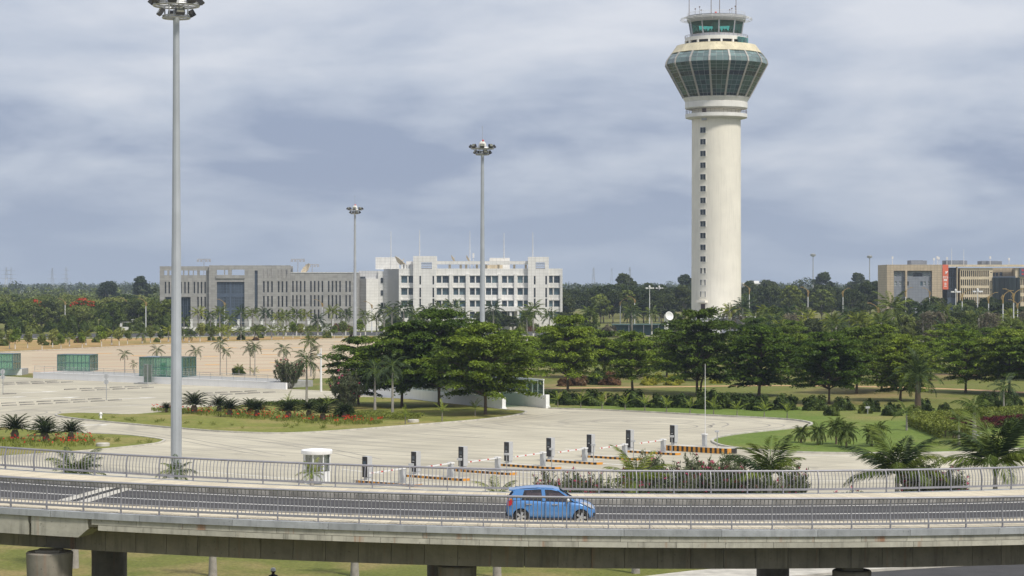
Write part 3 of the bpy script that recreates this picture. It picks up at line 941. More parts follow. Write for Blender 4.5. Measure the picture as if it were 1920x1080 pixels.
# cream shoulder above the glass, terrace storey
tl_part('shoulder', [(84.5 * q, tz(102.5)), (85.5 * q, tz(101.5)), (84.0 * q, tz(99.8)), (76.5 * q, tz(89.5)), (74.5 * q, tz(86.5)), (50 * q, tz(86.3))], M['creamtop'], 48)
tl_part('terrace_core', [(53 * q, tz(86.4)), (53 * q, tz(73))], M['dark'], 32)
tl_part('terrace_band', [(54 * q, tz(78.5)), (58.6 * q, tz(78.6)), (58.6 * q, tz(72.0)), (48 * q, tz(71.8))], M['twhite'], 48)
tl_part('terrace_sill', [(59.3 * q, tz(86.6)), (59.3 * q, tz(83.9)), (54 * q, tz(83.8))], M['creamtop'], 48)
cm = MB().box(-0.28, 0.28, -0.3, 0.3, tz(84.2), tz(78)).mesh('terrace_column', M['twhite'])
for i in range(16):
    an = -math.pi + 2 * math.pi * i / 16 + 0.07
    p = on_shaft(an, 57.6 * q)
    obj('terrace_column', cm, tower, p, an)
pm = MB().box(-1.55, 1.55, -0.04, 0.04, tz(85.5), tz(73.5)).mesh('terrace_pane', M['cabglass'])
for an in (0.78, 1.12):
    obj('terrace_pane', pm, tower, on_shaft(an, 59.4 * q), an)
guard('terrace_railing', 59.0 * q, tz(72), tz(68), 40)
# cab
NC = 10; AC = 0.0
c10 = lambda r: r * q
tl_part('cab_base', [(46 * q, tz(72.2)), (49.5 * q, tz(72.1)), (49.0 * q, tz(66.0)), (46 * q, tz(65.8))], M['tgrey'], NC * 4)
tl_part('cab_floor', [(47 * q, tz(66.2)), (0.01, tz(66.1))], M['dark'], NC * 2)
mb = MB()
for i in range(NC):
    a0 = AC + i * 2 * math.pi / NC - math.pi / 2; a1 = a0 + 2 * math.pi / NC
    pts = [(48.0 * q * math.cos(a0), 48.0 * q * math.sin(a0), tz(65.9)), (48.0 * q * math.cos(a1), 48.0 * q * math.sin(a1), tz(65.9)),
           (52.0 * q * math.cos(a1), 52.0 * q * math.sin(a1), tz(42.2)), (52.0 * q * math.cos(a0), 52.0 * q * math.sin(a0), tz(42.2))]
    obj('cab_window', MB().quad(*pts).mesh('cab_window', M['cabglass']), tower)
    mu = MB().tube([Vector(pts[0]) * 1.0, Vector(pts[3]) * 1.0], 0.22, 6)
    obj('cab_mullion', mu.mesh('cab_mullion', M['tgrey']), tower)
# desks and screens inside
mb = MB()
for i in range(20):
    an = 2 * math.pi * i / 20
    Mx = Matrix.Translation((6.6 * math.cos(an), 6.6 * math.sin(an), tz(66))) @ Matrix.Rotation(an, 4, 'Z')
    mb.box(-0.3, 0.4, -0.9, 0.9, 0, 0.75, Mx)
    for s in (-0.45, 0.4):
        mb.box(-0.05, 0.05, s - 0.28, s + 0.28, 0.8, 1.25, Mx)
obj('control_desks', mb.mesh('control_desks', M['dark']), tower)
obj('stair_core', MB().lathe([(1.1, tz(66)), (1.1, tz(42))], 16).mesh('stair_core', M['tgrey'], smooth=R(40)), tower)
tl_part('roof_band', [(47 * q, tz(43.0)), (52 * q, tz(43.2)), (54.5 * q, tz(40.5)), (56.2 * q, tz(31.2)), (54 * q, tz(31.0)), (0.01, tz(31.3))], M['tgrey'], 40)
guard('roof_railing', 54.0 * q, tz(31.0), tz(25.5), 30, m=M['whitepipe'])
# cleaning rail: hoop carried by struts round the roof
mb = MB(); n = 60; rr = 67 * q
for z, r_ in ((tz(38.0), rr), (tz(35.5), rr * 0.985)):
    mb.tube([(r_ * math.cos(2 * math.pi * i / n), r_ * math.sin(2 * math.pi * i / n), z) for i in range(n + 1)], 0.07, 5, caps=False)
for i in range(20):
    an = 2 * math.pi * (i + 0.3) / 20
    c, s = math.cos(an), math.sin(an)
    mb.tube([(55.5 * q * c, 55.5 * q * s, tz(33)), (rr * c, rr * s, tz(36.5))], 0.06, 4)
    mb.tube([(54.5 * q * c, 54.5 * q * s, tz(41)), (rr * c, rr * s, tz(38))], 0.05, 4)
obj('roof_hoop', mb.mesh('roof_hoop', M['whitepipe']), tower)
for dxp in (-49.3, -13, 2.7, 39):
    mb = MB().tube([(0, 0, tz(31.4)), (0, 0, tz(5)), (0, 0, tz(-38))], [0.13, 0.10, 0.06], 6)
    yy = -6.0 if abs(dxp) < 20 else 3.0
    obj('antenna', mb.mesh('antenna', M['rust']), tower, (dxp * q, yy, 0))
for dxp, h in ((-34, 2.2), (-31, 1.2), (32.5, 2.4), (22, 1.3), (26, 1.7), (-42, 1.6)):
    mb = MB().tube([(0, 0, tz(31.4)), (0, 0, tz(31.4) + h)], 0.05, 5).box(-0.2, 0.2, -0.2, 0.2, tz(31.4) + h, tz(31.4) + h + 0.35)
    obj('roof_sensor', mb.mesh('roof_sensor', M['rust']), tower, (dxp * q, -5.0, 0))
obj('red_beacon', MB().lathe([(0.35, tz(31.3)), (0.35, tz(29.5)), (0.3, tz(27.5)), (0.02, tz(26.5))], 12).mesh('red_beacon', M['reddome'], smooth=True), tower, (-5 * q, -7.0, 0))

# low white buildings round the tower's foot
M['annex'] = mat('annex_white', (0.74, 0.74, 0.73), 0.7, var=0.08, scale=0.5)
mb = MB().box(-9, 9, 0, 12, 0, 4.4).box(-9.3, 9.3, -0.3, 12.3, 4.4, 4.8)
an_ = thing('annex_building', 'low white building at the foot of the control tower', 'building', W(1362, 621, DT - 22) * 1.0)
an_.location.z = 0
obj('wall', MB().box(-9, 9, 0, 12, 0, 4.2).mesh('wall', M['annex']), an_)
obj('roof', MB().box(-9.3, 9.3, -0.3, 12.3, 4.2, 4.7).mesh('roof', M['annex']), an_)
for x in (-7, -4.2, -1.4, 1.4, 4.2, 7):
    w_ = obj('window', MB().box(x - 0.9, x + 0.9, -0.06, 0.02, 1.2, 2.9).mesh('window', M['winpane']), an_)
    obj('window_frame', MB().box(x - 0.04, x + 0.04, -0.09, -0.05, 1.2, 2.9).mesh('window_frame', M['annex']), w_)
# curved-roof pavilion right of it
pv = thing('canopy', 'white barrel-roofed canopy beside the control tower foot', 'canopy', W(1398, 621, DT - 26)); pv.location.z = 0
mb = MB()
for k in range(10):
    a, b = math.pi * k / 10, math.pi * (k + 1) / 10
    for o_, i_ in ((5.0, 4.8),):
        mb.quad((-o_ * math.cos(a), 0, 3.4 + 1.9 * math.sin(a)), (-o_ * math.cos(b), 0, 3.4 + 1.9 * math.sin(b)), (-o_ * math.cos(b), 9, 3.4 + 1.9 * math.sin(b)), (-o_ * math.cos(a), 9, 3.4 + 1.9 * math.sin(a)))
        mb.quad((-o_ * math.cos(a), 0, 3.4 + 1.9 * math.sin(a)), (-o_ * math.cos(b), 0, 3.4 + 1.9 * math.sin(b)), (-i_ * math.cos(b), 0, 3.2 + 1.8 * math.sin(b)), (-i_ * math.cos(a), 0, 3.2 + 1.8 * math.sin(a)))
obj('roof', mb.mesh('roof', M['annex']), pv)
for x in (-4.7, 0, 4.7):
    obj('column', MB().box(x - 0.25, x + 0.25, 0.2, 0.7, 0, 3.6 if x else 5.1).mesh('column', M['annex']), pv)
# white dish left of the tower
dh = thing('satellite_dish', 'white satellite dish on a box base left of the control tower foot', 'satellite dish', W(1253, 621, 560)); dh.location.z = 0
mb = MB().lathe([(0.02, 0.0), (0.6, 0.08), (0.95, 0.24), (1.15, 0.42), (1.18, 0.38)], 24)
obj('reflector', mb.mesh('reflector', M['annex'], smooth=True), dh, (0.1, -0.4, 6.2), rot=(R(75), 0, R(25)))
obj('base', MB().box(-1.0, 0.0, -0.5, 0.5, 0, 6.6).mesh('base', M['annex']), dh)
# ------------------------------------------------------------------ office blocks
M['granite'] = panel_mat('granite_cladding', (0.325, 0.32, 0.305), 1.5, 0.75, 0.72, 0.10, 0.03, pervar=0.12)
M['wtile'] = panel_mat('white_tile_cladding', (0.74, 0.73, 0.70), 1.25, 0.95, 0.72, 0.06, 0.045, pervar=0.04)
M['gtile'] = panel_mat('grey_tile_cladding', (0.52, 0.52, 0.52), 0.95, 0.95, 0.62, 0.06, 0.05, pervar=0.04)
M['sand'] = panel_mat('sandstone_cladding', (0.62, 0.53, 0.385), 1.2, 0.6, 0.75, 0.08, 0.03, pervar=0.08)
M['sandgrid'] = panel_mat('tan_panel_cladding', (0.46, 0.38, 0.275), 1.15, 0.8, 0.6, 0.08, 0.05, pervar=0.06)
M['steelclad'] = panel_mat('grey_metal_cladding', (0.22, 0.24, 0.28), 1.1, 0.9, 0.7, 0.06, 0.04, pervar=0.05)
M['slit'] = pane_mat('slit_window_glass', (0.03, 0.033, 0.038), 0.12, perobj=0.4)
M['blueglass'] = pane_mat('blue_grey_glass', (0.055, 0.075, 0.10), 0.10, perobj=0.4)
M['tealglass'] = pane_mat('office_window_glass', (0.06, 0.105, 0.125), 0.10, perobj=0.5)
M['blindglass'] = pane_mat('window_with_blinds', (0.14, 0.21, 0.23), 0.12, perobj=0.4)
M['darkglass'] = pane_mat('unlit_window_glass', (0.03, 0.05, 0.065), 0.1, perobj=0.4)
M['bluemetal'] = mat('blue_grey_metal', (0.095, 0.125, 0.175), 0.5, 0.2, var=0.1)
M['wframe'] = mat('white_window_frame', (0.60, 0.60, 0.58), 0.6)
M['roofing'] = mat('roof_felt', (0.33, 0.32, 0.30), 0.9)

def facade(mb, x0, x1, z0, z1, ops, dep, thru=()):
    """front wall in the plane y=0 with real openings; ops (x0, x1, z0, z1) get reveals of depth dep"""
    xs = sorted({x0, x1, *[v for o in ops for v in o[:2] if x0 < v < x1]})
    zs = sorted({z0, z1, *[v for o in ops for v in o[2:] if z0 < v < z1]})
    for j in range(len(zs) - 1):
        zc_ = (zs[j] + zs[j + 1]) / 2; run = None
        for i in range(len(xs)):
            solid = False
            if i < len(xs) - 1:
                xc = (xs[i] + xs[i + 1]) / 2
                solid = not any(o[0] < xc < o[1] and o[2] < zc_ < o[3] for o in ops)
            if solid and run is None:
                run = xs[i]
            if not solid and run is not None:
                mb.quad((run, 0, zs[j]), (xs[i], 0, zs[j]), (xs[i], 0, zs[j + 1]), (run, 0, zs[j + 1])); run = None
    for a, b, c, d in ops:
        mb.quad((a, 0, c), (b, 0, c), (b, dep, c), (a, dep, c)); mb.quad((a, dep, d), (b, dep, d), (b, 0, d), (a, 0, d))
        mb.quad((a, 0, d), (a, 0, c), (a, dep, c), (a, dep, d)); mb.quad((b, 0, c), (b, 0, d), (b, dep, d), (b, dep, c))
    for x in (x0, x1):
        mb.quad((x, 0, z0), (x, dep, z0), (x, dep, z1), (x, 0, z1))
    mb.quad((x0, 0, z1), (x1, 0, z1), (x1, dep, z1), (x0, dep, z1))
    return mb

_wc = {}
def window(parent, x0, x1, z0, z1, y, glass, bars=(1, 1), fw=0.07, frame='bluemetal', name='window'):
    w_, h_ = round(x1 - x0, 2), round(z1 - z0, 2)
    key = (w_, h_, glass, bars, fw, frame)
    if key not in _wc:
        g = MB().box(0, w_, 0, 0.05, 0, h_).mesh('window', M[glass])
        fr = MB()
        for a, b, c, d in ((0, w_, 0, fw), (0, w_, h_ - fw, h_), (0, fw, fw, h_ - fw), (w_ - fw, w_, fw, h_ - fw)):
            fr.box(a, b, -0.06, 0.0, c, d)
        for k in range(1, bars[0]):
            xx = w_ * k / bars[0]; fr.box(xx - fw / 2, xx + fw / 2, -0.05, -0.002, fw, h_ - fw)
        for k in range(1, bars[1]):
            zz = h_ * k / bars[1]; fr.box(fw, w_ - fw, -0.04, -0.003, zz - fw / 2, zz + fw / 2)
        _wc[key] = (g, fr.mesh('window_frame', M[frame]))
    g, fr = _wc[key]
    o = obj(name, g, parent, (x0, y, z0)); obj('window_frame', fr, o)
    return o

class Block:
    """converts zoom pixels to facade metres"""
    def __init__(s, root, p, x_ref, base, zs, ox, oy):
        s.root, s.p, s.x, s.b, s.zs, s.ox, s.oy = root, p, x_ref, base, zs, ox, oy
    def X(s, u):
        return (s.ox + u / s.zs - s.x) / s.p
    def Z(s, v):
        return (s.b - (s.oy + v / s.zs)) / s.p
    def op(s, u0, u1, v0, v1):
        return (s.X(u0), s.X(u1), max(0.02, s.Z(v1)), s.Z(v0))
    def wall(s, name, u0, u1, v0, v1, ops, m, y=0.0, dep=0.5, depth=16, body_top=None, floor=None):
        x0, x1, z0, z1 = s.X(u0), s.X(u1), (0.0 if v1 is None else s.Z(v1)), s.Z(v0)
        mb = facade(MB(), x0, x1, z0, z1, ops, dep)
        zt = z1 if body_top is None else s.Z(body_top)
        mb.box(x0 + 0.01, x1 - 0.01, dep, depth, z0, zt - 0.02)
        return obj(name, mb.mesh(name, m), s.root, (0, y, 0))

# --- grey granite block
gb = thing('office_building', 'long grey granite office block with narrow slit windows, left of the white block', 'building', ((298 - HX) / 5.87, F / 5.87, 0))
B = Block(gb, 5.87, 298, 618, 4.8, 280, 420)
# left wing, set back a little, with overhang over a glazed foyer
sl = [133, 166, 200, 237, 274, 308, 340, 393, 426, 457, 490]
opsA = [B.op(x, x + 14, 520, 625) for x in sl] + [B.op(x, x + 14, 655, 752) for x in (426, 457, 490)] + [B.op(x, x + 14, 785, 860) for x in (426, 457, 490)]
roofA = [B.op(a, b, 418, 460) for a, b in ((125, 155), (172, 262), (268, 297), (306, 342), (351, 386), (392, 425), (446, 504))]
lowA = [B.op(137, 366, 657, 950)]
B.wall('wall', 88, 537, 380, None, opsA + roofA + lowA, M['granite'], y=1.2, dep=0.9, body_top=470)
for o_ in opsA:
    window(gb, *o_, 1.2 + 0.45, 'slit', (1, 3), 0.05)
for k in range(7):
    x = B.X(137) + (B.X(366) - B.X(137)) * k / 7
    window(gb, x + 0.02, B.X(137) + (B.X(366) - B.X(137)) * (k + 1) / 7 - 0.02, 0.05, B.Z(660), 1.95, 'blueglass', (2, 4), 0.08)
# centre and lower right wing
cb_ = [1023, 1060, 1096, 1156, 1190, 1228]
rowsB = [(515, 615), (647, 745), (770, 850)]
opsB = [B.op(x, x + 15, a, b) for x in cb_ for a, b in rowsB]
roofB = [B.op(x, x + 15, 408, 488) for x in cb_] + [B.op(605, 671, 413, 457), B.op(679, 708, 413, 457), B.op(740, 857, 410, 460)]
bigB = B.op(607, 856, 520, 930); slitB = B.op(947, 975, 418, 800)
B.wall('wall', 537.4, 1270, 372, None, opsB + roofB + [bigB, slitB], M['granite'], y=0, dep=0.9, body_top=500)
obj('parapet_back', MB().box(B.X(860), B.X(1268), 8.0, 8.5, B.Z(500), B.Z(378)).mesh('parapet_back', M['granite']), gb)
obj('ledge', MB().box(B.X(600), B.X(860), -0.3, 0.0, B.Z(490), B.Z(462)).mesh('ledge', M['granite']), gb)
for o_ in opsB:
    window(gb, *o_, 0.45, 'slit', (1, 3), 0.05)
window(gb, *slitB, 0.5, 'blueglass', (2, 10), 0.07)
# big glazed entrance: two bays of panes between blue-grey spandrels
for u0, u1 in ((607, 719), (737, 856)):
    for v0, v1 in ((522, 626), (656, 757), (783, 900)):
        x0, x1 = B.X(u0), B.X(u1)
        for k in range(4):
            window(gb, x0 + (x1 - x0) * k / 4 + 0.015, x0 + (x1 - x0) * (k + 1) / 4 - 0.015, B.Z(v1), B.Z(v0), 0.6, 'blueglass', (2, 4), 0.09)
for v0, v1 in ((627, 655), (758, 782)):
    obj('spandrel', MB().box(B.X(607) + .02, B.X(856) - .02, 0.5, 0.7, B.Z(v1), B.Z(v0)).mesh('spandrel', M['bluemetal']), gb)
obj('spandrel', MB().box(B.X(720), B.X(736), 0.45, 0.66, 0.03, B.Z(521)).mesh('spandrel', M['bluemetal']), gb)
cc = [1285, 1320, 1355, 1391, 1447, 1481, 1516, 1550, 1607, 1641, 1675, 1709, 1764, 1798]
opsC = [B.op(x, x + 14, a, b) for x in cc for a, b in ((512, 612), (640, 742), (768, 850))]
B.wall('wall', 1270.4, 1880, 438, None, opsC, M['granite'], y=0.02, dep=0.9)
for o_ in opsC:
    window(gb, *o_, 0.45, 'slit', (1, 3), 0.05)
obj('coping', MB().box(B.X(1271), B.X(1880), -0.12, 1.0, B.Z(440), B.Z(434)).mesh('coping', M['wframe']), gb)
# roof floodlight poles and dish
def roof_light(parent, x, z0, z1, y=6.0):
    mb = MB().tube([(0, 0, z0), (0, 0, z1)], 0.13, 6)
    mb.box(-2.2, 2.2, -0.15, 0.15, z1 - 0.1, z1 + 0.25)
    for k in (-1.9, -0.8, 0.8, 1.9):
        mb.box(k - 0.35, k + 0.35, -0.5, 0.1, z1 - 0.75, z1 - 0.15)
    obj('floodlight_pole', mb.mesh('floodlight_pole', M['tgrey']), parent, (x, y, 0))
roof_light(gb, B.X(467), B.Z(470), B.Z(318)); roof_light(gb, B.X(1320), B.Z(440), B.Z(318)); roof_light(gb, B.X(1442), B.Z(440), B.Z(365), 9)
def dish(parent, x, y, z, r, tilt, yaw):
    mb = MB().lathe([(0.02, 0.0), (r * 0.5, r * 0.07), (r * 0.8, r * 0.19), (r, r * 0.32), (r * 1.01, r * 0.29), (r * 0.5, r * 0.02), (0.03, -0.08)], 24)
    mb.tube([(r * 0.6, 0, r * 0.1), (0, 0, r * 0.8)], 0.06, 4); mb.tube([(-r * 0.6, 0, r * 0.1), (0, 0, r * 0.8)], 0.06, 4)
    o = obj('dish', mb.mesh('dish', M['sand'], smooth=R(50)), parent, (x, y, z), rot=(tilt, 0, yaw))
    return o
dish(gb, B.X(1404), 5, B.Z(415), 2.2, R(55), R(-60))

# --- white tiled block
wb = thing('office_building', 'white tiled four-storey office block with paired windows, behind the tree cluster', 'building', ((748 - HX) / 5.85, F / 5.85, 0))
B = Block(wb, 5.85, 748, 619, 4.364, 640, 420)
rowsW = [(430, 487), (530, 585), (632, 682), (722, 775)]
cols = [(490, 540), (550, 604), (780, 818), (828, 880), (917, 957), (967, 1016), (1052, 1092), (1102, 1142), (1183, 1225), (1233, 1281), (1315, 1355), (1366, 1411), (1442, 1485), (1494, 1541), (1700, 1730), (1740, 1787)]
opsW = [B.op(a, b, c, d) for a, b in cols for c, d in rowsW]
B.wall('wall', 470, 1810, 370, None, opsW, M['wtile'], dep=0.7, depth=22)
rw_ = random.Random(3)
for o_ in opsW:
    window(wb, *o_, 0.4, rw_.choice(('tealglass', 'tealglass', 'blindglass', 'darkglass')), (3, 2), 0.08, 'bluemetal')
# lintels over each pair and pilasters between the bays
for c, d in rowsW[:3]:
    for a, b in ((487, 607), (777, 884), (913, 1019), (1049, 1144), (1180, 1284), (1312, 1414), (1439, 1543), (1697, 1790)):
        obj('lintel', MB().box(B.X(a), B.X(b), -0.22, 0.0, B.Z(c - 2), B.Z(c - 12)).mesh('lintel', M['wtile']), wb)
for a, b in ((472, 486), (884.5, 912), (1019.5, 1048), (1144.5, 1179), (1284.5, 1311), (1414.5, 1438), (1791, 1808)):
    obj('pilaster', MB().box(B.X(a), B.X(b), -0.65, 0.0, 0, B.Z(414)).mesh('pilaster', M['wtile']), wb)
# stair towers standing proud, with framed roof openings
for a, b, top, o0, o1, sls in ((590, 778, 268, 655, 743, (640, 747)), (1527, 1697, 275, 1590, 1665, (1575, 1668))):
    ops = [B.op(s_, s_ + 14, c, d) for s_ in sls for c, d in ((430, 500), (527, 606), (615, 684), (715, 775))]
    hole = B.op(o0, o1, 320, 374)
    B.wall('stair_tower', a, b, top, None, ops + [hole], M['wtile'], y=-1.6, dep=0.8, depth=1.6, body_top=380)
    for o_ in ops:
        window(wb, *o_, -1.2, 'slit', (1, 3), 0.06)
    for k in range(4):
        z = hole[2] + (hole[3] - hole[2]) * (k + 0.5) / 4
        obj('louvre', MB().box(hole[0], hole[1], -1.3, -1.1, z - 0.1, z + 0.1).mesh('louvre', M['tgrey']), wb)
    obj('tower_return', MB().box(B.X(a), B.X(a) + 0.6, -0.78, 7, B.Z(369), B.Z(top + 1)).mesh('tower_return', M['wtile']), wb)
    obj('tower_return', MB().box(B.X(b) - 0.6, B.X(b), -0.78, 7, B.Z(369), B.Z(top + 1)).mesh('tower_return', M['wtile']), wb)
# roof pergola beam on short posts, rear stair heads
obj('roof_beam', MB().box(B.X(778.5), B.X(1526.5), 0.0, 1.0, B.Z(336), B.Z(309)).mesh('roof_beam', M['wtile']), wb)
for u in (885, 975, 1020, 1108, 1185, 1285, 1415, 1510):
    obj('roof_post', MB().box(B.X(u - 9), B.X(u + 9), 1.6, 3.0, B.Z(371), B.Z(338)).mesh('roof_post', M['sand']), wb)
for a, b, top, hole in ((265, 455, 275, B.op(328, 412, 322, 371)), (1210, 1378, 280, B.op(1318, 1365, 338, 368))):
    mb = facade(MB(), B.X(a), B.X(b), B.Z(374), B.Z(top), [hole], 0.6)
    obj('stair_head', mb.mesh('stair_head', M['wtile']), wb, (0, 9.0, 0))
    obj('stair_head_back', MB().box(B.X(a), B.X(b), 14, 14.5, B.Z(374), B.Z(top)).mesh('stair_head_back', M['wtile']), wb)
obj('plant_room', MB().box(B.X(525), B.X(592), 5, 12, B.Z(371), B.Z(310)).mesh('plant_room', M['annex']), wb)
obj('plant_room', MB().box(B.X(1190), B.X(1320), 4, 8, B.Z(371), B.Z(340)).mesh('plant_room', M['sand']), wb)
dish(wb, B.X(472), 4.0, B.Z(330), 2.7, R(42), R(105))
dish(wb, B.X(905), 4.0, B.Z(292), 1.3, R(60), R(100)); dish(wb, B.X(1028), 4.0, B.Z(292), 1.2, R(60), R(100))
for u, v0, v1 in ((403, 62, 368), (641, 52, 268), (1051, 62, 370), (1331, 78, 282), (1567, 72, 276)):
    obj('lightning_rod', MB().tube([(0, 0, B.Z(v1) - 0.3), (0, 0, B.Z((v0 + v1) / 2)), (0, 0, B.Z(v0))], [0.17, 0.13, 0.07], 6).mesh('lightning_rod', M['whitepipe']), wb, (B.X(u), 2.2 if v1 > 300 else 0.0, 0))
obj('panel_antenna', MB().tube([(0, 0, B.Z(371)), (0, 0, B.Z(245))], 0.1, 6).box(-0.3, 0.3, -0.25, 0.1, B.Z(282), B.Z(243)).mesh('panel_antenna', M['whitepipe']), wb, (B.X(1080), 2, 0))
for u in (500, 520, 545, 570):
    obj('air_conditioner', MB().box(-0.55, 0.55, -0.4, 0.4, B.Z(371), B.Z(371) + 1.3).lathe([(0.45, B.Z(371) + 1.3), (0.4, B.Z(371) + 1.38)], 12, caps=True).mesh('air_conditioner', M['wframe']), wb, (B.X(u), 1.6, 0))
# faceted left end in grey tile
def prism_wall(name, pts, u_top, m, ops=()):
    mb = MB(); mb.prism(pts, 0, B.Z(u_top)); return obj(name, mb.mesh(name, m), wb)
prism_wall('corner_bay', [(B.X(340), 5.2), (B.X(471) - 0.02, 0.03), (B.X(471) - 0.02, 14), (B.X(340), 14)], 372, M['gtile'])
prism_wall('corner_bay', [(B.X(292), 5.6), (B.X(340) - 0.02, 5.6), (B.X(340) - 0.02, 14), (B.X(292), 14)], 391, M['wtile'])
prism_wall('corner_bay', [(B.X(200), 2.4), (B.X(292) - 0.02, 5.55), (B.X(292) - 0.02, 14), (B.X(200), 14)], 452, M['wtile'])
prism_wall('corner_bay', [(B.X(124), 5.5), (B.X(200) - 0.02, 2.35), (B.X(200) - 0.02, 14), (B.X(124), 14)], 452, M['gtile'])
prism_wall('corner_bay', [(B.X(130), 6.5), (B.X(300), 6.5), (B.X(300), 16), (B.X(130), 16)], 388, M['gtile'])
for v0, v1 in ((445, 488), (548, 592), (650, 693)):
    window(wb, B.X(314), B.X(333), B.Z(v1), B.Z(v0), 5.52, 'slit', (1, 2), 0.06)
window(wb, B.X(132), B.X(186), B.Z(451), B.Z(436), 6.42, 'slit', (3, 1), 0.05)
# entrance portico
obj('portico', MB().box(B.X(1183), B.X(1456), -6, -0.7, B.Z(716), B.Z(680)).box(B.X(1183), B.X(1215), -6, -5.2, 0, B.Z(716) - 0.01).box(B.X(1440), B.X(1456), -6, -5.2, 0, B.Z(716) - 0.01).mesh('portico', M['wtile']), wb)
for u in (1300, 1385):
    obj('column', MB().lathe([(0.45, 0), (0.45, B.Z(717))], 12).mesh('column', M['wtile'], smooth=R(40)), wb, (B.X(u), -5.2, 0))

# --- sandstone block on the right
sb = thing('office_building', 'sandstone office block with an orange banner and dark screen at the right edge', 'building', ((1663 - HX) / 5.5, F / 5.5, 0))
B = Block(sb, 5.5, 1663, 612.5, 4.5, 1500, 460)
rec = B.op(792, 1115, 215, 640)
B.wall('wall', 733, 1201, 163, None, [rec], M['sandgrid'], dep=1.6, depth=18)
mb = facade(MB(), rec[0], rec[1], 0, rec[3], [B.op(a, b, c, d) for c, d in ((225, 266), (304, 342)) for a, b in ((801, 823), (843, 862), (876, 888), (1047, 1068), (1086, 1107))] + [B.op(912, 1038, 232, 264), B.op(907, 922, 304, 340), B.op(1020, 1040, 304, 340)], 0.3)
obj('recessed_wall', mb.mesh('recessed_wall', M['steelclad']), sb, (0, 1.0, 0))
for c, d in ((225, 266), (304, 342)):
    for a, b in ((801, 823), (843, 862), (876, 888), (1047, 1068), (1086, 1107)):
        window(sb, *B.op(a, b, c, d), 1.2, 'tealglass', (2, 2), 0.09, 'wframe')
window(sb, *B.op(912, 958, 232, 264), 1.2, 'tealglass', (4, 1), 0.07, 'wframe'); window(sb, *B.op(959, 1038, 232, 264), 1.2, 'slit', (3, 1), 0.06)
window(sb, *B.op(907, 922, 304, 340), 1.2, 'slit', (1, 1), 0.06); window(sb, *B.op(1020, 1040, 304, 340), 1.2, 'tealglass', (2, 1), 0.06)
obj('pillar', MB().box(B.X(888), B.X(903), -0.3, 0.9, 0, B.Z(215)).mesh('pillar', M['sandgrid']), sb)
# dark glazed link
mb = MB().box(B.X(1252), B.X(1332), 2.0, 14, 0, B.Z(188)); obj('link_block', mb.mesh('link_block', M['bluemetal']), sb)
for v0, v1 in ((195, 266), (276, 360), (366, 440)):
    for k in range(3):
        a, b = 1256 + 21 * k, 1256 + 21 * (k + 1) - 1
        window(sb, B.X(a), B.X(b), B.Z(v1), B.Z(v0), 1.93, 'slit', (1, 2), 0.06)
obj('pillar', MB().box(B.X(1324), B.X(1330), 0, 1.5, 0, B.Z(183)).mesh('pillar', M['sand']), sb)
obj('roof_beam', MB().box(B.X(1251), B.X(2300), -0.3, 2.2, B.Z(180), B.Z(163)).mesh('roof_beam', M['sand']), sb)
# slit window block
B9 = Block(sb, 5.5, 1663, 612.5, 9.0, 1740, 470)
ops = [B9.op(559 + 34.6 * k, 582 + 34.6 * k, a, b) for k in range(14) for a, b in ((335, 438), (485, 588), (632, 738), (785, 890), (935, 1040))] + [B9.op(1055, 1085, a, a + 14) for a in (360, 507, 655)]
B9.wall('wall', 548, 1098, 292, None, ops, M['sand'], y=0.4, dep=1.0, depth=18)
for o_ in ops:
    window(sb, *o_, 1.0, 'slit', (1, 2), 0.05)
# upper recess and leaning dark slatted screen
mb = facade(MB(), B9.X(1098.5), B9.X(1478), 0, B9.Z(290), [B9.op(1130, 1165, 370, 428), B9.op(1183, 1224, 370, 428), B9.op(1251, 1296, 362, 428)], 0.5)
obj('recessed_wall', mb.mesh('recessed_wall', M['sandgrid']), sb, (0, 3.6, 0))
for a, b, c in ((1130, 1165, 370), (1183, 1224, 370), (1251, 1296, 362)):
    window(sb, *B9.op(a, b, c, 428), 3.9, 'blueglass', (2, 1), 0.07)
obj('screen_ledge', MB().box(B9.X(1100), B9.X(1478), -0.2, 3.4, B9.Z(452), B9.Z(435)).mesh('screen_ledge', M['bluemetal']), sb)
slat = MB().box(-0.32, 0.32, -0.12, 0.1, 0, B9.Z(455)).mesh('screen_slat', M['ttspan'])
n = 22
for k in range(n):
    x = B9.X(1102) + (B9.X(1556) - B9.X(1102)) * (k + 0.5) / n
    obj('screen_slat', slat, sb, (x, -0.4 + 0.35 * (k % 2), 0), rot=(0, R(0.6 * math.sin(k * 1.3) - 1.2), 0))
obj('screen_back', MB().box(B9.X(1100), B9.X(1556), 0.4, 3.4, 0, B9.Z(456)).mesh('screen_back', M['bluemetal']), sb)
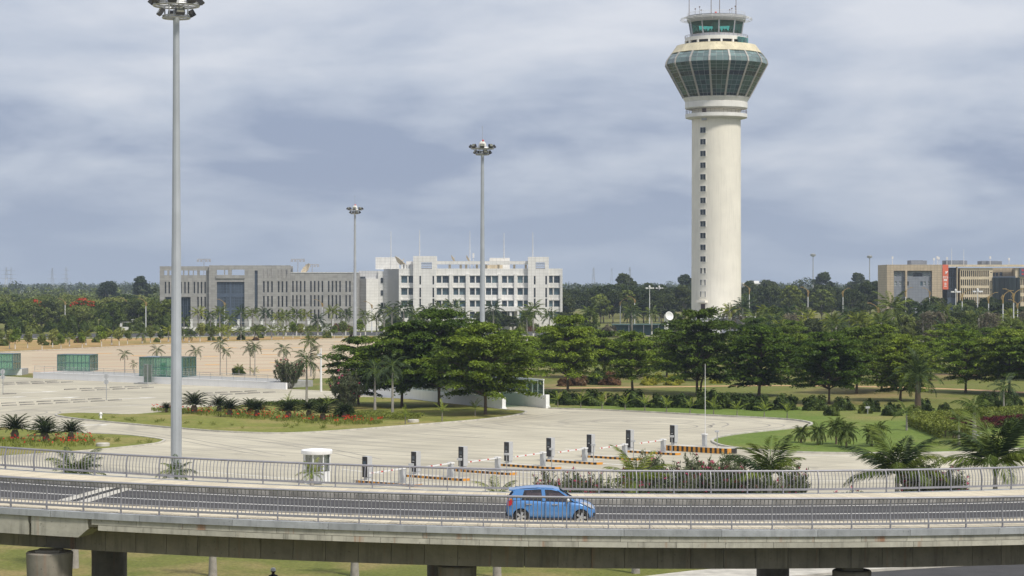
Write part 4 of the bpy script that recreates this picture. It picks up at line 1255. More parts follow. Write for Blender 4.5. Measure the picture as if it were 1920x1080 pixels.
# right-hand wing with a dark sign
ops = [B9.op(1568 + 34.6 * k, 1590 + 34.6 * k, a, b) for k in range(16) for a, b in ((480, 580), (625, 712), (770, 870))]
B9.wall('wall', 1479, 2400, 290, None, ops, M['sand'], y=0.5, dep=0.9, depth=18)
for o_ in ops:
    window(sb, *o_, 1.0, 'slit', (1, 2), 0.05)
sg = obj('sign_board', MB().box(B9.X(1546), B9.X(1960), -0.15, 0.45, B9.Z(434), B9.Z(296)).mesh('sign_board', M['bluemetal']), sb)
M['signred'] = mat('red_sign_letters', (0.62, 0.06, 0.06), 0.6, var=0.05)
for v0, v1 in ((308, 345), (375, 408)):
    h_ = B9.Z(v0) - B9.Z(v1)
    for k, wd in enumerate((0.9, 0.8, 0.9, 0.5, 0.8)):
        x0 = B9.X(1580) + k * 1.15; z0 = B9.Z(v1)
        mb = MB().box(x0, x0 + 0.26, -0.22, -0.15, z0, z0 + h_).box(x0 + 0.27, x0 + wd, -0.22, -0.15, z0 + h_ * 0.4, z0 + h_ * 0.64)
        mb.box(x0 + 0.27, x0 + wd, -0.22, -0.15, z0, z0 + h_ * 0.22) if k % 2 == 0 else None
        obj('letter', mb.mesh('letter', M['signred']), sg)
# roof plant rooms and masts
for a, b, v in ((960, 1097, 125), (1260, 1440, 126), (1562, 1735, 130)):
    obj('plant_room', MB().box(B.X(a), B.X(b) - 1.4, 5, 12, B.Z(170), B.Z(v)).box(B.X(b) - 1.39, B.X(b), 5.5, 12, B.Z(170), B.Z(v + 2)).mesh('plant_room', M['steelclad']), sb)
for u, v in ((798, 92), (1150, 105), (1178, 90), (1192, 97), (1300, 20), (1403, 30), (1627, 92), (1786, 105), (1260, 98)):
    mb = MB().tube([(0, 0, B.Z(168)), (0, 0, B.Z(v))], [0.12, 0.06], 5)
    if v > 60:
        mb.box(-0.28, 0.28, -0.2, 0.2, B.Z(v + 22), B.Z(v))
    obj('roof_mast', mb.mesh('roof_mast', M['whitepipe']), sb, (B.X(u), 4, 0))
# orange banner with white lettering
M['banner'] = mat('orange_banner', (0.68, 0.16, 0.09), 0.75, var=0.08, scale=0.3)
M['bannerwhite'] = mat('banner_white_print', (0.78, 0.74, 0.72), 0.7, var=0.03)
bn = tag(obj('banner', MB().box(0, B.X(1251) - B.X(1202), -0.12, 0.0, 0, B.Z(163) - B.Z(372)).mesh('banner', M['banner']), None, (gb.location.x * 0 + (1663 - HX) / 5.5 + B.X(1202), F / 5.5 - 0.05, B.Z(372))), 'tall orange banner with white bird mark and lettering on the sandstone block', 'banner')
def text_mesh(body, size, m, ext=0.01):
    cu = bpy.data.curves.new('lettering', 'FONT'); cu.body = body; cu.size = size; cu.extrude = ext; cu.align_x = 'CENTER'
    to = bpy.data.objects.new('tmp_text', cu); C.objects.link(to)
    dg = bpy.context.evaluated_depsgraph_get(); dg.update()
    me = bpy.data.meshes.new_from_object(to.evaluated_get(dg))
    bpy.data.objects.remove(to)
    me.materials.clear(); me.materials.append(m)
    return me
bw = B.X(1251) - B.X(1202); zb = lambda v: B.Z(v) - B.Z(372)
obj('lettering', text_mesh('era', 1.62, M['bannerwhite']), bn, (bw * 0.48, -0.15, zb(279)), rot=(R(90), 0, 0), scale=(0.85, 1.0, 1))
mb = MB()
for k, (z0, w_) in enumerate(((287, 0.62), (292.5, 0.55), (298, 0.6), (318, 0.3), (326, 0.4), (334, 0.3), (346, 0.45))):
    mb.box(bw * (0.5 - w_ / 2), bw * (0.5 + w_ / 2), -0.15, -0.13, zb(z0) - 0.10, zb(z0) + 0.10)
obj('small_print', mb.mesh('small_print', M['bannerwhite']), bn)
# the bird: body stroke and two wings
mb = MB()
def stroke(pts, rad):
    mb.tube([(x * bw, -0.15, zb(v)) for x, v in pts], rad, 5)
stroke(((0.42, 243), (0.62, 236), (0.78, 224), (0.92, 219)), [0.10, 0.22, 0.2, 0.05]); stroke(((0.60, 236), (0.55, 228), (0.42, 221)), [0.2, 0.2, 0.05]); stroke(((0.60, 234), (0.66, 225), (0.64, 218)), [0.16, 0.14, 0.04])
obj('bird_mark', mb.mesh('bird_mark', M['bannerwhite']), bn)

# low white boundary wall with posts in front of the granite block
bwall = thing('boundary_wall', 'low white wall with tall white posts along the road before the granite block', 'wall', (0, 0, 0))
pme = MB().box(-0.32, 0.32, -0.32, 0.32, 0, 3.3).box(-0.42, 0.42, -0.42, 0.42, 3.3, 3.5).mesh('post', M['annex'])
Dw = 668.0
xs = [(px - HX) * Dw / F for px in range(205, 725, 22)]
for i, x in enumerate(xs):
    obj('post', pme, bwall, (x, Dw, 0))
    if i:
        obj('wall_panel', MB().box(xs[i - 1] + 0.34, x - 0.34, Dw - 0.14, Dw + 0.14, 0, 1.15).mesh('wall_panel', M['annex']), bwall)
        obj('fence_rail', MB().box(xs[i - 1] + 0.34, x - 0.34, Dw - 0.05, Dw + 0.05, 2.6, 2.7).mesh('fence_rail', M['annex']), bwall)
# ------------------------------------------------------------------ things in the yard
M['tealpane'] = glass_mat('teal_glass', (0.64, 0.90, 0.82), 0.10, alpha=0.88)
M['palepane'] = glass_mat('pale_green_glass', (0.62, 0.80, 0.73), 0.08, alpha=0.78)
M['steel'] = mat('galvanised_steel', (0.40, 0.41, 0.42), 0.45, 0.5, var=0.12, scale=1.5)
M['mast'] = mat('mast_grey_paint', (0.37, 0.395, 0.42), 0.5, 0.25, var=0.10, scale=0.4, streak=0.2)
M['tealframe'] = mat('dark_teal_frame', (0.10, 0.19, 0.19), 0.5, 0.3, var=0.1)
M['whitewall'] = mat('white_painted_wall', (0.82, 0.82, 0.82), 0.7, var=0.04, scale=0.4, streak=0.10)
M['stepgrey'] = mat('step_concrete', (0.32, 0.32, 0.31), 0.85)

# raised white planter wall with handrail, glass skylight boxes on it
A_, B_ = G(62, 709.5), G(536, 730.5)
dv = (B_ - A_); LW = dv.length; yaw = math.atan2(dv.y, dv.x)
wl = thing('planter_wall', 'long low white wall with steel handrail behind the parking bays', 'wall', A_, yaw)
HW = 0.95
obj('wall', MB().box(0, LW, 0, 0.3, 0, HW).mesh('wall', M['whitewall']), wl)
obj('wall', MB().box(0, 0.3, 0.302, 9.0, 0, HW - 0.003).mesh('wall', M['whitewall']), wl)
obj('coping', MB().box(-0.04, LW - 3.4, -0.05, 0.35, HW, HW + 0.06).mesh('coping', M['whitewall']), wl)
obj('roof_slab', MB().box(0.302, LW - 3.4, 0.36, 8.9, 0.0, HW - 0.02).mesh('roof_slab', M['stepgrey']), wl)
pm_ = MB().tube([(0, 0, HW), (0, 0, HW + 1.0)], 0.028, 6).mesh('handrail_post', M['steel'])
npst = 22
for i in range(npst + 1):
    obj('handrail_post', pm_, wl, (0.2 + (LW - 3.9) * i / npst, 0.15, 0.03))
for z in (0.45, 0.72, 1.0):
    obj('handrail', MB().tube([(0.2, 0.15, HW + z), (LW - 3.7, 0.15, HW + z)], 0.03 if z == 1.0 else 0.02, 6).mesh('handrail', M['steel']), wl)
wl2 = thing('planter_wall', 'short white wall under the glass box at the left edge', 'wall', G(-60, 703.5), 0)
obj('wall', MB().box(0, (G(35, 704.5).x - G(-60, 703.5).x), 0, 0.3, 0, 1.0).mesh('wall', M['whitewall']), wl2)
obj('slab', MB().box(0.02, (G(35, 704.5).x - G(-60, 703.5).x) - 0.02, 0.302, 5, 0, 0.98).mesh('slab', M['stepgrey']), wl2)

def glass_box(label, loc, yaw, w_, d_, h_, cols, dcols, group):
    g = thing('glass_skylight', label, 'skylight', loc, yaw, group)
    fr = MB(); t_ = 0.07
    for x in (0, w_):
        for y in (0, d_):
            fr.box(x - t_, x + t_, y - t_, y + t_, 0, h_)
    for z in (0.05, h_ / 2, h_):
        for y in (0, d_):
            fr.box(-t_, w_ + t_, y - t_ * 0.8, y + t_ * 0.8, z - 0.05, z + 0.05)
        for x in (0, w_):
            fr.box(x - t_ * 0.8, x + t_ * 0.8, t_, d_ - t_, z - 0.049, z + 0.049)
    for k in range(1, cols):
        for y in (0, d_):
            fr.box(w_ * k / cols - 0.03, w_ * k / cols + 0.03, y - 0.05, y + 0.05, 0.1, h_ - 0.05)
    for k in range(1, dcols):
        for x in (0, w_):
            fr.box(x - 0.05, x + 0.05, d_ * k / dcols - 0.03, d_ * k / dcols + 0.03, 0.1, h_ - 0.05)
    obj('frame', fr.mesh('frame', M['tealframe']), g)
    obj('roof', MB().box(-0.12, w_ + 0.12, -0.12, d_ + 0.12, h_ + 0.06, h_ + 0.09).mesh('roof', M['palepane']), g)
    gx = MB().box(0, w_ / cols - 0.08, -0.012, 0.012, 0, h_ / 2 - 0.12).mesh('pane', M['tealpane'])
    gy = MB().box(-0.012, 0.012, 0, d_ / dcols - 0.08, 0, h_ / 2 - 0.12).mesh('pane', M['tealpane'])
    for zz in (0.11, h_ / 2 + 0.06):
        for k in range(cols):
            for y in (0, d_):
                obj('pane', gx, g, (w_ * k / cols + 0.04, y, zz))
        for k in range(dcols):
            for x in (0, w_):
                obj('pane', gy, g, (x, d_ * k / dcols + 0.04, zz))
    return g
def on_slab(px, py, z=0.95):
    return G(px, py, z)
glass_box('largest teal glass skylight box, half behind the near lamp mast', on_slab(262, 706), R(-17), 7.0, 4.6, 2.85, 8, 4, 'glass skylight boxes')
glass_box('teal glass skylight box on the white wall, second from the left edge', on_slab(108, 695.5), R(-12), 5.4, 3.2, 2.55, 8, 3, 'glass skylight boxes')
glass_box('teal glass skylight box cut by the left edge of the picture', G(-48, 693, 1.0), R(-8), 6.4, 3.4, 2.5, 7, 3, 'glass skylight boxes')
lb = thing('glass_lift_box', 'narrow glass lift box on grey steps before the white wall', 'lift', G(273, 720), yaw)
obj('frame', MB().box(-0.42, -0.36, 0, 0.06, 0.15, 2.9).box(0.36, 0.42, 0, 0.06, 0.15, 2.9).box(-0.42, 0.42, 0, 0.06, 2.84, 2.94).box(-0.42, -0.36, 0.8, 0.86, 0.15, 2.9).box(0.36, 0.42, 0.8, 0.86, 0.15, 2.9).mesh('frame', M['steel']), lb)
for y in (0.03, 0.83):
    obj('pane', MB().box(-0.35, 0.35, y - 0.01, y + 0.01, 0.2, 2.83).mesh('pane', M['palepane']), lb)
obj('step', MB().box(-1.6, 1.4, -0.9, 0.9, 0.012, 0.15).box(-1.2, 1.0, -0.5, 0.9, 0.15, 0.24).mesh('step', M['stepgrey']), lb)

# ramp to the underground car park: two walls with glass screens and a roof frame
Ra, Rb, Rc = G(655, 737.5), G(945, 768.5), G(1027, 765.5)
dv = (Ra - Rb); Lr = dv.length; ry = math.atan2(dv.y, dv.x)
off = Rc - Rb
ex = dv.normalized(); ey = Vector((-ex.y, ex.x, 0))
wide = abs(off.dot(ey))
sgn = 1 if off.dot(ey) > 0 else -1
rp = thing('car_park_ramp', 'white-walled car park ramp with glass screens under the big trees', 'ramp', Rb, ry)
def ramp_side(y0, shift, hw, hg):
    # local x runs along the wall into the distance
    obj('wall', MB().box(0.42 + shift, Lr, y0 - 0.15, y0 + 0.15, 0, hw).mesh('wall', M['whitewall']), rp)
    obj('end_post', MB().box(shift, 0.42 + shift, y0 - 0.24, y0 + 0.24, 0, hw + 0.06).box(shift - 0.08, 0.5 + shift, y0 - 0.3, y0 + 0.3, 0, 0.3).mesh('end_post', M['whitewall']), rp)
    n = int((Lr - shift - 0.5) / 1.35)
    pme = MB().box(-0.04, 0.04, -0.05, 0.05, hw, hw + hg).mesh('screen_post', M['whitewall'])
    gme = MB().box(0, 1.23, -0.012, 0.012, hw + 0.06, hw + hg - 0.08).mesh('glass_panel', M['palepane'])
    for k in range(n + 1):
        x = shift + 1.0 + k * 1.35
        if x < Lr:
            obj('screen_post', pme, rp, (x, y0, 0))
            if k < n and x + 1.35 < Lr:
                obj('glass_panel', gme, rp, (x + 0.06, y0, 0))
    obj('top_beam', MB().box(shift + 0.9, Lr, y0 - 0.07, y0 + 0.07, hw + hg, hw + hg + 0.14).mesh('top_beam', M['whitewall']), rp)
sh = off.dot(ex)
ramp_side(0.0, 0.0, 1.38, 1.75)
ramp_side(sgn * wide, sh, 1.55, 1.75)
y0, y1 = sorted((0.0, sgn * wide))
for k in range(10):
    x = 2.6 + k * 2.7
    if x < Lr:
        obj('roof_bar', MB().box(x - 0.05, x + 0.05, y0 + 0.08, y1 - 0.08, 3.16, 3.26).mesh('roof_bar', M['whitewall']), rp)
obj('roof_glass', MB().box(2.4, Lr, y0 + 0.1, y1 - 0.1, 3.275, 3.295).mesh('roof_glass', M['palepane']), rp)

# ------------------------------------------------------------------ high masts
def floodlight():
    mb = MB(); mb.m = 0
    mb.box(-0.34, 0.34, -0.12, 0.20, -0.27, 0.27)
    mb.m = 1
    mb.box(-0.29, 0.29, -0.14, -0.121, -0.22, 0.22)
    return mb.mesh('floodlight', [M['dark'], M['lens']])
M['lens'] = mat('floodlight_lens', (0.17, 0.17, 0.13), 0.2, var=0.1)
M['whitedome'] = mat('white_fibreglass', (0.66, 0.65, 0.60), 0.5, var=0.06)
fl = floodlight()
def high_mast(label, px, p, top, r0, r1, seed):
    D = F / p
    t = thing('high_mast_light', label, 'lamp mast', ((px - HX) / p, D, 0), seed, 'high mast floodlights')
    hb = top
    pole = MB()
    pole.lathe([(r0, 0.0), (r0 * 0.985, hb * 0.24), (r0 * 0.955, hb * 0.24 + 0.06), (r0 * 0.86, hb * 0.5), (r0 * 0.83, hb * 0.5 + 0.06), (r1 * 1.12, hb * 0.8), (r1, hb + 0.6)], 12)
    obj('pole', pole.mesh('pole', M['mast'], smooth=R(25)), t)
    obj('base_plate', MB().lathe([(r0 * 1.7, 0.0), (r0 * 1.7, 0.12), (r0, 0.12)], 16).mesh('base_plate', M['steel']), t)
    rg = MB()
    def ringbar(r, z, rad):
        rg.tube([(r * math.cos(2 * math.pi * i / 28), r * math.sin(2 * math.pi * i / 28), z) for i in range(29)], rad, 6, caps=False)
    ringbar(1.02, hb, 0.085); ringbar(1.02, hb + 0.14, 0.05); ringbar(1.72, hb + 0.95, 0.10); ringbar(1.72, hb + 1.1, 0.05); ringbar(0.5, hb + 0.95, 0.06)
    for i in range(8):
        an = 2 * math.pi * i / 8
        c, s = math.cos(an), math.sin(an)
        rg.tube([(0.3 * c, 0.3 * s, hb + 0.95), (1.72 * c, 1.72 * s, hb + 0.95)], 0.05, 5)
        if i % 2 == 0:
            rg.tube([(0.25 * c, 0.25 * s, hb), (1.02 * c, 1.02 * s, hb)], 0.05, 5); rg.tube([(1.0 * c, 1.0 * s, hb), (1.05 * c, 1.05 * s, hb + 0.95)], 0.06, 5)
    obj('ring_frame', rg.mesh('ring_frame', M['steel']), t)
    for i in range(8):
        an = 2 * math.pi * (i + 0.5) / 8
        obj('floodlight', fl, t, (1.9 * math.cos(an), 1.9 * math.sin(an), hb + 1.32), rot=(R(-38), 0, an + math.pi / 2))
    for i in range(4):
        an = 2 * math.pi * (i + 0.5) / 4 + seed * 0
        obj('floodlight', fl, t, (1.25 * math.cos(an), 1.25 * math.sin(an), hb + 0.42), rot=(R(-32), 0, an + math.pi / 2))
    obj('dome', MB().lathe([(0.62, hb + 1.25), (0.62, hb + 1.5), (0.5, hb + 1.85), (0.28, hb + 2.08), (0.02, hb + 2.16)], 16).mesh('dome', M['whitedome'], smooth=True), t)
    obj('lightning_rod', MB().tube([(0, 0, hb + 2.1), (0, 0, hb + 4.3)], [0.035, 0.02], 5).tube([(0, 0, hb + 4.2), (0, 0, hb + 4.45)], 0.05, 5).mesh('lightning_rod', M['steel']), t)
    for an in (0.5, 3.4):
        b_ = obj('beacon_post', MB().tube([(0, 0, hb + 1.0), (0, 0, hb + 2.0)], 0.04, 5).mesh('beacon_post', M['whitedome']), t, (0.95 * math.cos(an), 0.95 * math.sin(an), 0))
        obj('beacon', MB().lathe([(0.02, hb + 1.95), (0.15, hb + 2.05), (0.15, hb + 2.2), (0.02, hb + 2.32)], 10).mesh('beacon', M['reddome'], smooth=True), b_)
high_mast('near grey high mast floodlight rising from behind the viaduct railing', 330.5, 24.4, 35.35, 0.42, 0.24, R(-112.5))
high_mast('grey high mast floodlight before the white office block, middle of the three', 904.5, 12.0, 35.0, 0.42, 0.24, R(-112.5))
high_mast('farthest grey high mast floodlight, between the granite and the white office blocks', 665.5, 7.6, 32.0, 0.42, 0.24, R(-112.5))
# thin masts on the skyline, far right
for px, yt, lab in ((1524.5, 478, 'thin distant lamp mast on the skyline, the left one of a pair'), (1630.5, 481, 'thin distant lamp mast on the skyline, the right one of a pair')):
    D = 1250; x = (px - HX) * D / F; zt = HC + (HY - yt) * D / F
    t = thing('distant_mast', lab, 'lamp mast', (x, D, 0), 0, 'distant masts on the skyline')
    obj('pole', MB().tube([(0, 0, 0), (0, 0, zt)], [0.45, 0.22], 8).mesh('pole', M['steel']), t)
    obj('lamp_ring', MB().lathe([(0.3, zt - 1.0), (1.5, zt - 0.6), (1.6, zt + 0.4), (0.4, zt + 0.9)], 12).mesh('lamp_ring', M['steel']), t)

# ------------------------------------------------------------------ street lamps with gilded arms
M['gold'] = mat('gold_painted_metal', (0.36, 0.25, 0.10), 0.5, 0.3, var=0.15)
M['polewhite'] = mat('lamp_pole_white', (0.62, 0.63, 0.64), 0.5, var=0.08)
_lm = {}
def lamp_meshes(h, kind):
    if (h, kind) in _lm:
        return _lm[(h, kind)]
    pole = MB().tube([(0, 0, 0), (0, 0, h * 0.72), (0, 0, h - 1.2)], [0.16, 0.13, 0.10], 8).mesh('pole', M['polewhite'])
    hd = MB()
    if kind in ('single', 'double'):
        hd.tube([(0, 0, h * 0.78), (0, 0, h - 1.0)], 0.15, 8)
        for s in ((1,) if kind == 'single' else (1, -1)):
            hd.tube([(0, 0, h - 1.9), (s * 0.35, 0, h - 0.8), (s * 1.0, 0, h - 0.3), (s * 1.9, 0, h)], [0.10, 0.09, 0.07, 0.05], 6)
            hd.box(min(s * 1.5, s * 2.4), max(s * 1.5, s * 2.4), -0.16, 0.16, h - 0.04, h + 0.10)
        hd.tube([(0, 0, h - 2.4), (-0.4, 0, h - 1.6), (0, 0, h - 0.9)], 0.09, 5)
        head = hd.mesh('lamp_arm', M['gold'])
    else:
        for k in range(5):
            an = 2 * math.pi * k / 5
            hd.tube([(0, 0, h - 1.3), (1.0 * math.cos(an), 1.0 * math.sin(an), h - 1.1)], 0.07, 5)
            x, y = 1.25 * math.cos(an), 1.25 * math.sin(an)
            hd.box(x - 0.3, x + 0.3, y - 0.3, y + 0.3, h - 1.3, h - 0.85)
        hd.lathe([(0.05, h - 1.2), (0.3, h - 0.9), (0.3, h - 0.3), (0.05, h - 0.1)], 10)
        head = hd.mesh('lamp_cluster', M['annex'])
    _lm[(h, kind)] = (pole, head)
    return pole, head
def street_lamp(px, D, h, kind, rz, label):
    pole, head = lamp_meshes(h, kind)
    t = thing('street_lamp', label, 'street lamp', ((px - HX) * D / F, D, 0), rz, 'street lamps in the background')
    obj('pole', pole, t); obj('lamp_arm' if kind != 'cluster' else 'lamp_cluster', head, t)
lampsL = [(122, 720, 9.6, 'single', 180), (237, 760, 9.5, 'single', 180), (273.5, 640, 10.2, 'single', 180), (421, 645, 10.0, 'single', 180), (604, 650, 9.8, 'single', 180), (697, 640, 9.4, 'single', 180)]
for i, (px, D, h, k, a) in enumerate(lampsL):
    street_lamp(px, D, h, k, R(a), 'white street lamp with gilded arm on the left, %s from the left edge' % ORD[i])
lampsR = [(1163, 690, 9.8, 'single', 0), (1190, 720, 10.4, 'single', 180), (1218, 740, 14.2, 'cluster', 0), (1236, 820, 14.0, 'cluster', 0), (1405, 720, 14.2, 'single', 180), (1515, 660, 13.6, 'single', 180), (1580.5, 700, 13.2, 'single', 0),
          (1646.5, 470, 10.5, 'single', 180), (1698, 690, 13.4, 'single', 0), (1743, 650, 13.4, 'single', 180), (1792, 670, 13.2, 'cluster', 0), (1804, 560, 13.0, 'single', 0), (1833, 650, 13.4, 'cluster', 0), (1853.5, 540, 12.5, 'single', 0), (1880.5, 480, 13.2, 'single', 0), (1900.5, 470, 13.6, 'double', 0), (1908, 560, 10.5, 'double', 0)]
for i, (px, D, h, k, a) in enumerate(lampsR):
    street_lamp(px, D, h, k, R(a), 'street lamp with %s right of the white block, %s from the left' % ('pale lamps' if k == 'cluster' else 'gilded arm', ORD[i]))

# ------------------------------------------------------------------ toll lanes: islands, ticket machines, barriers
def stripe_mat():
    m, t, b = newmat('orange_black_stripes')
    vec = t.nodes.new('ShaderNodeTexCoord').outputs['Object']
    s = t.nodes.new('ShaderNodeSeparateXYZ'); t.links.new(vec, s.inputs[0])
    a = t.nodes.new('ShaderNodeMath'); a.operation = 'MULTIPLY'; a.inputs[1].default_value = 1 / 0.50; t.links.new(s.outputs[0], a.inputs[0])
    f = t.nodes.new('ShaderNodeMath'); f.operation = 'FRACT'; t.links.new(a.outputs[0], f.inputs[0])
    g = t.nodes.new('ShaderNodeMath'); g.operation = 'GREATER_THAN'; g.inputs[1].default_value = 0.5; t.links.new(f.outputs[0], g.inputs[0])
    c = mixc(t, g.outputs[0], (0.62, 0.27, 0.025), (0.018, 0.017, 0.016))
    c = mixc(t, ramp(t, noise(t, vec, 5, 5), 0.5, 0.8, 0, 0.4), c, (0.25, 0.22, 0.18))
    t.links.new(c, b.inputs['Base Color']); b.inputs['Roughness'].default_value = 0.6
    return m
M['stripe'] = stripe_mat()
M['machine_grey'] = mat('machine_light_grey', (0.46, 0.47, 0.48), 0.45, 0.1, var=0.06)
M['armwhite'] = mat('barrier_arm_white', (0.70, 0.70, 0.70), 0.5, var=0.05)
M['armred'] = mat('barrier_arm_red', (0.50, 0.04, 0.03), 0.5, var=0.05)
ld = Vector((0.78, -0.627, 0)); lane_yaw = math.atan2(ld.y, ld.x)
def island_mesh(L, wd, h):
    pts = []
    for k in range(9):
        a = -math.pi / 2 + math.pi * k / 8; pts.append((L - wd / 2 + wd / 2 * math.cos(a), wd / 2 * math.sin(a)))
    for k in range(9):
        a = math.pi / 2 + math.pi * k / 8; pts.append((wd / 2 + wd / 2 * math.cos(a), wd / 2 * math.sin(a)))
    mb = MB(); b, n = 0, len(pts)
    mb.m = 0
    for i in range(n):
        j = (i + 1) % n
        mb.quad((*pts[i], 0), (*pts[j], 0), (*pts[j], h), (*pts[i], h))
    mb.m = 1
    mb.quad(*[(p[0], p[1], h) for p in pts])
    return mb.mesh('toll_island', [M['stripe'], M['kerb']])
isl_small = island_mesh(6.2, 1.15, 0.19)
isl_big = island_mesh(7.4, 1.7, 0.48)
body = MB().box(-0.06, 0.46, -0.24, 0.24, 0.22, 1.75).box(0.0, 0.40, -0.18, 0.18, 0.0, 0.22).mesh('machine_body', M['machine_grey'])
face = MB().box(-0.12, -0.062, -0.235, 0.235, 0.20, 1.74).mesh('machine_front', M['dark'])
scr = MB().box(-0.128, -0.122, -0.13, 0.13, 1.15, 1.42).mesh('screen', M['blueglass'])
slotm = MB().box(-0.130, -0.122, -0.10, 0.10, 0.98, 1.04).mesh('ticket_slot', M['machine_grey'])
gbx = MB().box(-0.18, 0.18, -0.15, 0.15, 0.0, 1.02).mesh('cabinet', M['machine_grey'])
ghd = MB().box(-0.22, 0.22, -0.2, 0.2, 1.02, 1.13).mesh('cabinet_head', M['armwhite'])
arm_w, arm_r = MB(), MB()
for k in range(16):
    (arm_r if k in (4, 9, 14) else arm_w).box(-0.04, 0.04, 0.25 + k * 0.21, 0.25 + (k + 1) * 0.21, 1.0, 1.09)
arm_w.box(-0.05, 0.05, -0.3, 0.25, 0.99, 1.10)
amw, amr = arm_w.mesh('barrier_arm', M['armwhite']), arm_r.mesh('red_band', M['armred'])
cam_post = MB().tube([(0, 0, 0), (0, 0, 1.35)], 0.04, 8).mesh('post', M['steel'])
cam_head = MB().box(-0.16, 0.16, -0.09, 0.09, 1.33, 1.5).box(-0.22, -0.16, -0.06, 0.06, 1.36, 1.47).mesh('camera_head', M['machine_grey'])
kio = [(685.5, 900), (777, 889.5), (865.6, 879), (951, 869), (1030, 860.5), (1105.6, 853), (1179, 843.5), (1261.5, 834)]
for i, (px, py) in enumerate(kio):
    big = i == 7
    h = 0.48 if big else 0.19
    P = G(px, py, h)
    base = P - ld * 0.75; base.z = 0.013
    nm = ORD[i]
    o = obj('toll_island', isl_big if big else isl_small, None, base, lane_yaw)
    tag(o, ('tall striped orange and black kerb island beside the lawn' if big else 'low striped orange and black kerb island, %s from the guard booth' % nm), 'traffic island', 'striped lane islands')
    t = thing('ticket_machine', ('ticket machine on the tall striped island by the lawn' if big else 'black-fronted ticket machine on the %s striped island from the guard booth' % nm), 'ticket machine', (P.x, P.y, h + 0.013), lane_yaw + math.pi / 2, 'ticket machines')
    obj('machine_body', body, t); f_ = obj('machine_front', face, t); obj('screen', scr, f_); obj('ticket_slot', slotm, f_)
    Q = P + ld * 3.7
    if big:
        Q = P + ld * 3.4
    t = thing('barrier_gate', ('grey barrier cabinet without an arm in view, on the tall striped island' if big else 'grey barrier gate with red and white arm on the %s island from the guard booth' % nm), 'barrier', (Q.x, Q.y, h + 0.013), lane_yaw, 'parking barriers')
    obj('cabinet', gbx, t); obj('cabinet_head', ghd, t)
    if not big:
        a_ = obj('barrier_arm', amw, t, (0, 0, 0), rot=(R(-1.5), 0, math.pi)); obj('red_band', amr, a_)
    else:
        obj('whip_antenna', MB().tube([(0, 0.1, 1.1), (0, 0.1, 7.3)], [0.035, 0.02], 6).mesh('whip_antenna', M['armwhite']), t)
    Q = P + ld * (4.6 if not big else 4.7) + Vector((0, -0.3, 0))
    t = thing('camera_post', ('small camera on a post at the end of the tall striped island' if big else 'small camera on a post at the end of the %s island from the guard booth' % nm), 'camera', (Q.x, Q.y, h + 0.013), lane_yaw + 0.4, 'lane cameras')
    obj('post', cam_post, t); obj('camera_head', cam_head, t)

# ------------------------------------------------------------------ guard booth
bt = thing('guard_booth', 'white rounded guard booth with disc roof behind the far railing', 'booth', G(594, 906), R(12))
M['boothglass'] = glass_mat('booth_glass', (0.42, 0.48, 0.44), 0.14, alpha=0.7)
M['boothwhite'] = mat('booth_white_panel', (0.70, 0.71, 0.71), 0.5, var=0.06)
def oct_pts(rx, ry, n=8, a0=math.pi / 8):
    return [(rx * math.cos(a0 + 2 * math.pi * i / n), ry * math.sin(a0 + 2 * math.pi * i / n)) for i in range(n)]
pts = oct_pts(1.02, 0.95)
obj('lower_wall', MB().prism(pts, 0, 0.92).mesh('lower_wall', M['boothwhite']), bt)
obj('roof', MB().lathe([(0.9, 2.18), (1.14, 2.2), (1.17, 2.26), (1.17, 2.48), (1.12, 2.52), (0.6, 2.58), (0.01, 2.62)], 36).mesh('roof', M['whitewall'], smooth=R(40)), bt)
for i in range(8):
    a, b = Vector((*pts[i], 0)), Vector((*pts[(i + 1) % 8], 0))
    obj('window_post', MB().tube([a * 0.98 + Vector((0, 0, 0.92)), a * 0.98 + Vector((0, 0, 2.2))], 0.05, 6).mesh('window_post', M['boothwhite']), bt)
    a2, b2 = a.lerp(b, 0.06), a.lerp(b, 0.94)
    obj('window', MB().quad((a2.x, a2.y, 0.95), (b2.x, b2.y, 0.95), (b2.x, b2.y, 2.18), (a2.x, a2.y, 2.18)).mesh('window', M['boothglass']), bt)
obj('desk', MB().box(-0.6, 0.6, -0.55, -0.2, 0.93, 0.98).mesh('desk', M['dark']), bt)
obj('chair_back', MB().box(-0.1, 0.4, 0.0, 0.12, 0.93, 1.75).mesh('chair_back', M['dark']), bt)
obj('air_conditioner', MB().box(-0.5, 0.35, -1.38, -1.0, 0.25, 0.86).mesh('air_conditioner', M['machine_grey']), bt)

# ------------------------------------------------------------------ round signs, wheel stops, lamps in the grass
def round_sign(px, py, label):
    t = thing('road_sign', label, 'sign', G(px, py), R(-12), 'round signs on poles')
    obj('pole', MB().tube([(0, 0, 0), (0, 0, 3.3)], 0.05, 8).mesh('pole', M['steel']), t)
    for z in (3.05, 2.35):
        obj('disc', MB().lathe([(0.33, -0.01), (0.33, 0.01)], 24, caps=True).mesh('disc', M['machine_grey']), t, (0, -0.06, z), rot=(R(90), 0, 0))
        obj('bracket', MB().box(-0.05, 0.05, -0.11, -0.075, z - 0.2, z + 0.2).mesh('bracket', M['steel']), t)
round_sign(199.5, 750.5, 'two round sign discs on a grey pole among the parking bays')
round_sign(5.5, 739.5, 'two round sign discs on a grey pole at the left edge')
stop = MB().prism([(-1.0, -0.09), (1.0, -0.09), (1.0, 0.09), (-1.0, 0.09)], 0.0, 0.06).prism([(-0.98, -0.07), (0.98, -0.07), (0.98, 0.07), (-0.98, 0.07)], 0.0601, 0.14).mesh('wheel_stop', M['kerbgrey'])
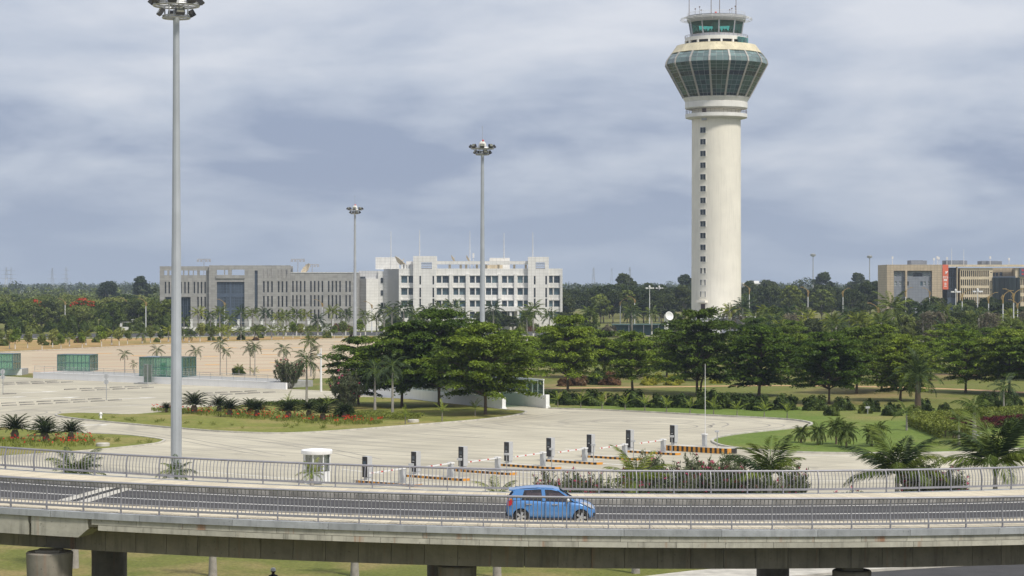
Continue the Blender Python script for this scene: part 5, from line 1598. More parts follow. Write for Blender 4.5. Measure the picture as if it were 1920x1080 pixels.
stops = {'back left row of bays': [(15, 719), (16.5, 722), (42, 717.8), (44, 720.5), (69, 716.6), (72, 719.5), (96, 715.5), (99, 718.2), (126, 717.2)],
         'row of bays before the white wall': [(132, 730.8), (161, 729.5), (165, 732.8), (189, 728.3), (194, 731.4), (217, 727), (223, 730.2), (245, 725.8), (251, 729), (268, 724.8), (277, 727.6)],
         'right-hand row of bays behind the cycads': [(357, 740), (365, 743.6), (387, 738.2), (395, 742), (415, 736.8), (424, 740.4), (443, 735.5), (453, 739), (470, 734.2), (476, 737.6), (505, 736.4)],
         'front left row of bays': [(16, 756.8), (17.5, 761), (49, 755.4), (51, 759.5), (82, 753.6), (85, 757.8), (114, 752), (118, 756), (146.5, 750.5), (151, 754.6), (178, 748.9), (183.5, 753), (215.5, 751.3), (18, 739.2)]}
for lab, L_ in stops.items():
    for px, py in L_:
        tag(obj('wheel_stop', stop, None, G(px, py, 0) + Vector((0, 0, 0.013)), R(44)), 'wheel stop in the ' + lab, 'wheel stop', lab)
def arrow(px, py, s=1.0, rz=R(44)):
    mb = MB().quad((-1.6, -0.12, 0), (0.4, -0.12, 0), (0.4, 0.12, 0), (-1.6, 0.12, 0)).quad((0.4, -0.45, 0), (1.7, 0, 0), (0.4, 0.45, 0))
    p = G(px, py); o = obj('painted_arrow', mb.mesh('painted_arrow', M['line']), yard, (p.x, p.y, 0.017), rz, scale=s)
for px, py, s in ((75, 735.3, 1.8), (115, 746, 1.8), (258, 746.8, 1.8), (20, 745, 1.5), (175, 797.5, 1.3)):
    arrow(px, py, s)
for a, b in (((110, 774.8), (155, 774.0)), ((140, 794.5), (200, 798)), ((30, 750.8), (70, 749.5)), ((150, 765), (320, 757)), ((700, 872), (770, 876)), ((640, 880), (720, 889)), ((880, 862), (946, 868)), ((960, 884), (1030, 890)), ((1120, 869), (1180, 873)), ((1060, 842), (1100, 846)), ((1460, 853.6), (1800, 856.2)), ((340, 881), (560, 899)), ((20, 876), (240, 890)), ((1520, 902), (1900, 903))):
    strip('painted_line', [G(*a), G(*b)], 0.09, 0.09, 0.017, 0.017, M['line'], parent=yard)
for k in range(9):
    a = G(640 + k * 62, 918 - k * 7.5); strip('painted_line', [a, a + ld * 9], 0.07, 0.07, 0.0165, 0.0165, M['line'], parent=yard)
# CCTV pole
t = thing('camera_pole', 'white camera pole beside the pink oleander and dark palm', 'pole', G(602, 734.5), 0)
obj('pole', MB().tube([(0, 0, 0), (0, 0, 4.2), (0, 0, 6.0)], [0.16, 0.13, 0.07], 10).mesh('pole', M['armwhite'], smooth=R(40)), t)
obj('camera_head', MB().box(-0.5, -0.1, -0.15, 0.15, 4.9, 5.2).tube([(0, 0, 5.3), (-0.3, 0, 5.25)], 0.05, 6).mesh('camera_head', M['armwhite']), t)
# hydrant-sized fitting and concrete covers on the islands
t = thing('hydrant', 'small pale hydrant at the tip of the planted island', 'hydrant', G(189, 786), 0)
obj('barrel', MB().lathe([(0.16, 0.1), (0.12, 0.14), (0.11, 0.5), (0.17, 0.54), (0.15, 0.68), (0.05, 0.78), (0.01, 0.8)], 12).mesh('barrel', M['annex'], smooth=R(50)), t)
obj('nozzle', MB().tube([(-0.24, 0, 0.44), (0.24, 0, 0.44)], 0.06, 8).mesh('nozzle', M['steel']), t)
for px, py, lab in ((193, 838.5, 'round pale concrete cover on the left planted island'), (775, 793.5, 'pale concrete block on the edge of the tree island')):
    tag(obj('concrete_cover', MB().lathe([(0.62, 0.1), (0.62, 0.36), (0.55, 0.40), (0.02, 0.42)], 20).mesh('concrete_cover', M['kerb'], smooth=R(40)), None, G(px, py)), lab, 'cover')
for px, py, lab in ((1627, 777, 'low garden light on the lawn by the bushes'), (1836, 830, 'low garden light post beside the royal palm on the lawn'), (1750, 800, 'low garden light at the corner of the clipped hedge')):
    t = thing('garden_light', lab, 'garden light', G(px, py), 0.3)
    obj('post', MB().tube([(0, 0, 0), (0, 0, 0.7)], 0.06, 8).mesh('post', M['steel']), t); obj('lamp_head', MB().box(-0.28, 0.2, -0.14, 0.14, 0.68, 0.9).mesh('lamp_head', M['machine_grey']), t)

# ------------------------------------------------------------------ cars
def car(name, label, loc, rz, paint, group=None, detail=True, scale=1.0):
    t = thing(name, label, 'car', loc, rz, group, scale)
    pm = M[paint]
    # lower body: stations along the length (x to the front), each a ring of (y, z)
    st = [(-1.78, 0.52, 0.34, 0.80, 0.60), (-1.72, 0.70, 0.24, 0.90, 0.66), (-1.55, 0.775, 0.20, 0.965, 0.70), (-1.0, 0.795, 0.19, 0.955, 0.725), (-0.3, 0.80, 0.18, 0.925, 0.735), (0.35, 0.80, 0.18, 0.90, 0.735),
          (0.75, 0.795, 0.18, 0.90, 0.72), (1.10, 0.785, 0.19, 0.885, 0.70), (1.42, 0.76, 0.20, 0.82, 0.66), (1.65, 0.69, 0.22, 0.72, 0.58), (1.79, 0.52, 0.28, 0.58, 0.44)]
    bm = bmesh.new(); rings = []
    for x, hw, zb_, zt, tw in st:
        zm = zb_ + (zt - zb_) * 0.50
        half = [(hw * 0.90, zb_), (hw * 0.985, zb_ + 0.10), (hw, zm), (hw * 0.985, zb_ + (zt - zb_) * 0.80), (tw + (hw - tw) * 0.35, zt - 0.02), (tw * 0.75, zt + 0.035), (0.0, zt + 0.05)]
        ring_ = [(y, z) for y, z in half] + [(-y, z) for y, z in reversed(half[:-1])]
        rings.append([bm.verts.new((x, y, z)) for y, z in ring_])
    n = len(rings[0])
    for a, b in zip(rings, rings[1:]):
        for i in range(n):
            j = (i + 1) % n
            bm.faces.new((a[i], a[j], b[j], b[i]))
    bm.faces.new(rings[0]); bm.faces.new(rings[-1][::-1])
    bmesh.ops.recalc_face_normals(bm, faces=bm.faces)
    me = bpy.data.meshes.new('body'); bm.to_mesh(me); bm.free()
    me.materials.append(pm)
    bo = obj('body', me, t)
    WX = (-1.19, 1.19)
    if detail:
        cut = MB()
        for x in WX:
            for s in (-1, 1):
                k = 24
                ys = sorted((s * 0.45, s * 1.0))
                b = len(cut.v)
                for yy in ys:
                    cut.v += [(x + 0.335 * math.cos(2 * math.pi * i / k), yy, 0.285 + 0.335 * math.sin(2 * math.pi * i / k)) for i in range(k)]
                cut.f.append(tuple(b + i for i in range(k))); cut.f.append(tuple(b + k + i for i in reversed(range(k))))
                for i in range(k):
                    j = (i + 1) % k
                    cut.f.append((b + j, b + i, b + k + i, b + k + j))
        cm_ = bpy.data.meshes.new('cut'); cm_.from_pydata(cut.v, [], cut.f)
        b2 = bmesh.new(); b2.from_mesh(cm_); bmesh.ops.recalc_face_normals(b2, faces=b2.faces); b2.to_mesh(cm_); b2.free()
        co = bpy.data.objects.new('tmp_cut', cm_); C.objects.link(co)
        tmp = bpy.data.objects.new('tmp_body', me); C.objects.link(tmp)
        md0 = tmp.modifiers.new('s', 'SUBSURF'); md0.levels = 1; md0.render_levels = 1; md0.subdivision_type = 'CATMULL_CLARK'
        md = tmp.modifiers.new('b', 'BOOLEAN'); md.object = co; md.operation = 'DIFFERENCE'; md.solver = 'EXACT'
        dg = bpy.context.evaluated_depsgraph_get(); dg.update()
        me2 = bpy.data.meshes.new_from_object(tmp.evaluated_get(dg))
        bpy.data.objects.remove(tmp); bpy.data.objects.remove(co)
        me2.materials.clear(); me2.materials.append(pm)
        me2.polygons.foreach_set('use_smooth', [True] * len(me2.polygons)); me2.set_sharp_from_angle(angle=R(38))
        bo.data = me2; me2.name = 'body'
    # greenhouse: dark glass shell, roof skin and painted pillars
    gh = [(-1.66, 0.66, 0.945, 0.52, 1.26), (-1.25, 0.715, 0.94, 0.555, 1.37), (-0.55, 0.725, 0.93, 0.585, 1.42), (0.05, 0.725, 0.90, 0.58, 1.40), (0.36, 0.725, 0.89, 0.545, 1.30), (0.98, 0.70, 0.885, 0.62, 0.90)]
    mb = MB(); P = []
    for x, bw_, bz, rw, rz_ in gh:
        P.append([Vector((x, -bw_, bz)), Vector((x, -rw, rz_)), Vector((x, rw, rz_)), Vector((x, bw_, bz))])
    # rear end leans forward to the roof
    P[0][1].x += 0.22; P[0][2].x += 0.22
    for a, b in zip(P, P[1:]):
        for i in range(3):
            mb.quad(a[i], b[i], b[i + 1], a[i + 1])
    mb.quad(*P[0])
    obj('windows', mb.mesh('windows', M['carglass'], smooth=R(30)), t)
    # roof skin 2 cm above the glass, rails included
    rf = MB(); RR = []
    for x, rw, rz_ in ((-1.52, 0.53, 1.315), (-1.40, 0.55, 1.345), (-1.05, 0.585, 1.40), (-0.50, 0.605, 1.44), (0.02, 0.60, 1.425), (0.32, 0.575, 1.355)):
        RR.append([Vector((x, -rw - 0.02, rz_ - 0.075)), Vector((x, -rw + 0.05, rz_)), Vector((x, 0, rz_ + 0.035)), Vector((x, rw - 0.05, rz_)), Vector((x, rw + 0.02, rz_ - 0.075))])
    for a, b in zip(RR, RR[1:]):
        for i in range(4):
            rf.quad(a[i], a[i + 1], b[i + 1], b[i])
    rf.quad(*RR[0]); rf.quad(*RR[-1])
    obj('roof', rf.mesh('roof', pm, smooth=R(50)), t)
    def pillar(p0, p1, wd):
        for s in (-1, 1):
            a, b = Vector(p0), Vector(p1); a.y *= s; b.y *= s
            pl_ = MB(); o_ = Vector((0, s * 0.02, 0))
            pl_.quad(a + o_ + Vector((-wd[0], 0, 0)), a + o_ + Vector((wd[0], 0, 0)), b + o_ + Vector((wd[1], 0, 0)), b + o_ + Vector((-wd[1], 0, 0)))
            pl_.quad(a + o_ + Vector((-wd[0], 0, 0)), b + o_ + Vector((-wd[1], 0, 0)), b - o_ + Vector((-wd[1], 0, 0)), a - o_ + Vector((-wd[0], 0, 0)))
            pl_.quad(a + o_ + Vector((wd[0], 0, 0)), b + o_ + Vector((wd[1], 0, 0)), b - o_ + Vector((wd[1], 0, 0)), a - o_ + Vector((wd[0], 0, 0)))
            obj('pillar', pl_.mesh('pillar', pm), t)
    pillar((1.0, 0.705, 0.87), (0.28, 0.575, 1.335), (0.075, 0.05))
    pillar((-0.28, 0.728, 0.91), (-0.34, 0.59, 1.40), (0.07, 0.07))
    pillar((-1.46, 0.705, 0.92), (-1.24, 0.575, 1.36), (0.27, 0.17))
    if not detail:
        for x in WX:
            for s in (-1, 1):
                obj('wheel', MB().tube([(0, -0.1, 0), (0, 0.1, 0)], 0.29, 14).mesh('wheel', M['tyre']), t, (x, s * 0.72, 0.29))
        return t
    for x in WX:
        for s in (-1, 1):
            wo = obj('wheel', MB().lathe([(0.20, -0.095), (0.265, -0.095), (0.285, -0.06), (0.285, 0.06), (0.265, 0.095), (0.20, 0.095)], 32).mesh('wheel', M['tyre'], smooth=R(40)), t, (x, s * 0.70, 0.285), rot=(-R(90) * s, 0, 0))
            rim = MB().lathe([(0.205, 0.09), (0.195, 0.045), (0.19, 0.04)], 32)
            for k in range(5):
                a = 2 * math.pi * k / 5
                c_, s_ = math.cos(a), math.sin(a)
                rim.quad(*[Vector((c_ * r_ - s_ * w_, s_ * r_ + c_ * w_, z_)) for r_, w_, z_ in ((0.04, -0.035, 0.085), (0.04, 0.035, 0.085), (0.20, 0.05, 0.075), (0.20, -0.05, 0.075))][::-1])
                for w_ in (-1, 1):
                    rim.quad(*[Vector((c_ * r_ - s_ * q_, s_ * r_ + c_ * q_, z_)) for r_, q_, z_ in ((0.04, w_ * 0.035, 0.085), (0.20, w_ * 0.05, 0.075), (0.20, w_ * 0.05, 0.04), (0.04, w_ * 0.035, 0.04))])
            rim.lathe([(0.06, 0.06), (0.055, 0.09), (0.01, 0.092)], 14)
            obj('rim', rim.mesh('rim', M['alloy']), wo)
            obj('brake_disc', MB().lathe([(0.19, 0.0), (0.19, 0.012), (0.02, 0.012)], 24).mesh('brake_disc', M['dark']), wo)
    for s in (-1, 1):
        # tail lamp wraps the rear corner, headlamp sweeps back along the wing
        tlm = MB().quad((-1.735, s * 0.64, 1.00), (-1.56, s * 0.745, 1.0), (-1.50, s * 0.775, 0.88), (-1.60, s * 0.772, 0.72), (-1.735, s * 0.70, 0.70))
        obj('tail_lamp', tlm.mesh('tail_lamp', M['taillamp']), t, (0, s * 0.012, 0))
        obj('indicator', MB().quad((-1.735, s * 0.645, 1.002), (-1.57, s * 0.748, 1.002), (-1.545, s * 0.765, 0.945), (-1.735, s * 0.665, 0.945)).mesh('indicator', M['amber']), t, (-0.002, s * 0.017, 0))
        hl = MB().quad((1.12, s * 0.755, 0.86), (1.30, s * 0.65, 0.872), (1.62, s * 0.56, 0.735), (1.70, s * 0.60, 0.60), (1.55, s * 0.735, 0.66))
        obj('headlamp', hl.mesh('headlamp', M['headlamp']), t, (0.012, s * 0.008, 0.016))
        obj('fog_lamp', MB().box(1.62, 1.74, min(s * 0.50, s * 0.64), max(s * 0.50, s * 0.64), 0.34, 0.46).mesh('fog_lamp', M['dark']), t)
        mr = obj('mirror', MB().lathe([(0.01, -0.11), (0.075, -0.08), (0.085, 0.0), (0.07, 0.08), (0.01, 0.1)], 12).mesh('mirror', M['mirrorwhite'], smooth=True), t, (0.66, s * 0.83, 0.965), rot=(R(90), 0, 0), scale=(0.75, 0.9, 0.9))
        for x in (-0.88, 0.14):
            obj('door_handle', MB().box(x - 0.11, x + 0.11, min(s * 0.79, s * 0.825), max(s * 0.79, s * 0.825), 0.765, 0.80).mesh('door_handle', M['alloy']), t)
        for x in (-0.27, 0.72, -1.02):
            obj('door_gap', MB().box(x - 0.007, x + 0.007, min(s * 0.70, s * 0.803), max(s * 0.70, s * 0.803), 0.30 if x > -1 else 0.66, 0.86).mesh('door_gap', M['dark']), t)
        obj('sill_trim', MB().box(-0.82, 0.82, min(s * 0.66, s * 0.795), max(s * 0.66, s * 0.795), 0.16, 0.235).mesh('sill_trim', M['dark']), t)
    obj('spoiler', MB().prism([(-1.68, -0.48), (-1.45, -0.53), (-1.45, 0.53), (-1.68, 0.48)], 1.275, 1.325).mesh('spoiler', pm), t)
    obj('rear_bumper', MB().prism([(-1.80, -0.50), (-1.60, -0.71), (-1.60, 0.71), (-1.80, 0.50)], 0.28, 0.42).mesh('rear_bumper', M['dark']), t)
    obj('front_grille', MB().box(1.74, 1.80, -0.40, 0.40, 0.32, 0.46).mesh('front_grille', M['dark']), t)
    obj('wiper', MB().tube([(1.0, 0.3, 0.925), (0.75, -0.2, 1.02)], 0.012, 4).mesh('wiper', M['dark']), t)
    for y in (-0.35, 0.35):
        obj('seat', MB().box(-0.28, -0.10, y - 0.22, y + 0.22, 0.6, 1.18).mesh('seat', M['seat']), t)
    obj('seat', MB().box(-1.15, -0.98, -0.55, 0.55, 0.6, 1.15).mesh('seat', M['seat']), t)
    return t
def paint(name, col):
    m, t, b = newmat(name)
    b.inputs['Base Color'].default_value = rgb(col); b.inputs['Roughness'].default_value = 0.32; b.inputs['Metallic'].default_value = 0.15
    b.inputs['Coat Weight'].default_value = 0.7; b.inputs['Coat Roughness'].default_value = 0.05
    M[name] = m
paint('paint_blue', (0.065, 0.205, 0.48)); paint('paint_black', (0.012, 0.012, 0.014)); paint('paint_white', (0.62, 0.62, 0.62)); paint('paint_silver', (0.36, 0.37, 0.38))
M['carglass'] = glass_mat('car_window_glass', (0.30, 0.25, 0.29), 0.05, alpha=0.94)
M['tyre'] = mat('tyre_rubber', (0.018, 0.018, 0.018), 0.8, var=0.15)
M['alloy'] = mat('alloy_metal', (0.52, 0.53, 0.55), 0.3, 0.7, var=0.05)
M['taillamp'] = mat('tail_lamp_red', (0.45, 0.015, 0.015), 0.2, var=0.1)
M['amber'] = mat('indicator_amber', (0.62, 0.22, 0.03), 0.25, var=0.1)
M['headlamp'] = mat('headlamp_clear', (0.50, 0.51, 0.53), 0.12, 0.4, var=0.2, scale=9)
M['mirrorwhite'] = mat('mirror_white', (0.60, 0.62, 0.64), 0.35, var=0.05)
M['seat'] = mat('seat_fabric', (0.12, 0.07, 0.08), 0.9)
rc = 64.75
thc = math.asin(((1033 - HX) / 47.6 - BC.x) / rc)
pc = AP(rc, thc)
cr_ = car('hatchback_car', 'bright blue five-door hatchback driving along the viaduct', pc + Vector((0, 0, 0.006)), thc, 'paint_blue')
cr_.rotation_euler = (0, 0.015, thc)
for px, py, pnt, lab, rz_, sc_ in ((355, 627.5, 'paint_black', 'black car on the road before the granite block', 0.05, 1.2), (1100, 627, 'paint_white', 'white pickup-sized car left of the dark one behind the trees', 0.3, 1.2), (1121, 628, 'paint_black', 'dark car with red lamps parked between two pale cars', 1.2, 1.2), (1147, 628.5, 'paint_silver', 'silver car parked right of the dark one behind the trees', 0.1, 1.2)):
    car('parked_car', lab, G(px, py) + Vector((0, 0, 0.012)), rz_, pnt, 'cars on the far road', False, sc_)
# car under the canopy trees is hidden; dark shelter right of the parked cars
t = thing('shelter', 'dark mesh-sided shelter right of the parked cars', 'shelter', W(1206, 628, 610)); t.location.z = 0
obj('roof', MB().box(-9, 9, -2, 2, 3.0, 3.2).mesh('roof', M['tealframe']), t)
for x in (-8.5, -4.2, 0, 4.2, 8.5):
    obj('post', MB().tube([(x, -1.8, 0), (x, -1.8, 3.0)], 0.09, 6).mesh('post', M['steel']), t)
obj('screen', MB().box(-8.8, 8.8, 1.6, 1.7, 0, 2.9).mesh('screen', M['tealframe']), t)
# pale building far behind the tower
t = thing('distant_building', 'pale low building on the skyline just right of the control tower', 'building', W(1418, 541, 1350)); t.location.z = 0
obj('wall', MB().box(-8, 8, 0, 10, 0, 14.2).mesh('wall', M['gtile']), t)
obj('roof', MB().box(-8.6, 8.6, -0.6, 10.6, 14.2, 15.0).box(-5, 2, 2, 8, 15.0, 16.2).mesh('roof', M['annex']), t)
for k in range(7):
    window(t, -7.2 + 2.1 * k, -5.8 + 2.1 * k, 11.2, 13.2, -0.05, 'slit', (1, 1), 0.1)
# blue direction sign
t = thing('road_sign', 'small blue direction sign between the lamp poles at the right', 'sign', W(1889, 640, 560), 0); t.location.z = 0
obj('pole', MB().tube([(0, 0, 0), (0, 0, 3.6)], 0.06, 6).mesh('pole', M['steel']), t)
M['signblue'] = mat('sign_blue', (0.02, 0.13, 0.50), 0.5, var=0.05)
pl_ = obj('plate', MB().box(-0.4, 0.4, -0.08, -0.04, 2.7, 3.7).mesh('plate', M['signblue']), t)
obj('arrow_mark', MB().box(-0.06, 0.06, -0.10, -0.085, 2.85, 3.4).prism([(-0.2, -0.10), (0.2, -0.10), (0.2, -0.085), (-0.2, -0.085)], 3.4, 3.5).mesh('arrow_mark', M['annex']), pl_)

# ------------------------------------------------------------------ person under the viaduct, only the capped head in view
def person():
    D = 98.7
    t = thing('person', 'person in a white peaked cap and dark top standing on the grass below the viaduct', 'person', ((512 - HX) * D / F, D, 0.016), R(-75))
    vs = [(0, 0, 0.95), (0, 0, 1.12), (0.02, 0, 1.32), (0.03, 0, 1.45), (0.04, 0, 1.52), (0.05, 0, 1.60), (0.05, 0, 1.68),
          (0.0, 0.10, 0.90), (0.02, 0.11, 0.50), (-0.01, 0.12, 0.09), (0.14, 0.13, 0.04), (0.0, -0.10, 0.90), (0.05, -0.11, 0.50), (0.02, -0.12, 0.09), (0.17, -0.13, 0.04),
          (0.02, 0.19, 1.40), (0.0, 0.25, 1.12), (0.07, 0.26, 0.88), (0.10, 0.255, 0.80), (0.02, -0.19, 1.40), (0.0, -0.25, 1.12), (0.07, -0.26, 0.88), (0.10, -0.255, 0.80)]
    es = [(0, 1), (1, 2), (2, 3), (3, 4), (4, 5), (5, 6), (0, 7), (7, 8), (8, 9), (9, 10), (0, 11), (11, 12), (12, 13), (13, 14), (3, 15), (15, 16), (16, 17), (17, 18), (3, 19), (19, 20), (20, 21), (21, 22)]
    rd_ = [0.14, 0.13, 0.155, 0.10, 0.055, 0.088, 0.085, 0.09, 0.062, 0.045, 0.035, 0.09, 0.062, 0.045, 0.035, 0.062, 0.045, 0.034, 0.03, 0.062, 0.045, 0.034, 0.03]
    me = bpy.data.meshes.new('body'); me.from_pydata(vs, es, [])
    o = bpy.data.objects.new('tmp_person', me); C.objects.link(o)
    md = o.modifiers.new('skin', 'SKIN')
    for i, r_ in enumerate(rd_):
        me.skin_vertices[0].data[i].radius = (r_, r_ * (1.15 if i in (1, 2) else 1.0))
    me.skin_vertices[0].data[0].use_root = True
    sb_ = o.modifiers.new('sub', 'SUBSURF'); sb_.levels = 2; sb_.render_levels = 2
    dg = bpy.context.evaluated_depsgraph_get(); dg.update()
    m2 = bpy.data.meshes.new_from_object(o.evaluated_get(dg)); bpy.data.objects.remove(o)
    m2.materials.clear()
    for k in ('skin', 'navy', 'trousers'):
        m2.materials.append(M[k])
    for p in m2.polygons:
        z, y = p.center.z, abs(p.center.y)
        p.material_index = 0 if z > 1.485 or (y > 0.2 and z < 0.86) else (1 if z > 0.93 or y > 0.2 else 2)
        p.use_smooth = True
    obj('body', m2, t)
    # fingers
    hm_ = MB()
    for s in (-1, 1):
        for k in range(4):
            y = s * 0.255 + (k - 1.5) * 0.0; x = 0.075 + k * 0.018
            hm_.tube([(x, y, 0.80), (x + 0.005, y - s * 0.005, 0.755), (x + 0.012, y - s * 0.02, 0.715 + 0.008 * abs(k - 1.4))], [0.009, 0.009, 0.007], 6)
        hm_.tube([(0.115, s * 0.255, 0.85), (0.15, s * 0.245, 0.815), (0.155, s * 0.235, 0.78)], [0.011, 0.01, 0.008], 6)
    obj('fingers', hm_.mesh('fingers', M['skin'], smooth=True), t)
    fc = MB().tube([(0.132, 0, 1.645), (0.150, 0, 1.618), (0.130, 0, 1.606)], [0.010, 0.016, 0.010], 6)
    for s in (-1, 1):
        fc.tube([(0.05, s * 0.088, 1.65), (0.045, s * 0.098, 1.62), (0.05, s * 0.088, 1.60)], [0.01, 0.016, 0.008], 6)
    obj('nose_and_ears', fc.mesh('nose_and_ears', M['skin'], smooth=True), t)
    ey = MB()
    for s in (-1, 1):
        ey.box(0.128, 0.135, s * 0.034 - 0.012, s * 0.034 + 0.012, 1.638, 1.65)
    ey.box(0.122, 0.130, -0.022, 0.022, 1.575, 1.582)
    obj('eyes_and_mouth', ey.mesh('eyes_and_mouth', M['dark']), t)
    cp = MB().lathe([(0.118, 1.655), (0.122, 1.70), (0.108, 1.765), (0.065, 1.80), (0.01, 1.812)], 20)
    cp.prism([(0.08, -0.085), (0.19, -0.07), (0.225, 0.0), (0.19, 0.07), (0.08, 0.085)], 1.675, 1.69)
    obj('cap', cp.mesh('cap', M['capwhite'], smooth=R(40)), t, (0.04, 0, 0))
M['skin'] = mat('skin', (0.10, 0.055, 0.035), 0.55, var=0.08); M['navy'] = mat('dark_top', (0.015, 0.016, 0.03), 0.85); M['trousers'] = mat('trousers', (0.05, 0.055, 0.08), 0.85); M['capwhite'] = mat('white_cap_fabric', (0.74, 0.74, 0.73), 0.85, var=0.04)
person()
# ------------------------------------------------------------------ vegetation
M['bark'] = mat('bark_brown', (0.13, 0.095, 0.065), 0.9, var=0.3, scale=3, bmp=0.5)
M['bark2'] = mat('bark_grey', (0.20, 0.18, 0.15), 0.9, var=0.3, scale=3)
M['palmtrunk'] = mat('palm_trunk_grey', (0.31, 0.29, 0.26), 0.85, var=0.2, scale=4, bmp=0.4)
M['limewash'] = mat('limewashed_trunk', (0.62, 0.60, 0.56), 0.9, var=0.12, scale=3)
M['crownshaft'] = mat('palm_crownshaft', (0.14, 0.20, 0.05), 0.6, var=0.15)
M['lf_layer'] = leaf_mat('layered_tree_leaves', (0.045, 0.078, 0.010), (0.165, 0.235, 0.023), 0.28, 0.45, 0.3)
M['lf_layer2'] = leaf_mat('bright_tree_leaves', (0.075, 0.120, 0.012), (0.190, 0.270, 0.026), 0.28, 0.45, 0.25)
M['lf_layerd'] = leaf_mat('dark_umbrella_tree_leaves', (0.030, 0.054, 0.009), (0.115, 0.168, 0.020), 0.22, 0.5, 0.25)
M['lf_layer3'] = leaf_mat('yellow_green_tree_leaves', (0.085, 0.132, 0.012), (0.200, 0.265, 0.028), 0.3, 0.5, 0.2)
M['lf_bush'] = leaf_mat('bush_leaves', (0.028, 0.048, 0.011), (0.080, 0.115, 0.022), 0.12, 1.2)
M['lf_mid'] = leaf_mat('broadleaf_leaves', (0.062, 0.090, 0.018), (0.150, 0.190, 0.034), 0.2, 0.25, 0.35)
M['lf_pale'] = leaf_mat('pale_broadleaf_leaves', (0.125, 0.155, 0.035), (0.215, 0.240, 0.062), 0.2, 0.25, 0.25)
M['lf_dark'] = leaf_mat('dark_broadleaf_leaves', (0.030, 0.045, 0.015), (0.068, 0.088, 0.024), 0.15, 0.25, 0.35)
M['lf_grey'] = leaf_mat('sparse_grey_leaves', (0.11, 0.10, 0.065), (0.16, 0.14, 0.09), 0.2, 0.4, 0.2)
M['lf_palm'] = leaf_mat('palm_leaves', (0.055, 0.085, 0.017), (0.135, 0.175, 0.032), 0.2, 0.6, 0.25)
M['lf_palmy'] = leaf_mat('yellow_green_palm_leaves', (0.12, 0.155, 0.02), (0.22, 0.25, 0.03), 0.25, 0.6, 0.25)
M['lf_palmd'] = leaf_mat('dark_palm_leaves', (0.028, 0.05, 0.022), (0.065, 0.095, 0.035), 0.18, 0.6, 0.2)
M['lf_cycad'] = leaf_mat('cycad_leaves', (0.014, 0.026, 0.008), (0.042, 0.062, 0.016), 0.08, 1.5, 0.2)
M['lf_sap'] = leaf_mat('sapling_leaves', (0.17, 0.22, 0.025), (0.28, 0.33, 0.045), 0.35, 1.0, 0.2)
M['lf_ole'] = leaf_mat('oleander_leaves', (0.085, 0.105, 0.055), (0.175, 0.195, 0.105), 0.15, 0.8, 0.15)
M['lf_yel'] = leaf_mat('yellow_bush_leaves', (0.22, 0.24, 0.025), (0.34, 0.34, 0.04), 0.25, 1.2, 0.15)
M['lf_red'] = leaf_mat('burgundy_leaves', (0.06, 0.012, 0.016), (0.12, 0.02, 0.025), 0.15, 1.2, 0.15)
M['lf_rust'] = leaf_mat('rusty_bush_leaves', (0.11, 0.06, 0.03), (0.17, 0.09, 0.045), 0.15, 1.2, 0.15)
M['lf_hedge'] = leaf_mat('hedge_leaves', (0.12, 0.15, 0.025), (0.20, 0.225, 0.04), 0.2, 0.9, 0.1)
M['fl_pink'] = leaf_mat('pink_flowers', (0.42, 0.05, 0.12), (0.62, 0.12, 0.22), 0.3, 2.0, 0.1)
M['fl_red'] = leaf_mat('red_flowers', (0.52, 0.035, 0.02), (0.68, 0.07, 0.03), 0.3, 0.8, 0.1)
M['fl_flame'] = leaf_mat('flame_tree_flowers', (0.45, 0.06, 0.02), (0.60, 0.05, 0.03), 0.25, 0.4, 0.1)

def unit(v):
    return v / np.maximum(np.linalg.norm(v, axis=1, keepdims=True), 1e-9)

def leaf_verts(P, Nn, Sz, ratio=0.45, T=None):
    n = len(P)
    rnd = RNG.normal(size=(n, 3)) if T is None else T
    t = unit(rnd - Nn * np.sum(rnd * Nn, axis=1, keepdims=True))
    b = np.cross(Nn, t)
    Sz = np.asarray(Sz).reshape(-1, 1) * np.ones((n, 1))
    V = np.empty((n, 4, 3))
    V[:, 0] = P - t * Sz; V[:, 1] = P + b * Sz * ratio; V[:, 2] = P + t * Sz; V[:, 3] = P - b * Sz * ratio
    return V

def quads_mesh(name, groups):
    """groups: list of (V (n,4,3), material)"""
    V = np.concatenate([g[0].reshape(-1, 3) for g in groups]).astype(np.float32)
    n = len(V) // 4
    me = bpy.data.meshes.new(name)
    me.vertices.add(len(V)); me.vertices.foreach_set('co', V.ravel())
    me.loops.add(4 * n); me.loops.foreach_set('vertex_index', np.arange(4 * n, dtype=np.int32))
    me.polygons.add(n); me.polygons.foreach_set('loop_start', np.arange(0, 4 * n, 4, dtype=np.int32))
    mi = np.concatenate([np.full(len(g[0]), i, dtype=np.int32) for i, g in enumerate(groups)])
    for g in groups:
        me.materials.append(g[1])
    me.polygons.foreach_set('material_index', mi)
    me.update()
    return me

def ball_leaves(c, r, n, size, flat=1.0, up=0.3):
    d = unit(RNG.normal(size=(n, 3)))
    rr = r * (0.55 + 0.45 * RNG.random((n, 1)) ** 0.6)
    P = np.array(c) + d * rr * np.array([1, 1, flat])
    Nn = unit(d * 0.6 + RNG.normal(size=(n, 3)) * 0.55 + np.array([0, 0, up]))
    return leaf_verts(P, Nn, size * (0.7 + 0.6 * RNG.random(n)))

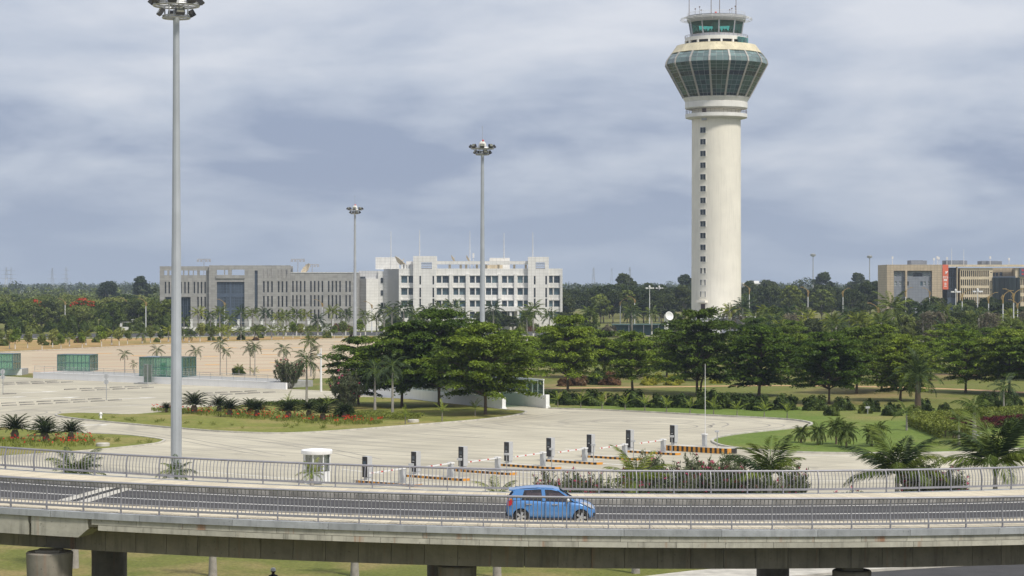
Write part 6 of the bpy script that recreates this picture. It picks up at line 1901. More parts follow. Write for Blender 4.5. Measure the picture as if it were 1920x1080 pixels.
# --- umbrella trees with flat layered boughs
def layered_tree(seed, H, Wd, clear, m, tiers=8, limbs=6, leaves=150, leaf=0.2, twin=False):
    rn = random.Random(seed)
    wood = MB(); pads = []
    lean = (rn.uniform(-.3, .3), rn.uniform(-.3, .3))
    def axis(z):
        u = z / H
        return Vector((lean[0] * u + 0.12 * math.sin(3 * u + seed), lean[1] * u + 0.12 * math.cos(4 * u + seed), z))
    zs = [0, 0.25, clear * 0.5, clear, (clear + H) / 2, H * 0.93]
    wood.tube([axis(z) for z in zs], [0.27, 0.20, 0.17, 0.15, 0.09, 0.03], 9)
    if twin:
        wood.tube([(0.6, 0.1, 0), (0.75, 0.0, clear * 0.6), (1.3, 0.2, clear * 1.3), (2.2, 0.4, H * 0.7)], [0.16, 0.13, 0.10, 0.03], 8)
    nlimb = tiers * limbs
    gaps = [(rn.uniform(0, 6.28), rn.uniform(0.1, 0.8)) for _ in range(3)]
    for k in range(nlimb):
        u = ((k + 0.5) / nlimb) ** 0.85
        tier = round(u * (tiers - 1)) / (tiers - 1)                # boughs gather in loose layers
        u = min(1.0, max(0.0, 0.84 * tier + 0.16 * u + rn.uniform(-0.012, 0.012)))
        z = clear + (H - clear) * u * 0.96
        r = Wd / 2 * (0.80 + 0.55 * u if u < 0.36 else math.sqrt(max(0.03, 1 - ((u - 0.36) / 0.66) ** 2.2)))
        a = k * 2.39996 + rn.uniform(-0.4, 0.4)
        rr = max(0.5, r * rn.uniform(0.66, 1.06) * (1 + 0.10 * math.sin(2 * a + seed) + 0.07 * math.sin(5 * a + 2 * seed)))
        for ga, gu in gaps:
            if abs((a - ga + math.pi) % (2 * math.pi) - math.pi) < 0.28 and abs(u - gu) < 0.14:
                rr *= 0.55
        s = axis(max(clear * 0.75, z - 0.7 - 0.30 * rr))
        e = Vector((axis(z).x + rr * math.cos(a), axis(z).y + rr * math.sin(a), z + rn.uniform(-0.3, 0.15) - 0.05 * rr))
        mdp = s.lerp(e, 0.5) + Vector((0, 0, 0.13 * rr))
        wood.tube([s, mdp, e], [0.075, 0.045, 0.012], 5)
        for f in (0.40, 0.62, 0.82, 1.0):
            if f * rr < 0.4 and u < 0.9:
                continue
            if rn.random() < 0.10:
                continue
            c = s.lerp(mdp, f * 2) if f < 0.5 else mdp.lerp(e, (f - 0.5) * 2)
            pads.append((c.x + rn.uniform(-.35, .35), c.y + rn.uniform(-.35, .35), c.z + 0.10 + rn.uniform(-.12, .12), rn.uniform(0.55, 1.15) * (0.7 + 0.3 * Wd / 11), a))
    out_ = []
    for x, y, z, pr, pa in pads:
        n = int(leaves * pr)
        a = RNG.random(n) * 6.283; d = np.sqrt(RNG.random(n)) * pr * (0.75 + 0.45 * RNG.random(n))
        lx, ly = d * np.cos(a) * 1.35, d * np.sin(a) * 0.78
        P = np.stack([x + lx * math.cos(pa) - ly * math.sin(pa), y + lx * math.sin(pa) + ly * math.cos(pa), z - 0.30 * (d / pr) ** 2 * np.where(np.cos(a) > 0, 1.3, 0.6) + RNG.normal(size=n) * 0.075], 1)
        Nn = unit(np.stack([0.5 * np.cos(a + pa) * d / pr, 0.5 * np.sin(a + pa) * d / pr, np.full(n, 1.0)], 1) + RNG.normal(size=(n, 3)) * 0.45)
        out_.append(leaf_verts(P, Nn, leaf * (0.7 + 0.6 * RNG.random(n)), 0.42))
    return wood.mesh('trunk', M['bark'], smooth=True), quads_mesh('crown', [(np.concatenate(out_), m)])

def bushy_tree(seed, H, Wd, clear, m, clusters=60, leaves=110, leaf=0.3, flowers=None, bark='bark2', dens=1.0):
    rn = random.Random(seed)
    wood = MB()
    wood.tube([(0, 0, 0), (0.1, 0, clear * 0.5), (0, 0.1, clear), (0.1, 0, H * 0.7)], [0.24, 0.18, 0.15, 0.05], 7)
    cs = []
    for k in range(clusters):
        a, v = rn.uniform(0, 6.283), rn.uniform(-0.75, 1)
        rr = math.sqrt(max(0.05, 1 - v * v)) * rn.uniform(0.55, 1.0)
        lob = 1 + 0.18 * math.sin(3 * a + seed) + 0.1 * math.sin(5 * a + 2 * seed)
        zc_ = clear + (H - clear) * 0.48 + v * (H - clear) * 0.46
        cs.append((rr * Wd / 2 * lob * math.cos(a), rr * Wd / 2 * lob * math.sin(a), zc_))
        if k % 5 == 0:
            wood.tube([(0, 0.05, clear * 0.9), (cs[-1][0] * 0.5, cs[-1][1] * 0.5, (clear + zc_) / 2), cs[-1]], [0.09, 0.06, 0.015], 5)
    g = []; fl_ = []
    for c in cs:
        r = rn.uniform(0.09, 0.17) * Wd
        g.append(ball_leaves(c, r, int(leaves * dens), leaf, 0.75, 0.5))
        if flowers and c[2] > clear + (H - clear) * 0.55 and rn.random() < 0.75:
            fl_.append(ball_leaves((c[0], c[1], c[2] + r * 0.5), r * 0.9, int(leaves * 0.5), leaf, 0.4, 0.9))
    gr = [(np.concatenate(g), m)]
    parts = [('crown', quads_mesh('crown', gr))]
    if fl_:
        parts.append(('blossom', quads_mesh('blossom', [(np.concatenate(fl_), flowers)])))
    return wood.mesh('trunk', M[bark], smooth=True), parts

# --- palms
def frond_verts(L, droop, n=26, wid=0.045, leaf_len=0.20, up0=0.0, stiff=False, vee=0.35):
    """feather leaf along +x; returns leaflets (n,4,3) and rachis points"""
    s = np.linspace(0, 1, 12)
    th = up0 - droop * s ** 1.5
    x = np.concatenate([[0], np.cumsum(np.cos(th[:-1]) * L / 11)]); z = np.concatenate([[0], np.cumsum(np.sin(th[:-1]) * L / 11)])
    rach = np.stack([x, np.zeros(12), z], 1)
    V = []
    for k in range(n):
        u = 0.14 + 0.86 * (k + 0.5) / n
        px_, pz_ = np.interp(u, s, x), np.interp(u, s, z); t = np.interp(u, s, th)
        fw = np.array([math.cos(t), 0, math.sin(t)]); upv = np.array([-math.sin(t), 0, math.cos(t)])
        ll = leaf_len * L * (math.sin(math.pi * min(1, u * 0.88 + 0.1)) ** 0.7 + 0.12)
        for sd in (-1, 1):
            d = np.array([0, sd, 0]) * 0.85 + fw * (0.45 + 0.5 * u) + (upv * vee if stiff else upv * (vee * 0.3) - np.array([0, 0, 0.55]))
            d = d + RNG.normal(size=3) * 0.12
            d /= np.linalg.norm(d)
            p0 = np.array([px_, 0, pz_]); tip = p0 + d * ll - (0 if stiff else 1) * np.array([0, 0, 0.18 * ll])
            mid = p0 + d * ll * 0.5
            V.append([p0 - fw * wid * 0.4, mid + fw * wid, tip, mid - fw * wid])
    return np.array(V), rach

def frond_mesh(m, **k):
    V, rach = frond_verts(**k)
    ra = []
    w_ = 0.022 * k['L'] ** 0.5
    for i in range(11):
        a, b = rach[i], rach[i + 1]; f = 1 - i / 12
        for o1, o2 in ((np.array([0, w_ * f, 0]), np.array([0, -w_ * f, 0])), (np.array([0, 0, w_ * f]), np.array([0, 0, -w_ * f]))):
            ra.append([a + o1, b + o1, b + o2, a + o2])
    return quads_mesh('frond', [(V, m), (np.array(ra), M['crownshaft'])])

def xform(V, Mx):
    A = np.array(Mx)
    return V @ A[:3, :3].T + A[:3, 3]

def palm_crown(m, nf, L, droop, seed, n=14, e0=-15, e1=75, wid=0.05, leaf_len=0.22, stiff=False, z=0.0):
    rn = random.Random(seed); out_ = []
    for k in range(nf):
        el = R(e0 + (e1 - e0) * ((k + 0.5) / nf) ** 0.9); az = k * 2.39996 + rn.uniform(-.2, .2)
        V, _ = frond_verts(L * rn.uniform(0.85, 1.1), droop * rn.uniform(0.8, 1.2), n, wid, leaf_len, 0.0, stiff)
        out_.append(xform(V, Matrix.Translation((0, 0, z)) @ Matrix.Rotation(az, 4, 'Z') @ Matrix.Rotation(-el, 4, 'Y')))
    return quads_mesh('crown', [(np.concatenate(out_), m)])

def royal_trunk(h, r=0.17, white=False):
    mb = MB(); mb.m = 0
    if white:
        mb.m = 1; mb.tube([(0, 0, 0), (0, 0, h * 0.10), (0, 0, h * 0.22)], [r * 1.25, r * 1.25, r * 1.12], 9, caps=False); mb.m = 0
        mb.tube([(0, 0, h * 0.22), (0, 0, h * 0.5), (0, 0, h)], [r * 1.12, r, r * 0.75], 9)
    else:
        mb.tube([(0, 0, 0), (0, 0, h * 0.2), (0, 0, h * 0.5), (0, 0, h)], [r * 1.25, r * 1.15, r, r * 0.75], 9)
    return mb.mesh('trunk', [M['palmtrunk'], M['limewash']], smooth=True)

def place(name, label, cat, loc, rz, group, parts, scale=1.0):
    t = thing(name, label, cat, loc, rz, group, scale)
    for nm_, me, off in parts:
        o = obj(nm_, me, t, off)
        if nm_ == 'flowers':
            o['kind'] = 'stuff'              # blossoms too small to pick apart
    return t

# meshes
LT = [layered_tree(1, 10.4, 13.2, 2.8, M['lf_layer'], 7, 11, 140), layered_tree(2, 11.4, 13.0, 2.5, M['lf_layerd'], 7, 11, 140, twin=True), layered_tree(3, 9.4, 12.0, 2.5, M['lf_layer2'], 6, 11, 130),
      layered_tree(4, 11.4, 14.4, 3.0, M['lf_layer'], 8, 11, 140), layered_tree(5, 9.4, 10.4, 2.3, M['lf_layer2'], 6, 9, 95, 0.19), layered_tree(6, 9.2, 10.2, 2.9, M['lf_layerd'], 5, 11, 130),
      layered_tree(7, 10.0, 10.4, 2.0, M['lf_layer'], 8, 8, 120), layered_tree(8, 8.2, 11.0, 2.8, M['lf_layer3'], 4, 12, 120)]
BT = []
for i, (mk, w_, h_) in enumerate((('lf_mid', 8, 10), ('lf_mid', 9, 11), ('lf_pale', 9, 10), ('lf_dark', 8, 11), ('lf_dark', 10, 12), ('lf_pale', 8, 9), ('lf_mid', 7, 12), ('lf_dark', 7, 13))):
    BT.append(bushy_tree(20 + i, h_, w_, h_ * 0.22, M[mk], 60, 90, 0.36))
FLAME = bushy_tree(40, 9, 10, 2.5, M['lf_mid'], 60, 80, 0.34, M['fl_flame'])
GREY = bushy_tree(41, 9, 7, 2.0, M['lf_grey'], 50, 45, 0.26)
def cypress(seed, h, w_):
    n = 2600
    u = RNG.random(n); a = RNG.random(n) * 6.283
    r = w_ / 2 * np.sin(np.pi * np.clip(u * 0.9 + 0.1, 0, 1)) ** 0.6 * (0.75 + 0.3 * RNG.random(n)) * (1 + 0.15 * np.sin(4 * a + 9 * u))
    P = np.stack([r * np.cos(a), r * np.sin(a), 0.5 + u * h], 1)
    Nn = unit(np.stack([np.cos(a), np.sin(a), np.full(n, 0.4)], 1) + RNG.normal(size=(n, 3)) * 0.5)
    return MB().tube([(0, 0, 0), (0, 0, h * 0.8)], [0.15, 0.04], 6).mesh('trunk', M['bark']), quads_mesh('crown', [(leaf_verts(P, Nn, 0.28), M['lf_bush'])])
CY = [cypress(1, 5.6, 2.6), cypress(2, 5.0, 3.2)]
PALM_FAR = [palm_crown(M[mk], nf, L, dr, sd, 16, e0, e1, 0.09, 0.24) for mk, nf, L, dr, sd, e0, e1 in (('lf_palm', 16, 2.9, 1.5, 1, -25, 80), ('lf_palmy', 15, 2.7, 1.3, 2, -15, 80), ('lf_palmd', 17, 3.0, 1.6, 3, -30, 80), ('lf_palm', 18, 3.4, 1.4, 4, -25, 80))]
PT_FAR = [royal_trunk(1.0 * h, 0.16, True) for h in (2.6, 4.2, 5.6)]
PT_H = (2.6, 4.2, 5.6)
SAP = []
for i in range(3):
    g = np.concatenate([ball_leaves((random.uniform(-.5, .5), random.uniform(-.5, .5), 2.4 + random.uniform(-.5, .9)), 0.75, 90, 0.2) for _ in range(9)])
    SAP.append((MB().tube([(0, 0, 0), (0, 0, 0.9)], [0.11, 0.09], 7).mesh('painted_trunk', M['limewash']), MB().tube([(0, 0, 0.9), (0.05, 0, 2.4)], [0.07, 0.03], 6).mesh('trunk', M['bark2']), quads_mesh('crown', [(g, M[('lf_pale', 'lf_mid', 'lf_layer2')[i]])])))

# ---- big umbrella trees
CL = 'umbrella trees with layered boughs'
def big_tree(px, py, v, s, label, rz=None, sz=None):
    tm, cm_ = LT[v]
    t = place('umbrella_tree', label, 'tree', G(px, py), rz if rz is not None else random.uniform(0, 6.28), CL, [('trunk', tm, (0, 0, 0)), ('crown', cm_, (0, 0, 0))], s)
    if sz:
        t.scale = (s, s, sz)
big_tree(909, 779, 0, 1.02, 'umbrella tree at the right end of the tree island, in front of the ramp wall', 0.4)
big_tree(823, 764, 3, 1.00, 'tallest umbrella tree of the island cluster, behind the ramp wall trunk line', 1.3, 1.06)
big_tree(755, 764, 0, 0.95, 'umbrella tree at the left of the island cluster above the two palms', 2.4)
big_tree(672, 760, 6, 0.85, 'low spreading umbrella tree at the far left of the island cluster', 4.0)
big_tree(960, 742, 4, 0.95, 'umbrella tree half hidden behind the right end of the ramp', 0.2)
big_tree(800, 742, 2, 1.05, 'bright umbrella tree peeping over the island cluster', 3.0)
rowA = [(1066, 734, 2, .95, 1.14), (1186, 733, 4, 0.95, .90), (1306, 741, 1, 1.0, 1.03), (1424, 743, 6, 1.15, .93), (1553, 757, 3, 0.80, .80), (1605, 738, 5, 0.95, .98), (1653, 733, 0, .86, .9), (1688, 752, 6, 0.90, .82), (1812, 736, 4, 0.88, .92), (1893, 738, 0, 0.92, .85), (1955, 742, 3, 0.90, .8)]
desc = ['bright umbrella tree just right of the ramp', 'smaller spreading umbrella tree with a forked trunk above the yellow bushes', 'big dark twin-trunked umbrella tree left of the control tower foot', 'drooping umbrella tree below and right of the control tower foot', 'dark umbrella tree with a straight trunk, nearest to the lawn', 'umbrella tree behind the straight-trunked dark one', 'slim umbrella tree left of the stout date palm', 'umbrella tree growing close beside the stout date palm', 'airy umbrella tree right of the stout date palm', 'wide dark umbrella tree near the right edge', 'umbrella tree cut by the right edge']
for (px, py, v, s, sz), lb_ in zip(rowA, desc):
    big_tree(px, py, v, s, lb_, None, sz)
# second and third rows of the park
k = 0
rowB = []
for x in range(1000, 1990, 47):
    rowB.append((x + random.uniform(-16, 16), random.uniform(697, 716)))
for x in range(1380, 1990, 55):
    rowB.append((x + random.uniform(-18, 18), random.uniform(676, 694)))
for i, (px, py) in enumerate(rowB):
    v = random.choice((2, 4, 5, 7, 4, 0, 6, 7))
    tm, cm_ = LT[v]
    s = random.uniform(0.62, 0.86)
    place('umbrella_tree', '%s umbrella tree in the %s row behind the park path' % ({2: 'bright', 4: 'bright', 7: 'yellow-green'}.get(v, 'dark'), 'first' if py > 696 else 'second'), 'tree', G(px, py), random.uniform(0, 6.28), 'park trees behind the earth path', [('trunk', tm, (0, 0, 0)), ('crown', cm_, (0, 0, 0))], s)

# ---- near palms behind the viaduct with separate fronds
FR = [frond_mesh(M['lf_palm'], L=2.5, droop=1.25, n=44, wid=0.032, leaf_len=0.27), frond_mesh(M['lf_palm'], L=2.3, droop=1.6, n=44, wid=0.032, leaf_len=0.27), frond_mesh(M['lf_palmd'], L=2.6, droop=1.0, n=44, wid=0.032, leaf_len=0.28)]
FRY = [frond_mesh(M['lf_palmy'], L=2.2, droop=1.0, n=30, wid=0.028, leaf_len=0.24), frond_mesh(M['lf_palmy'], L=2.3, droop=1.3, n=30, wid=0.028, leaf_len=0.24)]
def near_palm(px, D, h, nf, label, set_=FR, s=1.0, r=0.22, e0=-20, e1=82, name='royal_palm', trunk=True, group='palms with feathered fronds', tw='palmtrunk'):
    t = thing(name, label, 'palm tree', ((px - HX) * D / F, D, 0.016), random.uniform(0, 6.28), group)
    mb = MB().tube([(0, 0, 0), (0, 0, 0.25), (0, 0, h * 0.45), (0, 0, h * 0.85)], [r * 1.05, r * 1.0, r * 0.78, r * 0.55], 14)
    for z in np.arange(0.25, h * 0.8, 0.28):
        mb.tube([(0, 0, z), (0, 0, z + 0.03)], [r * (1.03 - 0.5 * z / h)] * 2, 14)
    obj('trunk', mb.mesh('trunk', M[tw], smooth=R(30)), t)
    obj('crownshaft', MB().tube([(0, 0, h * 0.85), (0, 0, h * 0.9), (0, 0, h * 1.02)], [r * 0.55, r * 0.62, r * 0.3], 12).mesh('crownshaft', M['crownshaft'], smooth=True), t)
    for k in range(nf):
        el = R(e0 + (e1 - e0) * ((k + 0.5) / nf)); az = k * 2.39996 + random.uniform(-.25, .25)
        obj('frond', set_[k % len(set_)], t, (0, 0, h), rot=(random.uniform(-.25, .25), -el + random.uniform(-.12, .12), az), scale=s * random.uniform(0.75, 1.15))
    return t
near_palm(140, 112, 4.9, 15, 'palm behind the far railing at the left, before the planted island', s=0.75, e0=10)
near_palm(330, 140, 2.6, 12, 'small palm at the foot of the near lamp mast', s=0.6)
near_palm(399, 109, 3.0, 10, 'bottle-trunked palm below the viaduct, left of the person', s=0.55)
near_palm(665, 109, 3.2, 10, 'bottle-trunked palm below the viaduct, right of the person', s=0.55)
near_palm(585, 140, 2.5, 14, 'small palm in front of the guard booth', FRY, s=0.5)
near_palm(932, 108.5, 4.1, 13, 'yellow-green palm behind the far railing, above the blue car', FRY, s=0.72)
near_palm(1192, 110, 4.7, 12, 'yellow-green palm among the oleanders, right of the blue car', FRY, s=0.95, e0=5)
near_palm(1443, 121, 4.1, 17, 'dark palm behind the far railing at the right end of the oleanders', s=1.05, e0=15)
near_palm(1682, 126, 3.7, 22, 'large royal palm behind the far railing, left of a pair', s=1.42, e0=14)
near_palm(1866, 126, 4.2, 22, 'large royal palm behind the far railing near the right edge', s=1.5, e0=14)
# oleanders behind the far railing and one by the parking wall
def oleander(seed, h, w_, m='lf_ole', nst=26, lv=60, fl=0.32, flsize=0.09, leaf=0.13):
    rn = random.Random(seed); wood = MB(); L_, Fl = [], []
    for k in range(nst):
        a = rn.uniform(0, 6.28); rr = w_ / 2 * math.sqrt(rn.random()); hh = h * rn.uniform(0.62, 1.0) * (1 - 0.25 * (rr / (w_ / 2)) ** 2)
        p0 = Vector((rr * 0.25 * math.cos(a), rr * 0.25 * math.sin(a), 0)); p1 = Vector((rr * 0.7 * math.cos(a), rr * 0.7 * math.sin(a), hh * 0.55)); p2 = Vector((rr * math.cos(a), rr * math.sin(a), hh))
        wood.tube([p0, p1, p2], [0.03, 0.022, 0.008], 5)
        tips = [(p1, p2)]
        for q_ in range(4):
            b0 = p0.lerp(p1, rn.uniform(0.35, 1)) if q_ < 2 else p1.lerp(p2, rn.uniform(0, 0.6))
            e_ = b0 + Vector((rn.uniform(-.55, .55), rn.uniform(-.55, .55), rn.uniform(0.25, 0.8)))
            wood.tube([b0, e_], [0.015, 0.006], 4); tips.append((b0, e_))
        for a_, b_ in tips:
            n = lv // 2
            u = RNG.random(n) ** 0.7
            P = np.array(a_)[None] * (1 - u[:, None]) + np.array(b_)[None] * u[:, None] + RNG.normal(size=(n, 3)) * 0.06
            T = unit(RNG.normal(size=(n, 3)) + np.array([0, 0, 0.9]))
            Nn = unit(np.cross(T, RNG.normal(size=(n, 3))))
            L_.append(leaf_verts(P + T * 0.1, Nn, leaf * (0.7 + 0.5 * RNG.random(n)), 0.22, T))
            if rn.random() < fl * (0.25 + 0.75 * b_.z / h):
                c = np.array(b_) + np.array([0, 0, 0.05]); n = 9
                Fl.append(ball_leaves(c, 0.10, n, flsize, 0.8, 0.4))
    return wood.mesh('stems', M['bark2']), quads_mesh('leaves', [(np.concatenate(L_), M[m])]), quads_mesh('flowers', [(np.concatenate(Fl), M['fl_pink'])])
OL = [oleander(1, 4.6, 3.8, nst=40, lv=80, leaf=0.16, flsize=0.08), oleander(2, 4.9, 4.0, nst=44, lv=80, leaf=0.16, flsize=0.08), oleander(3, 4.2, 3.4, nst=36, lv=80, leaf=0.16, flsize=0.08)]
ol = [(1010, 0.80, 2), (1045, 0.90, 0), (1082, 0.88, 2), (1122, 0.84, 1), (1160, 0.86, 0), (1222, 0.98, 1), (1262, 1.0, 0), (1300, 1.02, 1), (1338, 1.05, 0), (1376, 1.04, 1), (1414, 0.98, 2), (1470, 0.90, 0), (1590, 0.78, 2), (1735, 0.98, 1), (1778, 0.90, 2)]
for i, (px, s, v) in enumerate(ol):
    D = 124 + (i % 3) * 4
    place('oleander', 'pink-flowered oleander behind the far railing, %s from the left' % ORD[i], 'shrub', ((px - HX) * D / F, D, 0.012), random.uniform(0, 6.28), 'oleanders behind the viaduct', list(zip(('stems', 'leaves', 'flowers'), OL[v], [(0, 0, 0)] * 3)), s)
OLB = [oleander(11, 5.0, 4.6, nst=46, lv=70, flsize=0.13, leaf=0.2), oleander(12, 5.0, 4.8, nst=46, lv=70, fl=0.25, flsize=0.13, leaf=0.2)]
place('oleander', 'tall pink-flowered oleander at the right end of the white parking wall', 'shrub', G(540, 729), 0.5, 'large oleanders by the trees', list(zip(('stems', 'leaves', 'flowers'), OLB[0], [(0, 0, 0)] * 3)), 1.0)
place('oleander', 'large greyish oleander left of the two dark palms on the island', 'shrub', G(650, 768), 1.5, 'large oleanders by the trees', list(zip(('stems', 'leaves', 'flowers'), OLB[1], [(0, 0, 0)] * 3)), 1.0)

# ---- palms on the islands and by the plaza
FRM = [frond_mesh(M['lf_palmd'], L=2.9, droop=1.7, n=26, wid=0.045, leaf_len=0.26), frond_mesh(M['lf_palmd'], L=2.7, droop=2.0, n=26, wid=0.045, leaf_len=0.26)]
FRG = [frond_mesh(M['lf_palm'], L=2.2, droop=1.3, n=24, wid=0.045, leaf_len=0.26), frond_mesh(M['lf_palm'], L=2.1, droop=1.7, n=24, wid=0.045, leaf_len=0.26)]
def gpalm(px, py, ytop, nf, label, set_, s=1.0, r=0.17, e0=-35, e1=82, name='palm_tree', tw='palmtrunk'):
    P = G(px, py); h = HC - (ytop - HY) * P.y / F
    return near_palm(px, P.y, h, nf, label, set_, s, r, e0, e1, name, tw=tw)
gpalm(575, 765, 678, 16, 'dark tall palm at the left of the tree island', FRM, 1.0)
gpalm(736, 775, 686, 16, 'dark drooping palm on the tree island, right one of two', FRM, 0.95)
gpalm(703, 770, 697, 14, 'dark drooping palm on the tree island, left one of two', FRM, 0.9)
gpalm(234, 699, 664, 10, 'small palm between two glass skylight boxes, the taller one', FRM, 0.62, 0.10)
gpalm(251, 700, 683, 9, 'small palm between two glass skylight boxes, the shorter one', FRM, 0.40, 0.08)
gpalm(294, 697, 657, 11, 'palm behind the largest skylight box, left of the lamp mast', FRM, 0.66, 0.10)
gpalm(367, 697, 658, 11, 'palm behind the largest skylight box, right of the lamp mast', FRM, 0.70, 0.10)
gpalm(413, 704, 645, 12, 'slender palm on the plaza edge, taller of the left pair', FRM, 0.72, 0.10)
gpalm(425, 704, 660, 10, 'slender palm on the plaza edge, shorter of the left pair', FRM, 0.55, 0.08)
gpalm(469, 704, 654, 11, 'slender palm on the plaza edge, left of the right pair', FRM, 0.62, 0.09)
gpalm(478, 705, 650, 12, 'slender palm on the plaza edge, right of the right pair', FRM, 0.72, 0.10)
gpalm(532, 706, 655, 12, 'palm behind the pink oleander', FRM, 0.75, 0.12)
gpalm(583, 706, 642, 15, 'bushy palm left of the white camera pole', FRG, 1.0, 0.14)
gpalm(634, 706, 662, 11, 'palm fronds right of the white camera pole', FRM, 0.75, 0.12)
gpalm(448, 703, 692, 9, 'young bright palm on the planter slab, left one', FRY, 0.65, 0.10, 10)
gpalm(476, 704, 697, 9, 'young yellow palm on the planter slab, right one', FRY, 0.55, 0.10, 0)
# lawn palms
gpalm(1700, 808, 774, 9, 'lean palm with a reddish trunk on the lawn', FRG, 0.85, 0.11, -5)
gpalm(1827, 829, 764, 13, 'royal palm with a pale swollen trunk on the lawn', FRG, 1.05, 0.24)
gpalm(1798, 835, 791, 9, 'short palm with a white-painted foot before the hedge', FRG, 0.7, 0.14, -5)
gpalm(1882, 777, 727, 11, 'slim palm behind the burgundy hedge near the right edge', FRM, 1.0, 0.12, -30, 75)
gpalm(1650, 705, 640, 12, 'palm standing in the park rows, right of the tower', FRG, 1.0, 0.14)
FRD = [frond_mesh(M['lf_palmd'], L=2.9, droop=1.1, n=34, wid=0.04, leaf_len=0.20, stiff=True), frond_mesh(M['lf_palm'], L=2.8, droop=1.4, n=34, wid=0.04, leaf_len=0.20, stiff=True)]
near_palm(1721, G(1721, 776).y, 4.4, 34, 'stout date palm with a thick rough trunk beside the lawn', FRD, 1.15, 0.42, -40, 85, 'date_palm', tw='bark')
FRP = [frond_mesh(M['lf_palm'], L=1.35, droop=1.6, n=30, wid=0.03, leaf_len=0.22)]
for i, (px, py, h, s) in enumerate(((1502, 831, 1.05, .85), (1533, 835, 1.25, 1.0), (1568, 834, 1.7, 1.1), (1587, 839, 1.5, 1.2), (1635, 838, 1.3, 1.0), (1647, 835, 1.4, 1.0))):
    near_palm(px, G(px, py).y, h, 30, 'pygmy date palm on the lawn, %s from the left' % ORD[i], FRP, s, 0.10, -45, 80, 'pygmy_palm', group='pygmy palms on the lawn', tw='bark')

# ---- cycads
def cycad_mesh(seed):
    rn = random.Random(seed); out_ = []
    for k in range(56):
        el = R(10 + 66 * (k + 0.5) / 56); az = k * 2.39996
        V, _ = frond_verts(1.25 * rn.uniform(0.9, 1.08), 0.95, 28, 0.024, 0.13, 0.0, True, 0.45)
        out_.append(xform(V, Matrix.Translation((0, 0, 0.55)) @ Matrix.Rotation(az, 4, 'Z') @ Matrix.Rotation(-el, 4, 'Y')))
    return quads_mesh('fronds', [(np.concatenate(out_), M['lf_cycad'])])
CYC = [cycad_mesh(1), cycad_mesh(2)]
cyt = MB().tube([(0, 0, 0), (0, 0, 0.35), (0, 0, 0.6)], [0.22, 0.25, 0.16], 10).mesh('stem', M['bark'])
cyl = [(312, 775, .55), (364, 777, 1.15), (411, 775, .9), (431, 783, .95), (468, 776, .8), (482, 784, .95), (541, 787, 1.0), (579, 783, .9), (605, 791, .95), (646, 787, .85)]
for i, (px, py, s) in enumerate(cyl):
    s *= 1.4
    place('cycad', 'dark cycad in the red flower bed of the central island, %s from the left' % ORD[i], 'cycad', G(px, py) + Vector((0, 0, .1)), random.uniform(0, 6.28), 'cycads of the central island', [('stem', cyt, (0, 0, 0)), ('fronds', CYC[i % 2], (0, 0, 0))], s)
for i, (px, py, s) in enumerate(((28, 826, 1.12), (82, 820, .92), (86, 830, .9), (133, 828, .92), (-30, 822, 1.0))):
    s *= 1.4
    place('cycad', ('dark cycad on the left island, %s from the left edge' % ORD[i]) if i < 4 else 'dark cycad beyond the left edge of the picture', 'cycad', G(px, py) + Vector((0, 0, .1)), random.uniform(0, 6.28), 'cycads of the left island', [('stem', cyt, (0, 0, 0)), ('fronds', CYC[i % 2], (0, 0, 0))], s)
# red lilies round the cycads: too many to count
def lily_bed(name, label_area, poly, n):
    L_, Fl = [], []
    for _ in range(n):
        px, py = poly()
        p = G(px, py); c = np.array([p.x, p.y, 0.1])
        m_l = 4
        P = c + np.stack([RNG.normal(size=m_l) * .1, RNG.normal(size=m_l) * .1, np.full(m_l, 0.16)], 1)
        T = unit(RNG.normal(size=(m_l, 3)) * 0.6 + np.array([0, 0, 1.0])); Nn = unit(np.cross(T, RNG.normal(size=(m_l, 3))))
        L_.append(leaf_verts(P, Nn, 0.24, 0.12, T))
        if random.random() < 0.24:
            Fl.append(ball_leaves(c + np.array([RNG.normal() * .08, RNG.normal() * .08, 0.44 + RNG.random() * 0.15]), 0.09, 5, 0.085, 0.8, 0.3))
    o = obj(name, quads_mesh(name, [(np.concatenate(L_), M['lf_hedge']), (np.concatenate(Fl), M['fl_red'])])); struct(o, 'stuff')
    tag(o, label_area, 'flowers')
def bed1():
    x = random.uniform(285, 715)
    lo = np.interp(x, [285, 400, 500, 600, 690, 715], [773, 783, 791, 798, 800, 796]); hi = np.interp(x, [285, 400, 500, 600, 690, 715], [768, 771, 776, 783, 790, 794])
    return x, random.uniform(hi, lo)
def bed2():
    x = random.uniform(-80, 175)
    return x, random.uniform(826, 842) - x * 0.012
lily_bed('red_lilies', 'bed of red lilies round the cycads on the central island', bed1, 1100)
lily_bed('red_lilies', 'bed of red lilies round the cycads on the left island', bed2, 420)
